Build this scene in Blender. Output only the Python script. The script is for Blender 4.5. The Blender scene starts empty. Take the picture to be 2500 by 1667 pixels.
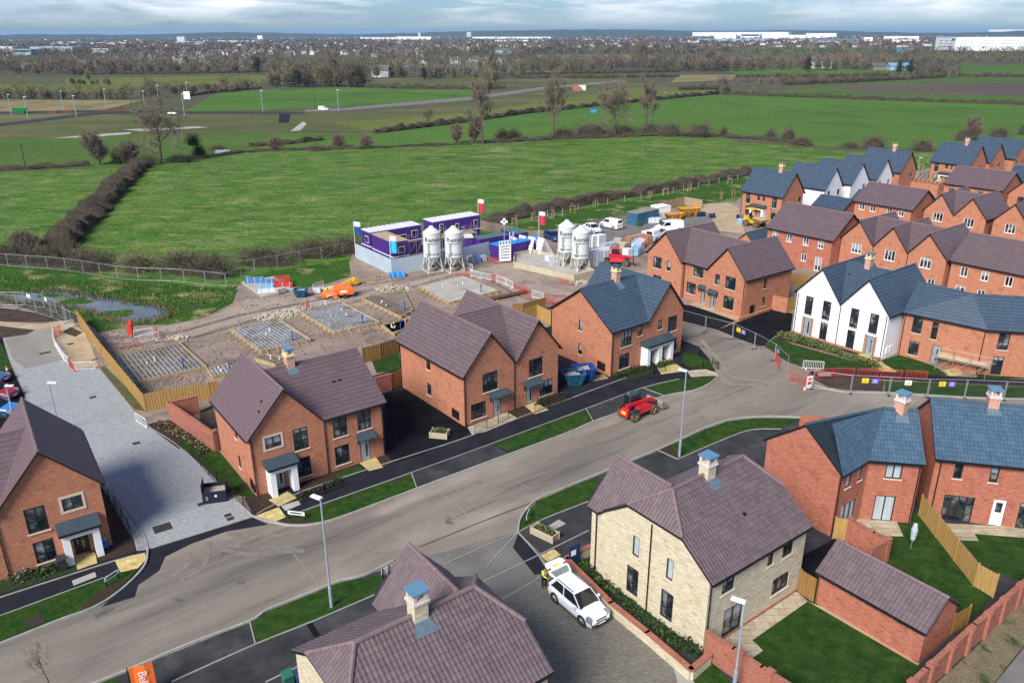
import bpy,bmesh,math,random
from mathutils import Vector,Matrix,geometry,noise
random.seed(7)
PI=math.pi
SC=bpy.context.scene
COL=SC.collection
F,CX,CY=1829.0,1176.0,784.0
PITCH,ROLL,CAMH=math.atan((784-76)/F),math.atan(7/2352.0),33.0
cp,sp=math.cos(PITCH),math.sin(PITCH)
cr,sr=math.cos(ROLL),math.sin(ROLL)
cam=bpy.data.cameras.new("camera");cam_o=bpy.data.objects.new("camera",cam);COL.objects.link(cam_o)
Rv=Vector((cr,-sr*sp,-sr*cp));Uv=Vector((sr,cr*sp,cr*cp));Fv=Vector((0,cp,-sp))
mw=Matrix((Rv,Uv,-Fv)).transposed().to_4x4();mw.translation=(0,0,CAMH)
cam_o.matrix_world=mw
cam.sensor_width=36;cam.lens=F/2352*36;cam.clip_start=0.5;cam.clip_end=90000
SC.camera=cam_o
def G(u,v,z=0.0):
 x,y=(u-CX)/F,-(v-CY)/F
 d=Fv+Rv*x+Uv*y
 t=(z-CAMH)/d.z
 return Vector((d.x*t,d.y*t,z))
CROP={'A':(0,60,834),'B':(834,60,834),'C':(1666,60,834),'D':(0,600,834),'E':(834,500,834),'F':(1666,600,834),'G':(0,1111,834),'I':(834,1111,834),'J':(1666,1111,834),'K':(1380,930,720),'N':(1860,950,640),'S':(860,480,480),'T':(1250,480,600),'U':(580,640,420),'V':(1700,470,200),'d':(0,0,2500)}
def P(c,u,v,z=0.0):
 ox,oy,w=CROP[c];k=w/2352.0
 return G((ox+u*k)*.9408,(oy+v*k)*.9408,z)
def PP(c,pts,z=0.0):
 return[P(c,u,v,z)for u,v in pts]
MATS={}
def N(nt,t,**kw):
 n=nt.nodes.new(t)
 for k,v in kw.items():
  setattr(n,k,v)
 return n
def newmat(name,rough=.8,metal=0.0,spec=.3):
 m=bpy.data.materials.new(name);m.use_nodes=True
 nt=m.node_tree;b=nt.nodes["Principled BSDF"]
 b.inputs["Roughness"].default_value=rough;b.inputs["Metallic"].default_value=metal
 b.inputs["Specular IOR Level"].default_value=spec
 MATS[name]=m
 return m,nt,b
def c4(c):
 return(c[0],c[1],c[2],1)
def noise_col(nt,coord,cols,scale,detail=5,stretch=None,pos=None,rough=.6):
 n=N(nt,"ShaderNodeTexNoise");n.inputs["Scale"].default_value=scale;n.inputs["Detail"].default_value=detail
 n.inputs["Roughness"].default_value=rough
 if stretch:
  mp=N(nt,"ShaderNodeMapping",vector_type='TEXTURE');mp.inputs["Scale"].default_value=[1/q for q in stretch[:3]]
  if len(stretch)>3:mp.inputs["Rotation"].default_value=(0,0,stretch[3])
  nt.links.new(coord,mp.inputs[0]);coord=mp.outputs[0]
 nt.links.new(coord,n.inputs["Vector"])
 r=N(nt,"ShaderNodeValToRGB");e=r.color_ramp.elements
 pos=pos or[.3+.4*i/max(1,len(cols)-1)for i in range(len(cols))]
 while len(e)<len(cols):e.new(.5)
 for i,c in enumerate(cols):
  e[i].position=pos[i];e[i].color=c4(c)
 nt.links.new(n.outputs["Fac"],r.inputs[0])
 return r.outputs[0],n.outputs["Fac"]
def mixc(nt,a,b,fac,mode='MIX'):
 m=N(nt,"ShaderNodeMix",data_type='RGBA',blend_type=mode)
 for s,v in((6,a),(7,b),(0,fac)):
  if hasattr(v,'links')or isinstance(v,bpy.types.NodeSocket):nt.links.new(v,m.inputs[s])
  else:m.inputs[s].default_value=c4(v)if s else v
 return m.outputs[2]
def ramp(nt,fac,p0,p1):
 r=N(nt,"ShaderNodeMapRange");r.inputs[1].default_value=p0;r.inputs[2].default_value=p1
 nt.links.new(fac,r.inputs[0])
 return r.outputs[0]
def bump(nt,b,h,strength=.3,dist=.05):
 n=N(nt,"ShaderNodeBump");n.inputs["Strength"].default_value=strength;n.inputs["Distance"].default_value=dist
 nt.links.new(h,n.inputs["Height"]);nt.links.new(n.outputs[0],b.inputs["Normal"])
def M(name,cols,scale=1.0,rough=.8,metal=0.,spec=.3,detail=5,stretch=None,bmp=0,bdist=.03,fine=0,finescale=30,coord='Object',pos=None,patch=None,turf=None):
 if name in MATS:return MATS[name]
 m,nt,b=newmat(name,rough,metal,spec)
 tc=N(nt,"ShaderNodeTexCoord").outputs[coord]
 if not isinstance(cols[0],(tuple,list)):cols=[tuple(c*.85 for c in cols),tuple(min(1,c*1.12)for c in cols)]
 col,fac=noise_col(nt,tc,cols,scale,detail,stretch,pos)
 if patch:
  for(pc,ps,p0,p1,*st)in patch:
   n2=N(nt,"ShaderNodeTexNoise");n2.inputs["Scale"].default_value=ps;n2.inputs["Detail"].default_value=6;n2.inputs["Roughness"].default_value=.62
   if st:
    mp=N(nt,"ShaderNodeMapping",vector_type='TEXTURE');mp.inputs["Scale"].default_value=[1/q for q in st[0][:3]];mp.inputs["Rotation"].default_value=(0,0,st[0][3]);mp.inputs["Location"].default_value=(ps*91,ps*37,3)
    nt.links.new(tc,mp.inputs[0]);nt.links.new(mp.outputs[0],n2.inputs["Vector"])
   else:nt.links.new(tc,n2.inputs["Vector"])
   col=mixc(nt,col,pc,ramp(nt,n2.outputs["Fac"],p0,p1))
 if turf:
  tb=N(nt,"ShaderNodeTexBrick");tb.inputs["Color1"].default_value=(.86,.86,.86,1);tb.inputs["Color2"].default_value=(1.12,1.12,1.08,1);tb.inputs["Mortar"].default_value=(.80,.78,.70,1);tb.inputs["Scale"].default_value=1;tb.inputs["Mortar Size"].default_value=.02;tb.inputs["Mortar Smooth"].default_value=1;tb.inputs["Brick Width"].default_value=2.4;tb.inputs["Row Height"].default_value=.45
  mp=N(nt,"ShaderNodeMapping",vector_type='TEXTURE');mp.inputs["Rotation"].default_value=(0,0,turf);nt.links.new(tc,mp.inputs[0]);nt.links.new(mp.outputs[0],tb.inputs["Vector"]);col=mixc(nt,col,tb.outputs["Color"],.75,'MULTIPLY')
 if fine:
  n3=N(nt,"ShaderNodeTexNoise");n3.inputs["Scale"].default_value=finescale;n3.inputs["Detail"].default_value=3
  nt.links.new(tc,n3.inputs["Vector"])
  g=ramp(nt,n3.outputs["Fac"],.25,.75)
  dark=N(nt,"ShaderNodeMapRange");dark.inputs[3].default_value=1-fine;dark.inputs[4].default_value=1+fine
  nt.links.new(g,dark.inputs[0])
  vm=N(nt,"ShaderNodeVectorMath",operation='SCALE');nt.links.new(col,vm.inputs[0]);nt.links.new(dark.outputs[0],vm.inputs["Scale"])
  col=vm.outputs[0];fac=n3.outputs["Fac"]
 nt.links.new(col,b.inputs["Base Color"])
 if bmp:bump(nt,b,fac,bmp,bdist)
 return m
def brickmat(name,c1,c2,cm,bw=.225,bh=.075,mortar=.012,patch=.25,dark=None,bmp=.4,rough=.85,off=.5,bias=0,streak=None):
 m,nt,b=newmat(name,rough)
 uv=N(nt,"ShaderNodeTexCoord").outputs["UV"]
 t=N(nt,"ShaderNodeTexBrick");t.offset=off
 t.inputs["Color1"].default_value=c4(c1);t.inputs["Color2"].default_value=c4(c2);t.inputs["Mortar"].default_value=c4(cm)
 t.inputs["Scale"].default_value=1;t.inputs["Mortar Size"].default_value=mortar;t.inputs["Mortar Smooth"].default_value=.1
 t.inputs["Bias"].default_value=bias;t.inputs["Brick Width"].default_value=bw;t.inputs["Row Height"].default_value=bh
 nt.links.new(uv,t.inputs["Vector"])
 n=N(nt,"ShaderNodeTexNoise");n.inputs["Scale"].default_value=1.3;n.inputs["Detail"].default_value=6
 nt.links.new(uv,n.inputs["Vector"])
 col=mixc(nt,t.outputs["Color"],dark or tuple(x*.55 for x in c1),ramp(nt,n.outputs["Fac"],.52,.95))
 mm=N(nt,"ShaderNodeTexNoise");mm.inputs["Scale"].default_value=1;mm.inputs["Detail"].default_value=2
 mp=N(nt,"ShaderNodeMapping");mp.inputs["Scale"].default_value=(1/bw*.55,1/bh*.9,1)
 nt.links.new(uv,mp.inputs[0]);nt.links.new(mp.outputs[0],mm.inputs["Vector"])
 col=mixc(nt,col,streak or tuple(min(1,x*1.9+.02)for x in c2),ramp(nt,mm.outputs["Fac"],.58,.85))
 col=mixc(nt,col,tuple(x*.45 for x in c1),ramp(nt,mm.outputs["Fac"],.42,.2))
 nt.links.new(col,b.inputs["Base Color"])
 bump(nt,b,t.outputs["Fac"],-bmp if bmp else 0,.01)
 return m
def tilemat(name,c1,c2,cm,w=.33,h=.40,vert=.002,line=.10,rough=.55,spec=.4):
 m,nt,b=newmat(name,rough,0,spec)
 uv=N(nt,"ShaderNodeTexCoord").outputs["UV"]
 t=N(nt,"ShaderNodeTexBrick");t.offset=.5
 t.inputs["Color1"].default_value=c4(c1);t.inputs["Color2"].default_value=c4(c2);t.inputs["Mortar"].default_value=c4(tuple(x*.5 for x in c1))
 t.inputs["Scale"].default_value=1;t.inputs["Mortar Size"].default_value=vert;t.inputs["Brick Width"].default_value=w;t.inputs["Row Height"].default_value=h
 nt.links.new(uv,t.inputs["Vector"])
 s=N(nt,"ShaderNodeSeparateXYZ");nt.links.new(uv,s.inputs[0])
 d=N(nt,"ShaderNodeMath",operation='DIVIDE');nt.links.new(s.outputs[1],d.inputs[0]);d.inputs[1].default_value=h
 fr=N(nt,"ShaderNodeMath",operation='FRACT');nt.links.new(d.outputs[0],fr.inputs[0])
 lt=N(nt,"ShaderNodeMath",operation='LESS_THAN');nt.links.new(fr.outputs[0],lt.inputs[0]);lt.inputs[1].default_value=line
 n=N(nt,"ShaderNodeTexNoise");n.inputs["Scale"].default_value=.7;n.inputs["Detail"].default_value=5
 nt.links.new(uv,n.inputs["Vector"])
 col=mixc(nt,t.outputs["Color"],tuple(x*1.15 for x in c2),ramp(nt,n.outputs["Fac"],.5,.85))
 col=mixc(nt,col,cm,lt.outputs[0])  # dark line along each course paints in the shade under the tile edges
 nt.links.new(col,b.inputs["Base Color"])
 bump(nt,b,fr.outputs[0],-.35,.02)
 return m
def flat(name,c,rough=.6,metal=0.,spec=.4,var=.12):
 if name in MATS:return MATS[name]
 return M(name,[tuple(x*(1-var)for x in c),tuple(min(1,x*(1+var))for x in c)],1.7,rough,metal,spec,detail=4)
class MB:
 def __init__(s):
  s.v=[];s.f=[];s.mi=[];s.uv=[]
 def face(s,pts,mi=0,uv=None):
  i=len(s.v);s.v+=[tuple(p)for p in pts];s.f.append(tuple(range(i,i+len(pts))));s.mi.append(mi);s.uv.append(uv)
 def prism(s,poly,z0,z1,mi=0,mtop=None,bottom=True):
  a=0
  for i in range(len(poly)):
   p,q=poly[i],poly[(i+1)%len(poly)];a+=p[0]*q[1]-q[0]*p[1]
  if a<0:poly=list(reversed(poly))
  n=len(poly)
  s.face([(p[0],p[1],z1)for p in poly],mi if mtop is None else mtop)
  if bottom:s.face([(p[0],p[1],z0)for p in reversed(poly)],mi)
  for i in range(n):
   p,q=poly[i],poly[(i+1)%n]
   s.face([(p[0],p[1],z0),(q[0],q[1],z0),(q[0],q[1],z1),(p[0],p[1],z1)],mi)
 def box(s,x,y,z,sx,sy,sz,rot=0,mi=0,mtop=None):
  c,n=math.cos(rot),math.sin(rot)
  poly=[(x+a*c-b*n,y+a*n+b*c)for a,b in((-sx/2,-sy/2),(sx/2,-sy/2),(sx/2,sy/2),(-sx/2,sy/2))]
  s.prism(poly,z,z+sz,mi,mtop)
 def hexa(s,b4,t4,mi=0):
  s.face(t4,mi);s.face(list(reversed(b4)),mi)
  for i in range(4):
   j=(i+1)%4;s.face([b4[i],b4[j],t4[j],t4[i]],mi)
 def beam(s,p,q,w,h=None,mi=0,up=(0,0,1)):
  p,q=Vector(p),Vector(q);h=h or w;d=(q-p)
  if d.length<1e-6:return
  d.normalize();u=Vector(up)
  if abs(d.dot(u))>.99:u=Vector((1,0,0))
  r=d.cross(u).normalized()*(w/2);t=r.cross(d).normalized()*(h/2)
  a=[p-r-t,p+r-t,p+r+t,p-r+t];b=[x+(q-p)for x in a]
  s.face(list(reversed(a)),mi);s.face(b,mi)
  for i in range(4):
   j=(i+1)%4;s.face([a[i],a[j],b[j],b[i]],mi)
 def tube(s,p,q,r1,r2=None,n=8,mi=0,cap=True):
  p,q=Vector(p),Vector(q);r2=r1 if r2 is None else r2;d=q-p
  if d.length<1e-6:return
  d.normalize();u=Vector((0,0,1))if abs(d.z)<.95 else Vector((1,0,0))
  a=d.cross(u).normalized();b=d.cross(a)
  A=[p+(a*math.cos(2*PI*i/n)+b*math.sin(2*PI*i/n))*r1 for i in range(n)]
  B=[q+(a*math.cos(2*PI*i/n)+b*math.sin(2*PI*i/n))*r2 for i in range(n)]
  for i in range(n):
   j=(i+1)%n;s.face([A[i],A[j],B[j],B[i]],mi)
  if cap:
   s.face(list(reversed(A)),mi);s.face(B,mi)
 def lathe(s,prof,n=16,mi=0,org=(0,0,0),axis='z'):
  o=Vector(org)
  def pt(r,z,a):
   c,d=r*math.cos(a),r*math.sin(a)
   return o+Vector((c,d,z))if axis=='z' else(o+Vector((z,c,d))if axis=='x' else o+Vector((d,z,c)))
  for(r0,z0),(r1,z1)in zip(prof,prof[1:]):
   for i in range(n):
    a,b=2*PI*i/n,2*PI*(i+1)/n
    pts=[pt(r0,z0,a),pt(r0,z0,b),pt(r1,z1,b),pt(r1,z1,a)]
    if r1<1e-6:pts=pts[:3]
    elif r0<1e-6:pts=[pts[0],pts[2],pts[3]]
    s.face(pts,mi)
 def build(s,name,mats,parent=None,loc=None,rotz=0,smooth=False,link=True):
  me=bpy.data.meshes.new(name);me.from_pydata(s.v,[],s.f)
  mats=mats if isinstance(mats,(list,tuple))else[mats]
  for m in mats:me.materials.append(m)
  uvl=me.uv_layers.new(name="UVMap");data=[]
  for f,uv in zip(s.f,s.uv):
   if uv is None:
    p=[Vector(s.v[i])for i in f];n=Vector((0,0,0))
    for i in range(len(p)):
     a,b=p[i],p[(i+1)%len(p)]
     n+=Vector(((a.y-b.y)*(a.z+b.z),(a.z-b.z)*(a.x+b.x),(a.x-b.x)*(a.y+b.y)))
    if n.length<1e-12:n=Vector((0,0,1))
    n.normalize()
    if abs(n.z)>.92:uv=[(q.x,q.y)for q in p]
    else:
     t=Vector((-n.y,n.x,0)).normalized();bt=n.cross(t);uv=[(q.dot(t),q.dot(bt))for q in p]
   for q in uv:data+=[q[0],q[1]]
  uvl.data.foreach_set("uv",data)
  me.polygons.foreach_set("material_index",s.mi)
  if smooth:me.polygons.foreach_set("use_smooth",[True]*len(s.f))
  me.update()
  if not link:return me
  return put(name,me,parent,loc,rotz)
def put(name,me,parent=None,loc=None,rotz=0):
 o=bpy.data.objects.new(name,me);COL.objects.link(o)
 if parent:o.parent=parent
 if loc is not None:o.location=loc
 if rotz:o.rotation_euler=(0,0,rotz)
 return o
def tag(o,label=None,cat=None,group=None,kind=None):
 if label:o["label"]=label
 if cat:o["category"]=cat
 if group:o["group"]=group
 if kind:o["kind"]=kind
 return o
def thing(name,label,cat,loc=(0,0,0),rotz=0,group=None):
 o=bpy.data.objects.new(name,None);COL.objects.link(o);o.empty_display_size=.3
 o.location=loc;o.rotation_euler=(0,0,rotz)
 return tag(o,label,cat,group)
KIDS={}
def copy_tree(o,parent=None):
 c=o.copy();COL.objects.link(c)
 if parent:c.parent=parent
 for ch in list(o.children):copy_tree(ch,c)
 return c
def dup(o,loc,rotz,label=None,group=None,scale=None):
 c=copy_tree(o);c.location=loc;c.rotation_euler=(0,0,rotz)
 if label:c["label"]=label
 if group:c["group"]=group
 if scale:c.scale=scale if isinstance(scale,tuple)else(scale,)*3
 return c
def struct(name,mb,m,**k):
 o=mb.build(name,m,**k);o["kind"]="structure";return o
def sheet(name,polys,z,m,kind="structure"):
 mb=MB()
 for poly in(polys if isinstance(polys[0],(list,tuple))and isinstance(polys[0][0],(Vector,tuple))else[polys]):
  pts=[Vector((p[0],p[1],z))for p in poly]
  for t in geometry.tessellate_polygon([pts]):
   a,b,c=[pts[i]for i in t]
   if(b-a).cross(c-a).z<0:b,c=c,b
   mb.face([a,b,c])
 o=mb.build(name,m);o["kind"]=kind
 return o
def smooth_line(pts,n=4,closed=False):
 out=[];L=len(pts);rng=range(L)if closed else range(L-1)
 for i in rng:
  p0=pts[(i-1)%L]if closed or i>0 else pts[i];p1=pts[i];p2=pts[(i+1)%L]
  p3=pts[(i+2)%L]if closed or i+2<L else p2
  for k in range(n):
   t=k/n
   out.append(.5*((2*p1)+(p2-p0)*t+(2*p0-5*p1+4*p2-p3)*t*t+(3*p1-p0-3*p2+p3)*t**3))
 if not closed:out.append(pts[-1])
 return out
def strip(mb,line,w,z0,z1,mi=0,side=0):
 L=len(line);nr=[]
 for i in range(L):
  d=(line[min(i+1,L-1)]-line[max(i-1,0)]);d=Vector((d.x,d.y,0)).normalized();nr.append(Vector((-d.y,d.x,0)))
 a=[(p+n*w*(.5+.5*side))for p,n in zip(line,nr)];b=[(p+n*w*(-.5+.5*side))for p,n in zip(line,nr)]
 for i in range(L-1):
  q=[b[i],b[i+1],a[i+1],a[i]]
  mb.hexa([Vector((p.x,p.y,z0))for p in q],[Vector((p.x,p.y,z1))for p in q],mi)
brick_or=brickmat("brick_orange",(.385,.122,.060),(.455,.165,.085),(.42,.25,.17),mortar=.010)
brick_rd=brickmat("brick_red",(.325,.070,.040),(.42,.12,.060),(.38,.23,.17),mortar=.010)
brick_wall=brickmat("brick_garden",(.29,.072,.042),(.37,.11,.065),(.34,.20,.15),mortar=.010,streak=(.46,.25,.18))
stone_m=brickmat("cream_stone",(.54,.47,.32),(.65,.585,.43),(.40,.345,.24),bw=.36,bh=.15,mortar=.016,dark=(.40,.33,.19),streak=(.72,.66,.48),bmp=.6)
render_m=M("white_render",[(.74,.75,.76),(.80,.81,.82)],.8,.9,spec=.1)
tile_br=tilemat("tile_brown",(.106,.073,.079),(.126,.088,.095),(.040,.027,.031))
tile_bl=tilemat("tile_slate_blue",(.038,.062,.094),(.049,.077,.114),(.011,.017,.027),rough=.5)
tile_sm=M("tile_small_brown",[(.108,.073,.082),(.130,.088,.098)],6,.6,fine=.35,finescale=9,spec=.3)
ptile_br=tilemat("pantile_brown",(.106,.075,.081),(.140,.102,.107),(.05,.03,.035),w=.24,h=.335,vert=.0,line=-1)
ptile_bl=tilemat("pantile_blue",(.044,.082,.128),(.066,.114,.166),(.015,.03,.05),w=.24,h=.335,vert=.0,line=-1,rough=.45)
ridge_br=M("ridge_brown",[(.165,.112,.118),(.205,.145,.145)],2.2,.6,fine=.12,finescale=8)
ridge_bl=M("ridge_blue",[(.04,.07,.10),(.06,.10,.14)],2.2,.55)
black_m=flat("black_trim",(.012,.012,.014),.45)
frame_m=flat("anthracite_frame",(.018,.024,.034),.4)
white_f=flat("white_frame",(.78,.79,.8),.35)
sill_m=M("stone_sill",[(.52,.44,.33),(.62,.54,.42)],3,.8)
lead_m=M("lead_blue",[(.09,.20,.30),(.115,.245,.36)],3,.45,spec=.5)
mort_m=M("pale_stone_cap",[(.52,.44,.40),(.62,.54,.50)],3,.8)
doorgrey=flat("door_grey",(.25,.30,.32),.4)
slate_can=M("canopy_slate",[(.035,.055,.07),(.05,.075,.095)],2,.4)
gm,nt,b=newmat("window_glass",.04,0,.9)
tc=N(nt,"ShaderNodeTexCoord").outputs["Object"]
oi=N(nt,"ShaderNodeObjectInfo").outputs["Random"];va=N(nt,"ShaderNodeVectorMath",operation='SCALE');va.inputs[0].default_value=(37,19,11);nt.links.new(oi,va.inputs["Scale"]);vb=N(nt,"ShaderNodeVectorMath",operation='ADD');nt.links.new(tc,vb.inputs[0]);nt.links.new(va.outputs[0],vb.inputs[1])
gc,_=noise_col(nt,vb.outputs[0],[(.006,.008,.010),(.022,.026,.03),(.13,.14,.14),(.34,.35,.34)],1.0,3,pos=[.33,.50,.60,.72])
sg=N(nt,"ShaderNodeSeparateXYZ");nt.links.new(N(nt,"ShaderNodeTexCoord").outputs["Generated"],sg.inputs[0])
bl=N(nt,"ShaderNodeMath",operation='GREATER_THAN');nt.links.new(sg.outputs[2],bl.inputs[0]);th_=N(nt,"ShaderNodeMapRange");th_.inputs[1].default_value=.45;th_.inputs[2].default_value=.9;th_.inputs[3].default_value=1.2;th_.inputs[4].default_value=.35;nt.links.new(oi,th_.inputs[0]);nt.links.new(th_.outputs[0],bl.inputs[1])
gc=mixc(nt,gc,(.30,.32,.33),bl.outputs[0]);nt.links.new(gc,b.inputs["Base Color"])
glass_m=gm
curtain_m=M("curtain_glass",[(.30,.34,.36),(.50,.55,.57)],5,.15,spec=.8,stretch=(3,3,.1))
road_m=M("road_dusty",[(.170,.144,.116),(.252,.217,.176)],.3,.9,detail=9,fine=.26,finescale=14,stretch=(.22,1,1,.66),patch=[((.105,.094,.082),.3,.5,.72,(.12,1,1,.66)),((.33,.285,.225),.2,.54,.74,(.35,1,1,.66)),((.085,.078,.07),1.5,.6,.74,(.06,1,1,.66)),((.075,.07,.065),.5,.63,.72)])
side_m=M("side_road_grey",[(.13,.122,.11),(.185,.172,.152)],.35,.9,detail=8,fine=.16,finescale=26,patch=[((.09,.085,.078),.3,.55,.75)])
asph_m=M("asphalt_grey",[(.026,.027,.030),(.062,.062,.064)],.45,.85,detail=7,spec=.06,fine=.22,finescale=24,patch=[((.10,.096,.09),.35,.58,.8),((.016,.017,.02),.8,.6,.75)])
asph_b=M("asphalt_black",[(.006,.0065,.009),(.013,.014,.018)],.5,.85,detail=6,spec=.06,fine=.3,finescale=24)
asph_p=M("asphalt_path",[(.014,.015,.021),(.026,.027,.034)],.5,.85,detail=6,spec=.06,fine=.3,finescale=24)
kerb_m=M("kerb_concrete",[(.27,.26,.24),(.38,.37,.335)],1.5,.85)
verge_m=M("verge_grass",[(.012,.036,.006),(.022,.058,.009),(.042,.072,.015)],1.4,.95,detail=9,fine=.5,finescale=14,bmp=.6,bdist=.05,spec=.1,turf=.66,patch=[((.07,.085,.022),.5,.6,.8),((.10,.085,.035),1.3,.66,.8)])
lawn_m=M("lawn_grass",[(.013,.036,.007),(.022,.056,.010),(.040,.070,.016)],1.2,.95,detail=9,fine=.5,finescale=13,bmp=.6,bdist=.05,spec=.1,turf=-.2,patch=[((.065,.085,.022),.4,.58,.8)])
mulch_m=M("bark_mulch",[(.022,.013,.008),(.06,.036,.022)],9,.95,detail=6,fine=.5,finescale=26,bmp=.8,bdist=.05)
bedgreen_m=M("bed_green",[(.012,.022,.006),(.03,.055,.014)],5,.95,detail=7,fine=.4,finescale=18,bmp=.8,bdist=.08)
slab_m=M("yellow_slab",[(.40,.30,.11),(.52,.42,.20)],1.8,.85,detail=5,fine=.12,finescale=12,patch=[((.30,.22,.08),2,.6,.8)])
pave_m=brickmat("sandstone_paving",(.36,.30,.20),(.47,.41,.30),(.20,.17,.12),bw=.9,bh=.6,mortar=.02,dark=(.27,.23,.16),streak=(.52,.46,.36),bmp=.2)
tact_m=brickmat("tactile_paving",(.50,.38,.13),(.62,.50,.22),(.34,.26,.10),bw=.4,bh=.4,mortar=.012,dark=(.38,.28,.10),bmp=.2)
blockg=brickmat("block_paving_grey",(.29,.31,.315),(.37,.385,.38),(.19,.195,.195),bw=.2,bh=.1,mortar=.012,dark=(.20,.205,.20),streak=(.47,.47,.455),bmp=.3)
blockb=brickmat("block_paving_brown",(.175,.16,.132),(.22,.205,.17),(.11,.10,.08),bw=.2,bh=.1,mortar=.016,dark=(.10,.082,.055),streak=(.31,.295,.255),bmp=.3)
conc_m=M("site_concrete",[(.30,.28,.24),(.44,.42,.37)],.5,.9,detail=8,fine=.12,finescale=12,patch=[((.22,.17,.11),.35,.55,.75)])
mud_m=M("site_mud",[(.205,.152,.120),(.315,.242,.192)],.25,.95,detail=9,fine=.25,finescale=9,bmp=.7,bdist=.15,patch=[((.09,.068,.053),.22,.56,.74),((.33,.275,.215),.16,.58,.8),((.36,.29,.19),.07,.6,.75),((.06,.045,.035),1.1,.64,.74)])
track_m=M("site_track",[(.265,.205,.162),(.355,.285,.225)],.3,.95,detail=9,fine=.16,finescale=9,bmp=.4,bdist=.1,patch=[((.12,.095,.075),.2,.55,.75)])
sand_m=M("site_sand",[(.34,.25,.15),(.46,.36,.23)],.4,.95,detail=8,fine=.12,finescale=9,patch=[((.22,.165,.105),.5,.55,.75)])
soil_m=M("dark_soil",[(.032,.021,.015),(.075,.05,.034)],.8,.95,detail=8,fine=.35,finescale=10,bmp=.7,bdist=.12)
timber_m=M("pale_timber",[(.30,.215,.115),(.44,.33,.185)],2.2,.8,fine=.12,finescale=12)
fence_m=M("fence_timber",[(.20,.105,.03),(.33,.185,.06)],2.5,.85,stretch=(6,6,.3),fine=.15,finescale=20)
fence_y=M("fence_timber_new",[(.33,.20,.06),(.48,.31,.11)],2.5,.85,stretch=(5,5,.3),fine=.15,finescale=20)
galv_m=flat("galvanised_steel",(.42,.45,.47),.35,.6)
lampm=flat("lamp_steel",(.36,.43,.50),.4,.3)
redpl=flat("red_plastic",(.55,.045,.03),.5)
whitepl=flat("white_plastic",(.74,.74,.72),.5)
tyre_m=flat("tyre_rubber",(.018,.017,.016),.85)
tyre_mud=M("tyre_muddy",[(.05,.04,.03),(.14,.105,.07)],4,.95)
red_paint=M("machine_red",[(.48,.012,.025),(.56,.02,.035)],2,.35,spec=.5)
yellow_paint=M("machine_yellow",[(.62,.36,.012),(.72,.43,.02)],2,.4,spec=.5)
orange_paint=M("machine_orange",[(.75,.12,.01),(.82,.17,.015)],2,.4,spec=.5)
dkgrey=flat("dark_grey",(.03,.032,.034),.6)
blue_sk=M("skip_blue",[(.012,.09,.17),(.03,.14,.22)],2,.55,patch=[((.10,.10,.10),2.4,.6,.75)])
blue_pl=flat("bright_blue",(.015,.16,.52),.5)
grass_f=M("field_grass",[(.036,.094,.011),(.068,.146,.019),(.112,.172,.032)],.12,.95,detail=11,fine=.42,finescale=1.3,spec=.1,bmp=.5,bdist=.5,stretch=(1,1.3,1,.4),patch=[((.25,.235,.11),.07,.58,.76,(.8,1.5,1,-.3)),((.022,.062,.008),.03,.55,.8),((.20,.20,.085),.42,.52,.70,(.45,1.5,1,-.1)),((.016,.05,.007),.5,.56,.74,(.5,1.6,1,.2)),((.24,.22,.11),1.1,.60,.74,(.5,1.6,1,0))])
crop_f=M("field_crop",[(.056,.124,.018),(.088,.166,.028)],.012,.95,detail=7,fine=.14,finescale=.5,spec=.1,stretch=(.25,1,1,.15),patch=[((.038,.085,.016),.02,.5,.75)])
crop_d=M("field_dark_crop",[(.05,.10,.018),(.078,.135,.024)],.012,.95,detail=7,fine=.16,finescale=.4,spec=.1,stretch=(.4,1.4,1,.1))
ploughed=M("field_ploughed",[(.075,.062,.045),(.12,.10,.072)],.02,.95,detail=8,fine=.15,finescale=.4,spec=.1,stretch=(.2,1.5,1,.1),patch=[((.28,.29,.28),.012,.66,.72,(.15,1.5,1,.1))])
rough_f=M("field_rough",[(.062,.075,.022),(.115,.118,.045)],.03,.95,detail=9,fine=.22,finescale=.7,spec=.1,stretch=(.4,1.2,1,.2),patch=[((.17,.14,.085),.025,.52,.7,(.3,1.3,1,.1)),((.05,.08,.015),.04,.55,.75)])
olive_f=M("field_olive",[(.09,.115,.022),(.135,.15,.034)],.02,.95,detail=8,fine=.14,finescale=.4,spec=.1)
straw_f=M("dry_grass",[(.17,.145,.065),(.25,.21,.10)],.04,.95,detail=9,fine=.22,finescale=.7,spec=.1,patch=[((.10,.10,.035),.05,.5,.7)])
bank_f=M("bank_grass",[(.026,.075,.010),(.052,.12,.016)],.25,.95,detail=9,fine=.4,finescale=3,bmp=.9,bdist=.4,spec=.1,patch=[((.30,.25,.12),.22,.54,.68),((.016,.045,.006),.5,.58,.75)])
far_g=M("far_land",[(.060,.060,.034),(.088,.084,.046),(.075,.095,.036)],.004,.95,detail=10,fine=.2,finescale=.08,spec=.1,patch=[((.10,.135,.035),.0025,.6,.66),((.17,.15,.12),.003,.63,.69)])
g=MB();rings=[0,200,600,1500,4000,10000,40000]
for k in range(48):
 a,b2=2*PI*k/48,2*PI*(k+1)/48
 for r0,r1 in zip(rings,rings[1:]):
  q=[(r0*math.cos(a),r0*math.sin(a),0),(r1*math.cos(a),r1*math.sin(a),0),(r1*math.cos(b2),r1*math.sin(b2),0),(r0*math.cos(b2),r0*math.sin(b2),0)]
  g.face(q[1:]if r0==0 else q)if r0 else g.face([q[0],q[1],q[2]])
struct("ground",g,far_g)
def d(*pts):return[G(u,v)for u,v in pts]
LAID=[]
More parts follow.
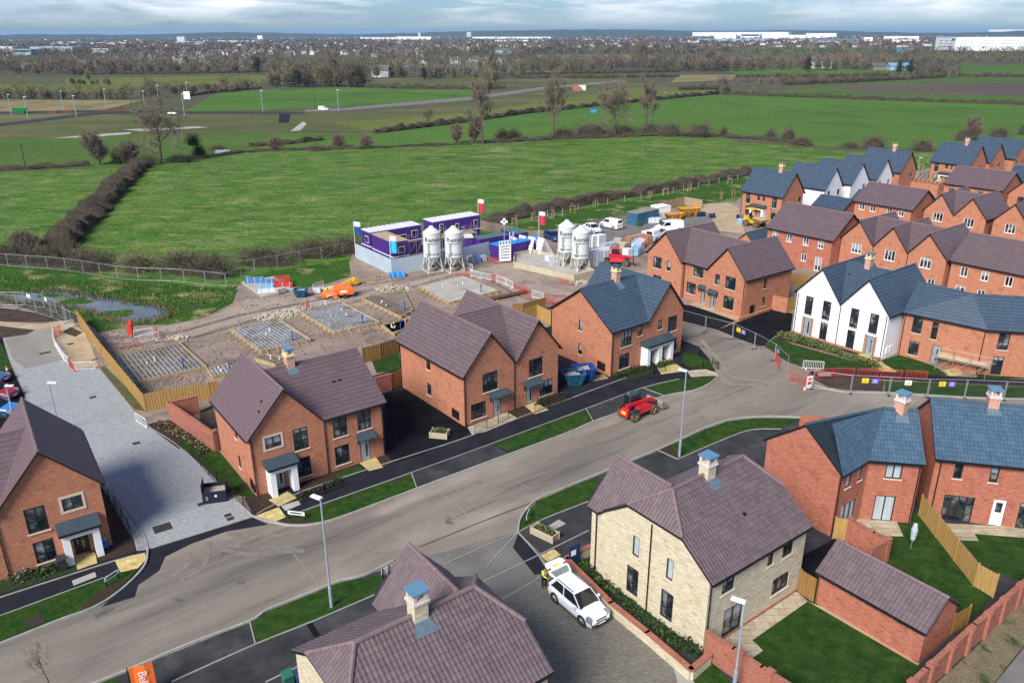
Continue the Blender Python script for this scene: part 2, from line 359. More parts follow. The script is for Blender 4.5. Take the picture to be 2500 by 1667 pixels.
def lay(name,poly,m,dz=.004,kind="structure"):
 x0,x1=min(p.x for p in poly),max(p.x for p in poly);y0,y1=min(p.y for p in poly),max(p.y for p in poly)
 z=.012+dz
 for(a0,a1,b0,b1,zz)in LAID:
  if a0<x1 and a1>x0 and b0<y1 and b1>y0:z=max(z,zz+dz)
 LAID.append((x0,x1,y0,y1,z))
 return sheet(name,poly,z,m,kind)
lay("field",d((-500,330),(0,320),(640,305),(560,345),(430,372),(330,384),(0,390),(-500,398)),crop_d)
lay("field",d((-500,400),(0,396),(285,385),(330,384),(330,400),(110,590),(0,605),(-500,640)),grass_f)
lay("field",d((330,388),(420,372),(560,347),(950,337),(1000,330),(1300,318),(1640,312),(1700,328),(1800,334),(1935,348),(2352,352),(2900,352),(2900,470),(1720,470),(1110,560),(820,640),(560,690),(270,640),(90,600)),grass_f)
lay("field",d((-500,262),(0,258),(640,262),(690,300),(640,306),(0,320),(-500,330)),rough_f)
lay("field",d((-500,232),(0,229),(330,231),(240,252),(0,257),(-500,260)),straw_f)
lay("field",d((417,258),(500,216),(620,206),(785,202),(1095,205),(1110,215),(1018,236),(785,246),(640,252)),crop_f)
lay("field",d((150,181),(300,178),(627,173),(600,192),(300,201),(150,196)),olive_f)
lay("field",d((-500,194),(0,193),(290,194),(300,214),(0,209),(-500,210)),olive_f)
lay("field",d((640,262),(785,262),(1085,238),(1250,212),(1440,190),(1640,197),(1650,216),(1395,240),(1211,259),(1071,279),(861,304),(690,300)),rough_f)
lay("field",d((760,282),(930,272),(1120,254),(1290,226),(1440,204),(1640,205),(1640,216),(1395,240),(1211,259),(1071,279),(861,303)),olive_f)
lay("field",d((640,306),(861,306),(1071,282),(1211,262),(1395,243),(1569,225),(1640,219),(1684,219),(2352,242),(2900,262),(2900,350),(2352,348),(2084,344),(1978,341),(1801,331),(1751,321),(1640,312),(1300,318),(1000,330),(950,336),(560,346)),crop_f)
lay("field",d((1684,216),(1750,212),(2185,178),(2352,180),(2900,180),(2900,258),(2352,238)),crop_d)
lay("field",d((1900,200),(2150,190),(2352,188),(2900,190),(2900,222),(2352,222),(2000,215)),ploughed)
lay("field",d((1560,180),(1800,176),(1830,190),(1700,198),(1500,197)),ploughed)
lay("field",d((840,181),(1300,178),(1480,183),(1380,191),(1085,204),(840,202)),rough_f)
lay("field",d((1660,160),(2050,156),(2120,166),(1980,172),(1700,173)),crop_f)
lay("field",d((2200,150),(2352,148),(2900,147),(2900,170),(2352,172),(2180,170)),crop_d)
lay("field",d((1230,127),(1500,125),(1500,136),(1250,139)),straw_f)
lay("field",d((1200,164),(1300,163),(1300,170),(1230,171)),straw_f)
lay("field",d((1560,173),(1700,172),(1680,184),(1540,190)),straw_f)
lay("field",d((1650,114),(2000,112),(2020,122),(1640,125)),crop_d)
lay("road",d((-500,330),(0,291),(235,263),(423,262),(700,263),(700,258),(423,256),(230,256),(0,284),(-500,316)),asph_m)
lay("road",d((-300,262),(0,262),(230,258),(230,254),(0,258),(-300,258)),asph_m)
lay("road",d((640,283),(663,282),(668,262),(641,263)),asph_p)
lay("road",d((700,258),(785,255),(1085,230),(1252,206),(1435,188),(1435,184),(1252,199),(1085,222),(785,249),(700,252)),side_m)
lay("track",d((667,302),(690,300),(705,284),(695,280)),conc_m)
lay("water",d((120,318),(220,309),(300,304),(300,308),(200,316)),conc_m)
lay("water",d((280,298),(450,291),(480,293),(330,302)),conc_m)
lay("site_ground",d((-700,1800),(-700,740),(0,690),(160,742),(240,740),(385,705),(500,705),(535,655),(640,640),(805,600),(812,570),(1100,545),(1230,530),(1500,485),(1690,462),(1730,440),(1860,420),(2100,395),(2352,335),(2900,320),(3200,800),(3200,1900)),mud_m)
lay("site_track",PP('D',[(680,600),(1150,560),(1500,470),(1700,370),(2352,330),(2700,220),(2700,420),(2352,420),(2100,450),(1500,560),(1200,700),(700,690)]),track_m)
lay("site_track",PP('E',[(60,610),(560,500),(900,440),(1150,400),(1400,560),(1650,620),(1760,500),(2200,430),(2100,260),(2352,200),(2352,620),(1500,690),(1400,640),(1240,700),(1130,560),(900,470),(600,560),(80,640)]),track_m)
lay("car_park",PP('T',[(600,310),(830,250),(1040,220),(1250,270),(1500,250),(1800,150),(1950,240),(1900,330),(1400,470),(1100,480),(860,440),(600,380)]),side_m)
lay("sand_ground",PP('V',[(150,330),(900,300),(1240,480),(1240,700),(1400,1200),(600,1100),(450,800),(600,720),(100,500)]),sand_m)
lay("grass_bank",PP('D',[(-700,250),(0,140),(300,150),(700,210),(1000,225),(1250,270),(1560,300),(1640,270),(1600,350),(1400,400),(1150,415),(950,390),(600,330),(400,300),(200,300),(0,330),(-700,380)]),bank_f)
lay("grass_bank",PP('D',[(-200,345),(200,390),(450,440),(640,560),(680,600),(950,550),(1150,545),(1400,500),(1600,400),(1640,300),(1400,410),(1150,420),(950,395),(600,330),(300,300),(-200,320)]),bank_f)
lay("grass_bank",PP('B',[(1190,1400),(1500,1290),(2000,1220),(2352,1150),(2352,1225),(2000,1290),(1700,1370),(1410,1420)]),bank_f)
lay("grass_bank",PP('C',[(0,1110),(400,1050),(460,1070),(400,1180),(150,1240),(0,1225)]),bank_f)
lay("grass_bank",PP('U',[(60,220),(500,120),(1520,-30),(1550,200),(1180,310),(960,350),(720,340),(640,230),(300,230)]),bank_f)
wm,nt,b=newmat("pond_water",.07,0,.7);b.inputs["Base Color"].default_value=(.02,.04,.07,1)
tc=N(nt,"ShaderNodeTexCoord").outputs["Object"]
wc,wf=noise_col(nt,tc,[(.025,.038,.055),(.055,.08,.11),(.045,.05,.025),(.025,.05,.012)],.4,10,pos=[.40,.54,.58,.63]);nt.links.new(wc,b.inputs["Base Color"]);bump(nt,b,wf,.25,.05)
lay("water",smooth_line(PP('D',[(0,350),(250,312),(500,320),(700,358),(950,395),(1130,420),(1165,465),(1130,502),(1000,526),(820,528),(740,500),(640,470),(540,440),(400,420),(250,400),(60,392)]),3,True),wm)
wd=MB()
for(u,v,r)in[(800,470,1.5),(760,485,1.0),(330,345,.8),(860,455,.7),(520,385,1.4),(980,405,.7),(420,355,.6)]:
 p=P('D',u,v)
 z_=LAID[-1][4]+.02+.03*random.random()+r*.01;wd.prism([(p.x+r*(1.5+.5*random.random())*math.cos(t*.785),p.y+r*(.8+.4*random.random())*math.sin(t*.785))for t in range(8)],.03,z_)
tag(wd.build("water_weed",bank_f),kind="stuff")
lay("pavement",d((585,1190),(560,1130),(600,990),(800,880),(1300,740),(1500,700),(1590,780),(1651,850),(1651,866),(1526,912),(1172,1045),(958,1125),(785,1190),(667,1209)),asph_p)
lay("pavement",d((-300,1330),(200,1240),(340,1262),(334,1299),(300,1339),(250,1379),(200,1405),(143,1425),(0,1482),(-300,1600)),asph_p)
lay("pavement",d((-300,1780),(230,1568),(574,1429),(785,1335),(881,1310),(1100,1330),(1190,1224),(1232,1152),(1385,1087),(1511,1035),(1673,967),(1837,961),(2352,990),(2900,1010),(3200,1900),(-300,1900)),asph_m)
lay("road",d((-300,1775),(230,1568),(434,1482),(574,1429),(617,1402),(700,1369),(785,1335),(1000,1274),(1190,1222),(1193,1200),(1205,1178),(1235,1149),(1305,1119),(1385,1087),(1445,1062),(1511,1035),(1575,1006),(1620,985),(1673,967),(1730,960),(1837,961),(2000,972),(2352,990),(2900,1010),(2900,930),(2352,918),(2234,915),(2034,903),(1934,901),(1864,881),(1807,858),(1781,828),(1741,798),(1691,783),(1634,761),(1567,742),(1540,735),(1540,770),(1574,785),(1634,808),(1651,851),(1651,866),(1627,885),(1590,900),(1526,912),(1428,948),(1365,970),(1298,999),(1172,1045),(958,1125),(785,1190),(717,1207),(667,1209),(634,1203),(600,1195),(580,1189),(340,1262),(334,1299),(300,1339),(250,1379),(200,1405),(143,1425),(0,1482),(-300,1600)),road_m)
lay("road_patch",d((340,1264),(582,1189),(617,1206),(520,1222),(440,1250),(380,1280),(366,1312),(318,1345),(310,1372),(232,1396),(300,1339),(334,1299)),asph_p)
lay("street",d((785,1336),(1000,1275),(1190,1222),(1240,1270),(1268,1312),(1154,1371),(1000,1440),(930,1400),(881,1310)),side_m)
lay("road_patch",PP('I',[(1215,545),(1350,695),(1420,810),(1330,830),(1180,640)]),asph_p)
lay("block_paved_street",d((1154,1370),(1268,1313),(1330,1350),(1410,1400),(1570,1540),(1680,1640),(2000,1900),(900,1900),(900,1500),(1000,1440)),blockb)
lay("grey_paved_street",d((5,771),(120,752),(157,821),(170,851),(227,845),(284,915),(334,975),(400,1018),(480,1088),(530,1135),(582,1188),(340,1263),(312,1268),(237,1122),(63,921),(55,898),(24,831)),blockg)
lay("block_patch",d((8,773),(122,753),(155,815),(150,826),(60,848),(30,826)),M("block_paving_dust",[(.20,.18,.15),(.27,.25,.21)],.3,.9,fine=.2,finescale=20))
lay("sand_ground",PP('D',[(365,575),(480,520),(590,610),(640,720),(680,835),(510,858),(470,770)]),sand_m)
lay("soil_bed",PP('D',[(430,600),(480,560),(570,600),(520,630)]),soil_m)
lay("soil_bed",PP('D',[(-200,420),(0,425),(250,465),(430,515),(300,530),(0,525),(-200,530)]),soil_m)
lay("sand_path",PP('D',[(-200,525),(0,525),(280,545),(480,512),(490,550),(240,582),(0,560),(-200,560)]),sand_m)
lay("soil_bed",PP('D',[(0,555),(240,585),(180,615),(0,640)]),soil_m)
lay("grass_strip",PP('D',[(690,845),(720,830),(1000,1110),(1010,1145),(930,1130),(850,1040)]),M("strip_grass",[(.05,.06,.02),(.10,.095,.04)],1,.95,fine=.4,finescale=15))
lay("car_court",PP('D',[(-400,640),(15,640),(60,800),(170,1040),(60,1500),(-400,1500)]),asph_b)
lay("lawn",PP('D',[(-100,690),(15,680),(75,830),(90,860),(-100,880)]),verge_m)
lay("garden",PP('D',[(1000,1235),(1180,1200),(1490,1270),(1500,1420),(1230,1400)]),mulch_m)
lay("lawn",d((410,1020),(450,1007),(505,1040),(588,1140),(560,1142),(530,1133),(480,1086)),verge_m)
lay("garden",d((560,1145),(640,1122),(650,1158),(585,1187)),mulch_m)
lay("garden",d((668,1122),(820,1066),(835,1085),(690,1137)),mulch_m)
lay("garden",d((855,1045),(905,1035),(915,1055),(880,1075)),mulch_m)
lay("lawn",d((770,1092),(826,1070),(838,1083),(780,1104)),verge_m)
lay("driveway",d((885,905),(960,890),(1085,985),(1068,1003),(960,1048),(905,1065),(885,1040)),asph_b)
lay("driveway",d((1280,820),(1300,815),(1470,880),(1445,896),(1370,915),(1290,905)),asph_p)
lay("path",PP('E',[(865,1535),(1140,1430),(1215,1475),(990,1565),(900,1590)]),pave_m)
lay("path",PP('E',[(1255,1385),(1330,1355),(1425,1415),(1330,1445)]),slab_m)
lay("garden",PP('E',[(1145,1425),(1255,1385),(1330,1445),(1225,1480)]),mulch_m)
lay("garden",PP('E',[(1340,1355),(1490,1290),(1580,1340),(1425,1400)]),mulch_m)
lay("garden",PP('E',[(1855,1190),(2110,1100),(2150,1170),(1970,1225)]),bedgreen_m)
lay("path",PP('E',[(2150,1090),(2240,1060),(2352,1130),(2352,1150),(2200,1170)]),slab_m)
lay("lawn",PP('F',[(0,740),(40,725),(240,810),(240,850),(60,850),(0,800)]),verge_m)
lay("path",PP('F',[(30,865),(150,850),(250,880),(245,900),(180,900),(60,908)]),pave_m)
lay("path",d((617,1150),(660,1130),(683,1145),(640,1165)),slab_m)
lay("path",d((826,1065),(862,1049),(880,1075),(848,1083)),slab_m)
lay("tactile_paving",PP('G',[(1755,425),(1920,362),(1970,430),(1880,470)]),tact_m)
lay("verge",d((634,1202),(664,1187),(785,1147),(945,1088),(957,1124),(785,1188),(717,1205),(667,1207)),verge_m)
lay("soil_bed",PP('G',[(1890,470),(2000,440),(2170,465),(2100,480),(1960,488)]),mulch_m)
lay("soil_bed",PP('I',[(330,190),(420,150),(460,150),(400,195)]),mulch_m)
lay("verge",d((1128,1021),(1346,941),(1362,970),(1298,997),(1172,1039)),verge_m)
lay("verge",d((1476,893),(1560,872),(1648,866),(1627,883),(1590,898),(1528,911)),verge_m)
lay("crossing",d((945,1087),(1126,1021),(1170,1043),(958,1123)),asph_m)
lay("crossing",d((1350,940),(1474,893),(1526,911),(1428,946),(1366,969)),asph_m)
lay("garden",PP('G',[(690,240),(720,240),(900,560),(940,670),(700,735),(640,700)]),mulch_m)
lay("garden",PP('G',[(-400,1090),(0,960),(530,800),(520,740),(80,830),(-400,1000)]),bedgreen_m)
lay("path",PP('G',[(515,700),(655,670),(672,748),(535,795)]),slab_m)
lay("tactile_paving",PP('G',[(792,730),(1000,680),(1008,720),(950,785),(830,812)]),tact_m)
lay("verge",PP('G',[(-400,1270),(0,1115),(820,812),(945,795),(880,870),(750,990),(600,1075),(430,1130),(0,1300),(-400,1450)]),verge_m)
lay("soil_bed",PP('G',[(560,1050),(700,930),(880,850),(870,870),(750,985),(600,1070)]),mulch_m)
lay("cover_slab",PP('G',[(497,870),(655,810),(668,842),(508,905)]),conc_m)
lay("verge",d((574,1431),(617,1404),(700,1371),(785,1337),(881,1322),(858,1368),(720,1428),(587,1480)),verge_m)
lay("verge",d((1190,1222),(1195,1200),(1207,1178),(1236,1151),(1305,1121),(1368,1098),(1376,1105),(1352,1153),(1252,1192)),verge_m)
lay("verge",d((1515,1036),(1575,1008),(1620,987),(1673,969),(1730,962),(1837,963),(1794,986),(1730,987),(1673,1005),(1557,1055)),verge_m)
lay("soil_bed",PP('K',[(750,550),(830,515),(905,590),(895,622)]),mulch_m)
lay("verge",d((200,1580),(255,1556),(290,1580),(240,1600)),verge_m)
lay("tactile_paving",PP('I',[(1370,695),(1460,650),(1510,690),(1420,740)]),tact_m)
lay("cover_slab",PP('I',[(1415,495),(1495,447),(1545,475),(1460,520)]),conc_m)
lay("cover_slab",PP('G',[(1935,355),(2055,318),(2072,345),(1965,390)]),conc_m)
lay("asphalt_patch",PP('G',[(2110,1170),(2150,1155),(2205,1245),(2165,1260)]),asph_b)
lay("garden",PP('I',[(1620,690),(1710,640),(1760,790),(2352,1280),(2352,1370),(1760,880),(1600,760)]),bedgreen_m)
lay("garden",d((1560,1440),(1630,1480),(1620,1500),(1590,1500)),bedgreen_m)
lay("lawn",PP('J',[(160,1260),(480,1280),(860,1012),(1640,1450),(1560,1568),(1500,1700),(700,1700),(330,1440)]),lawn_m)
lay("patio",PP('J',[(160,1290),(300,1200),(785,945),(862,1012),(480,1280),(555,1352),(465,1410),(300,1400)]),pave_m)
lay("path",PP('J',[(905,1030),(985,1055),(1632,1440),(1620,1455),(860,1012)]),sand_m)
lay("driveway",PP('J',[(820,700),(1080,560),(1060,640),(920,870),(780,820)]),asph_b)
lay("lawn",PP('J',[(1050,560),(1400,560),(1470,455),(1640,390),(1720,480),(2000,900),(2130,985),(1975,1150),(1850,1000),(1300,700)]),lawn_m)
lay("patio",PP('J',[(1150,460),(1250,440),(1470,455),(1520,565),(1400,565),(1300,520)]),pave_m)
lay("patio",PP('J',[(1780,470),(2352,500),(2500,510),(2500,580),(2320,570),(2010,545),(2040,595),(1920,590)]),pave_m)
lay("lawn",PP('J',[(1920,590),(2040,595),(2012,546),(2320,570),(2352,600),(2700,640),(2700,900),(2300,870),(2060,760)]),lawn_m)
lay("rough_bank",PP('J',[(2500,900),(2320,1000),(2000,1350),(1720,1600),(1500,1800),(2000,1800),(2150,1568),(2352,1310),(2600,1000)]),M("rough_bank",[(.13,.105,.06),(.20,.165,.10)],1.2,.95,detail=9,fine=.4,finescale=9,bmp=.8,bdist=.1,patch=[((.035,.065,.015),.8,.56,.66)]))
lay("pavement",PP('J',[(2100,1640),(2352,1330),(2700,900),(2700,1700)]),side_m)
lay("verge",PP('J',[(20,1500),(180,1400),(330,1568),(420,1700),(100,1700),(40,1540)]),verge_m)
lay("path",PP('J',[(-60,1480),(0,1490),(80,1568),(150,1700),(0,1700)]),kerb_m)
lay("driveway",PP('F',[(240,580),(620,440),(760,470),(745,590),(640,620),(560,690),(520,690),(380,640)]),asph_b)
lay("driveway",PP('F',[(-60,400),(60,415),(370,515),(240,580),(0,520),(-60,500)]),asph_b)
lay("path",PP('F',[(40,405),(110,385),(410,490),(370,520)]),sand_m)
lay("lawn",PP('F',[(560,690),(640,630),(760,680),(1360,850),(1350,860),(860,850),(720,800)]),lawn_m)
lay("lawn",PP('F',[(1370,790),(1500,750),(1730,830),(1820,890),(1800,900),(1480,880),(1400,830)]),lawn_m)
lay("garden",PP('F',[(650,605),(760,600),(1360,790),(1390,850),(1330,850),(1180,780),(640,640)]),mulch_m)
lay("path",PP('F',[(1180,760),(1250,740),(1480,870),(1400,880)]),slab_m)
lay("path",PP('F',[(1800,860),(1900,830),(1930,890),(1840,905)]),slab_m)
lay("lawn",PP('F',[(2020,870),(2352,880),(2600,880),(2600,920),(2030,915)]),lawn_m)
lay("pavement",PP('F',[(880,870),(1000,850),(1400,870),(1900,905),(2352,925),(2600,930),(2600,975),(2352,970),(1700,940),(1250,915),(890,915)]),asph_p)
lay("soil_bed",PP('F',[(900,920),(1100,910),(1250,915),(1390,935),(1380,1005),(1130,995),(1000,975)]),soil_m)
lay("verge",PP('F',[(1395,935),(1700,945),(2352,975),(2600,985),(2600,1060),(2352,1055),(1700,1030),(1390,1010)]),lawn_m)
lay("cover_slab",PP('F',[(925,880),(1020,880),(1030,902),(940,902)]),conc_m)
lay("site_ground",PP('C',[(1450,1100),(1690,1075),(1800,1120),(1700,1180),(1500,1150)]),sand_m)
lay("road",PP('C',[(1600,1075),(1640,1020),(1700,1020),(1690,1060)]),side_m)
lay("lawn",PP('C',[(1620,1090),(1690,1065),(1760,1095),(1700,1115)]),lawn_m)
lay("garden",d((850,820),(915,800),(920,850),(865,858)),lawn_m)
lay("garden",PP('D',[(1370,1150),(1460,1100),(1500,1260),(1400,1290)]),soil_m)
ZT=max(l[4]for l in LAID)
joint_m=M("road_joint",[(.235,.208,.175),(.29,.26,.22)],2,.9);crack_m=M("road_crack",[(.07,.065,.06),(.11,.10,.09)],2,.9);tyre_t=M("tyre_dust",[(.145,.125,.102),(.20,.175,.143)],1.2,.95,detail=8,patch=[((.21,.185,.155),1.6,.45,.6)])
def ribbon(name,ln,w,m):
 pts=smooth_line(ln,5);A,B_=[],[]
 for i,p in enumerate(pts):
  t=(pts[min(i+1,len(pts)-1)]-pts[max(i-1,0)]).normalized();n=Vector((-t.y,t.x,0));k_=w*(1+.25*noise.noise(Vector((p.x*.8,p.y*.8,1))));A.append(p+n*k_/2);B_.append(p-n*k_/2)
 z=lay(name,A+B_[::-1],m);mb=MB();zz=z.data.vertices[0].co.z;bpy.data.objects.remove(z)
 for a,b,c,e in zip(B_,B_[1:],A[1:],A):mb.face([(q.x,q.y,zz)for q in(a,b,c,e)])
 struct(name,mb,m)
for pl in([(640,235),(780,340),(920,470)],[(720,195),(850,290),(980,400)],[(1000,90),(1180,180),(1300,240)],[(1060,75),(1210,165)]):ribbon("road_joint",PP('I',pl),.07,joint_m)
ribbon("road_joint",PP('I',[(530,640),(800,530),(1050,430),(1300,335)]),.10,crack_m);ribbon("road_joint",PP('I',[(700,760),(1000,625),(1215,540)]),.10,joint_m);ribbon("road_joint",PP('G',[(1960,610),(2100,780),(2200,910)]),.07,joint_m)
for pl in([(1290,680),(1290,760),(1150,850)],[(1440,600),(1400,770),(1240,870)],[(1500,590),(1700,640),(2050,640)],[(1480,640),(1720,690),(2100,660)],[(1560,540),(1800,570),(2150,520)]):ribbon("tyre_track",PP('G',pl),.42,tyre_t)
for pl in([(180,740),(240,860),(320,950),(520,960)],[(260,800),(330,900),(520,930),(800,950)],[(120,640),(220,760),(270,820)]):ribbon("tyre_track",PP('F',pl),.5,M("mud_track",[(.20,.165,.125),(.28,.235,.18)],1.3,.95,detail=8))
for pl in([(0,640),(500,520),(900,450),(1300,600),(1650,640)],[(0,690),(480,570),(880,480),(1250,640),(1500,690)],[(150,560),(700,470),(1050,420)]):ribbon("tyre_track",PP('E',pl),.55,M("site_rut",[(.10,.075,.058),(.17,.135,.105)],1.3,.95,detail=8,patch=[((.24,.19,.15),.9,.45,.62)]))
for pl in([(700,640),(1200,600),(1700,470),(2352,350)],[(750,680),(1250,650),(1800,500),(2352,390)]):ribbon("tyre_track",PP('D',pl),.55,MATS["site_rut"])
kb=MB()
for ln in(d((-300,1775),(230,1568),(434,1482),(574,1429),(617,1402),(700,1369),(785,1335)),d((785,1335),(840,1322),(905,1290)),d((1190,1224),(1193,1200),(1205,1178),(1235,1149),(1305,1119),(1385,1087),(1445,1062),(1511,1035),(1575,1006),(1620,985),(1673,967),(1730,960),(1837,961),(2352,990)),d((-300,1600),(0,1482),(143,1425),(200,1405),(250,1379),(300,1339),(334,1299),(340,1262)),d((582,1188),(600,1195),(634,1203),(667,1209),(717,1207),(785,1190),(958,1125),(1172,1045),(1298,999),(1365,970),(1428,948),(1526,912),(1590,900),(1627,885),(1651,866)),d((1860,884),(1934,902),(2034,904),(2234,916),(2352,919))):
 strip(kb,smooth_line(ln,4),.13,.0,ZT+.09)
struct("kerb",kb,kerb_m)
ed=MB()
for ln in(d((394,1568),(587,1481),(720,1428),(860,1368)),d((574,1429),(587,1481)),d((1190,1224),(1252,1192),(1352,1153)),d((1191,1225),(1225,1262),(1262,1312)),d((1120,1300),(1190,1224)),d((1120,1400),(1262,1314)),d((1000,1390),(1240,1275),(1352,1220)),d((664,1186),(945,1087),(1128,1021),(1346,940),(1476,892),(1560,872)),d((945,1087),(958,1124)),d((1346,940),(1363,970)),d((1476,892),(1527,911)),d((1557,1056),(1673,1006),(1730,988),(1794,987)),d((1512,1036),(1556,1056)),d((590,1182),(700,1128),(905,1060),(1080,1003),(1300,920),(1440,868)),PP('G',[(-400,1125),(0,985),(780,735),(1000,680)]),PP('G',[(-400,1265),(0,1113),(820,812)]),PP('G',[(780,270),(960,500),(1010,600),(1020,650)]),PP('D',[(360,575),(470,770),(510,860)]),PP('D',[(850,1050),(1000,1230),(1200,1360),(1440,1568)]),d((530,1135),(582,1188)),PP('I',[(1850,1085),(2352,1510)]),PP('G',[(1830,1568),(2045,1465)])):
 strip(ed,smooth_line(ln,3),.065,.0,ZT+.012)
struct("edging",ed,kerb_m)
O_E,O_V=.3,.3
def vadd(p,z):return Vector((p[0],p[1],p[2]+z))
def roof_slab(mb,poly,style='flat',th=.15):
 poly=[Vector(p)for p in poly]
 n=(poly[1]-poly[0]).cross(poly[2]-poly[1]).normalized()
 if n.z<0:poly=[poly[1],poly[0]]+list(reversed(poly[2:]));n=-n
 a=poly[0];ud=(poly[1]-poly[0]).normalized();vd=n.cross(ud)
 P2=[((p-a).dot(ud),(p-a).dot(vd))for p in poly]
 if style=='flat':
  mb.face(poly,0,uv=P2)
 else:
  u0,u1=min(p[0]for p in P2),max(p[0]for p in P2);v1=max(p[1]for p in P2)
  gz,per=.335,.24;cols=int((u1-u0)/per)+1;rows=int(v1/gz)+1
  prof=[(0,.0),(.22,.002),(.42,.018),(.62,.022),(.82,.010)]
  bm=bmesh.new();us=[]
  for c in range(cols):
   for t,h in prof:us.append((u0+(c+t)*per,h))
  us.append((u0+cols*per,0))
  def pt(u,v,off):return a+ud*u+vd*v+n*off
  for r in range(rows):
   va,vb=r*gz,(r+1)*gz
   lo=[bm.verts.new(pt(u,va,h+.034))for u,h in us];hi=[bm.verts.new(pt(u,vb,h+.0))for u,h in us];bt=[bm.verts.new(pt(u,va,-.01))for u,h in us]
   for i in range(len(us)-1):
    bm.faces.new((lo[i],lo[i+1],hi[i+1],hi[i])).material_index=0
    bm.faces.new((bt[i],bt[i+1],lo[i+1],lo[i])).material_index=3  # riser faces take the dark colour painted for shade below each course
  for i in range(len(poly)):
   p,q=poly[i],poly[(i+1)%len(poly)]
   e=(q-p).normalized();on=e.cross(n)
   if i==0:continue
   bmesh.ops.bisect_plane(bm,geom=bm.verts[:]+bm.edges[:]+bm.faces[:],plane_co=p,plane_no=on,clear_outer=True)
  bm.verts.index_update()
  for f in bm.faces:
   mb.face([v.co for v in f.verts],f.material_index,uv=[((v.co-a).dot(ud),(v.co-a).dot(vd))for v in f.verts])
  bm.free()
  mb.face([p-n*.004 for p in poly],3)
 low=[vadd(p,-th)for p in poly]
 mb.face(list(reversed(low)),1)
 for i in range(len(poly)):
  j=(i+1)%len(poly);mb.face([low[i],low[j],vadd(poly[j],-.006),vadd(poly[i],-.006)],1)
def ridge_tiles(mb,p,q,r=.12,mi=2):
 p,q=Vector(p),Vector(q);L=(q-p).length;n=max(1,int(L/.45))
 for i in range(n):
  a,b2=p+(q-p)*(i/n),p+(q-p)*((i+.97)/n)
  mb.tube(a,b2,r*(1.0 if i%2 else 1.04),r*.97,7,mi)
class House:
 def __init__(s,name,label,X,Y,yaw,wall,tile,ridge,style='flat',cat='house',group=None,frame=None):
  s.root=thing(name,label,cat,(X,Y,0),math.radians(yaw),group)
  s.wall,s.style,s.frame=wall,style,frame or frame_m
  s.W,s.R,s.Gt=MB(),MB(),MB();s.mats=[tile,black_m,ridge,{ptile_br:gap_shade_br,ptile_bl:gap_shade_bl}.get(tile,black_m)]
  s.fac=[];s.pipes=[]
 def facade(s,ox,oy,th,poly,holes=()):
  t=math.radians(th);D=Vector((math.cos(t),math.sin(t),0));Nn=Vector((math.sin(t),-math.cos(t),0));O=Vector((ox,oy,0))
  loops=[[Vector((p[0],p[1],0))for p in poly]]+[[Vector((a,z,0)),Vector((a+w,z,0)),Vector((a+w,z+h,0)),Vector((a,z+h,0))]for a,z,w,h in holes]
  flatp=[p for l in loops for p in l]
  to3=lambda p,dp=0:O+D*p.x-Nn*dp+Vector((0,0,p.y))
  for tri in geometry.tessellate_polygon(loops):
   a,b,c=[flatp[i]for i in tri]
   if(b-a).cross(c-a).z<0:b,c=c,b
   s.W.face([to3(a),to3(b),to3(c)],0,uv=[(p.x,p.y)for p in(a,b,c)])
  for l in loops[1:]:
   for i in range(4):
    p,q=l[i],l[(i+1)%4]
    s.W.face([to3(q),to3(p),to3(p,.11),to3(q,.11)],0)
  s.fac.append((O,D,t))
  return len(s.fac)-1
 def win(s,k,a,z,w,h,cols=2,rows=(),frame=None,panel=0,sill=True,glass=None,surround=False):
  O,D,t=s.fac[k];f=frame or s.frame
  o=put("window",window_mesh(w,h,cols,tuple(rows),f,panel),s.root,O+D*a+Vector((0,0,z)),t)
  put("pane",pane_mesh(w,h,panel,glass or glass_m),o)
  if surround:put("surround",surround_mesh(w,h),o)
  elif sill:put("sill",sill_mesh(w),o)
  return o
 def door(s,k,a,z,w,h,m=None,kind='front'):
  O,D,t=s.fac[k];m=m or doorgrey
  mb=MB()
  if kind=='front':
   mb.box(w/2,.085,.02,w-.08,.05,h-.06,mi=0);mb.box(.03,.07,0,.06,.08,h,mi=1);mb.box(w-.03,.07,0,.06,.08,h,mi=1);mb.box(w/2,.07,h-.05,w-.12,.08,.05,mi=1)
   o=put("door",mb.build("door",[m,s.frame],link=False),s.root,O+D*a+Vector((0,0,z)),t)
   mb=MB();mb.box(w*.62,.055,h*.18,.16,.03,h*.62);mb.build("glazing",glass_m,o)
   mb=MB();mb.box(w*.28,.045,h*.42,.05,.04,.3);mb.build("handle",galv_m,o)
  else:
   mb.box(w/2,.085,.02,w-.04,.05,h-.04,mi=0);mb.box(w/2,.08,0,w,.06,.03,mi=1)
   o=put("door",mb.build("door",[m,frame_m],link=False),s.root,O+D*a+Vector((0,0,z)),t)
   mb=MB();mb.box(w*.5,.055,h*.52,w*.5,.02,h*.36);mb.build("glazing",glass_m,o)
   mb=MB();mb.box(w*.85,.04,h*.45,.12,.04,.03);mb.build("handle",galv_m,o)
  return o
 def wins(s,k,lst):
  for r in lst:s.win(k,*r)
 def roof(s,poly,th=.15):roof_slab(s.R,poly,s.style,th)
 def ridge(s,p,q,r=.1):ridge_tiles(s.R,p,q,r)
 def vent(s,x,y,z):s.R.box(x,y,z,.22,.18,.12,mi=1)
 def gutter(s,p,q):s.Gt.beam(vadd(p,-.09),vadd(q,-.09),.13,.12)
 def pipe(s,x,y,z1,dx=0,dy=-.07):s.pipes.append(((x+dx,y+dy,.1),(x+dx,y+dy,z1)))
 def finish(s):
  s.W.build("wall",s.wall,s.root);r=s.R.build("roof",s.mats,s.root)
  if s.Gt.f:s.Gt.build("gutter",black_m,s.root)
  for p,q in s.pipes:
   mb=MB();mb.tube(p,q,.045,n=6);mb.build("drainpipe",black_m,s.root)
  return s
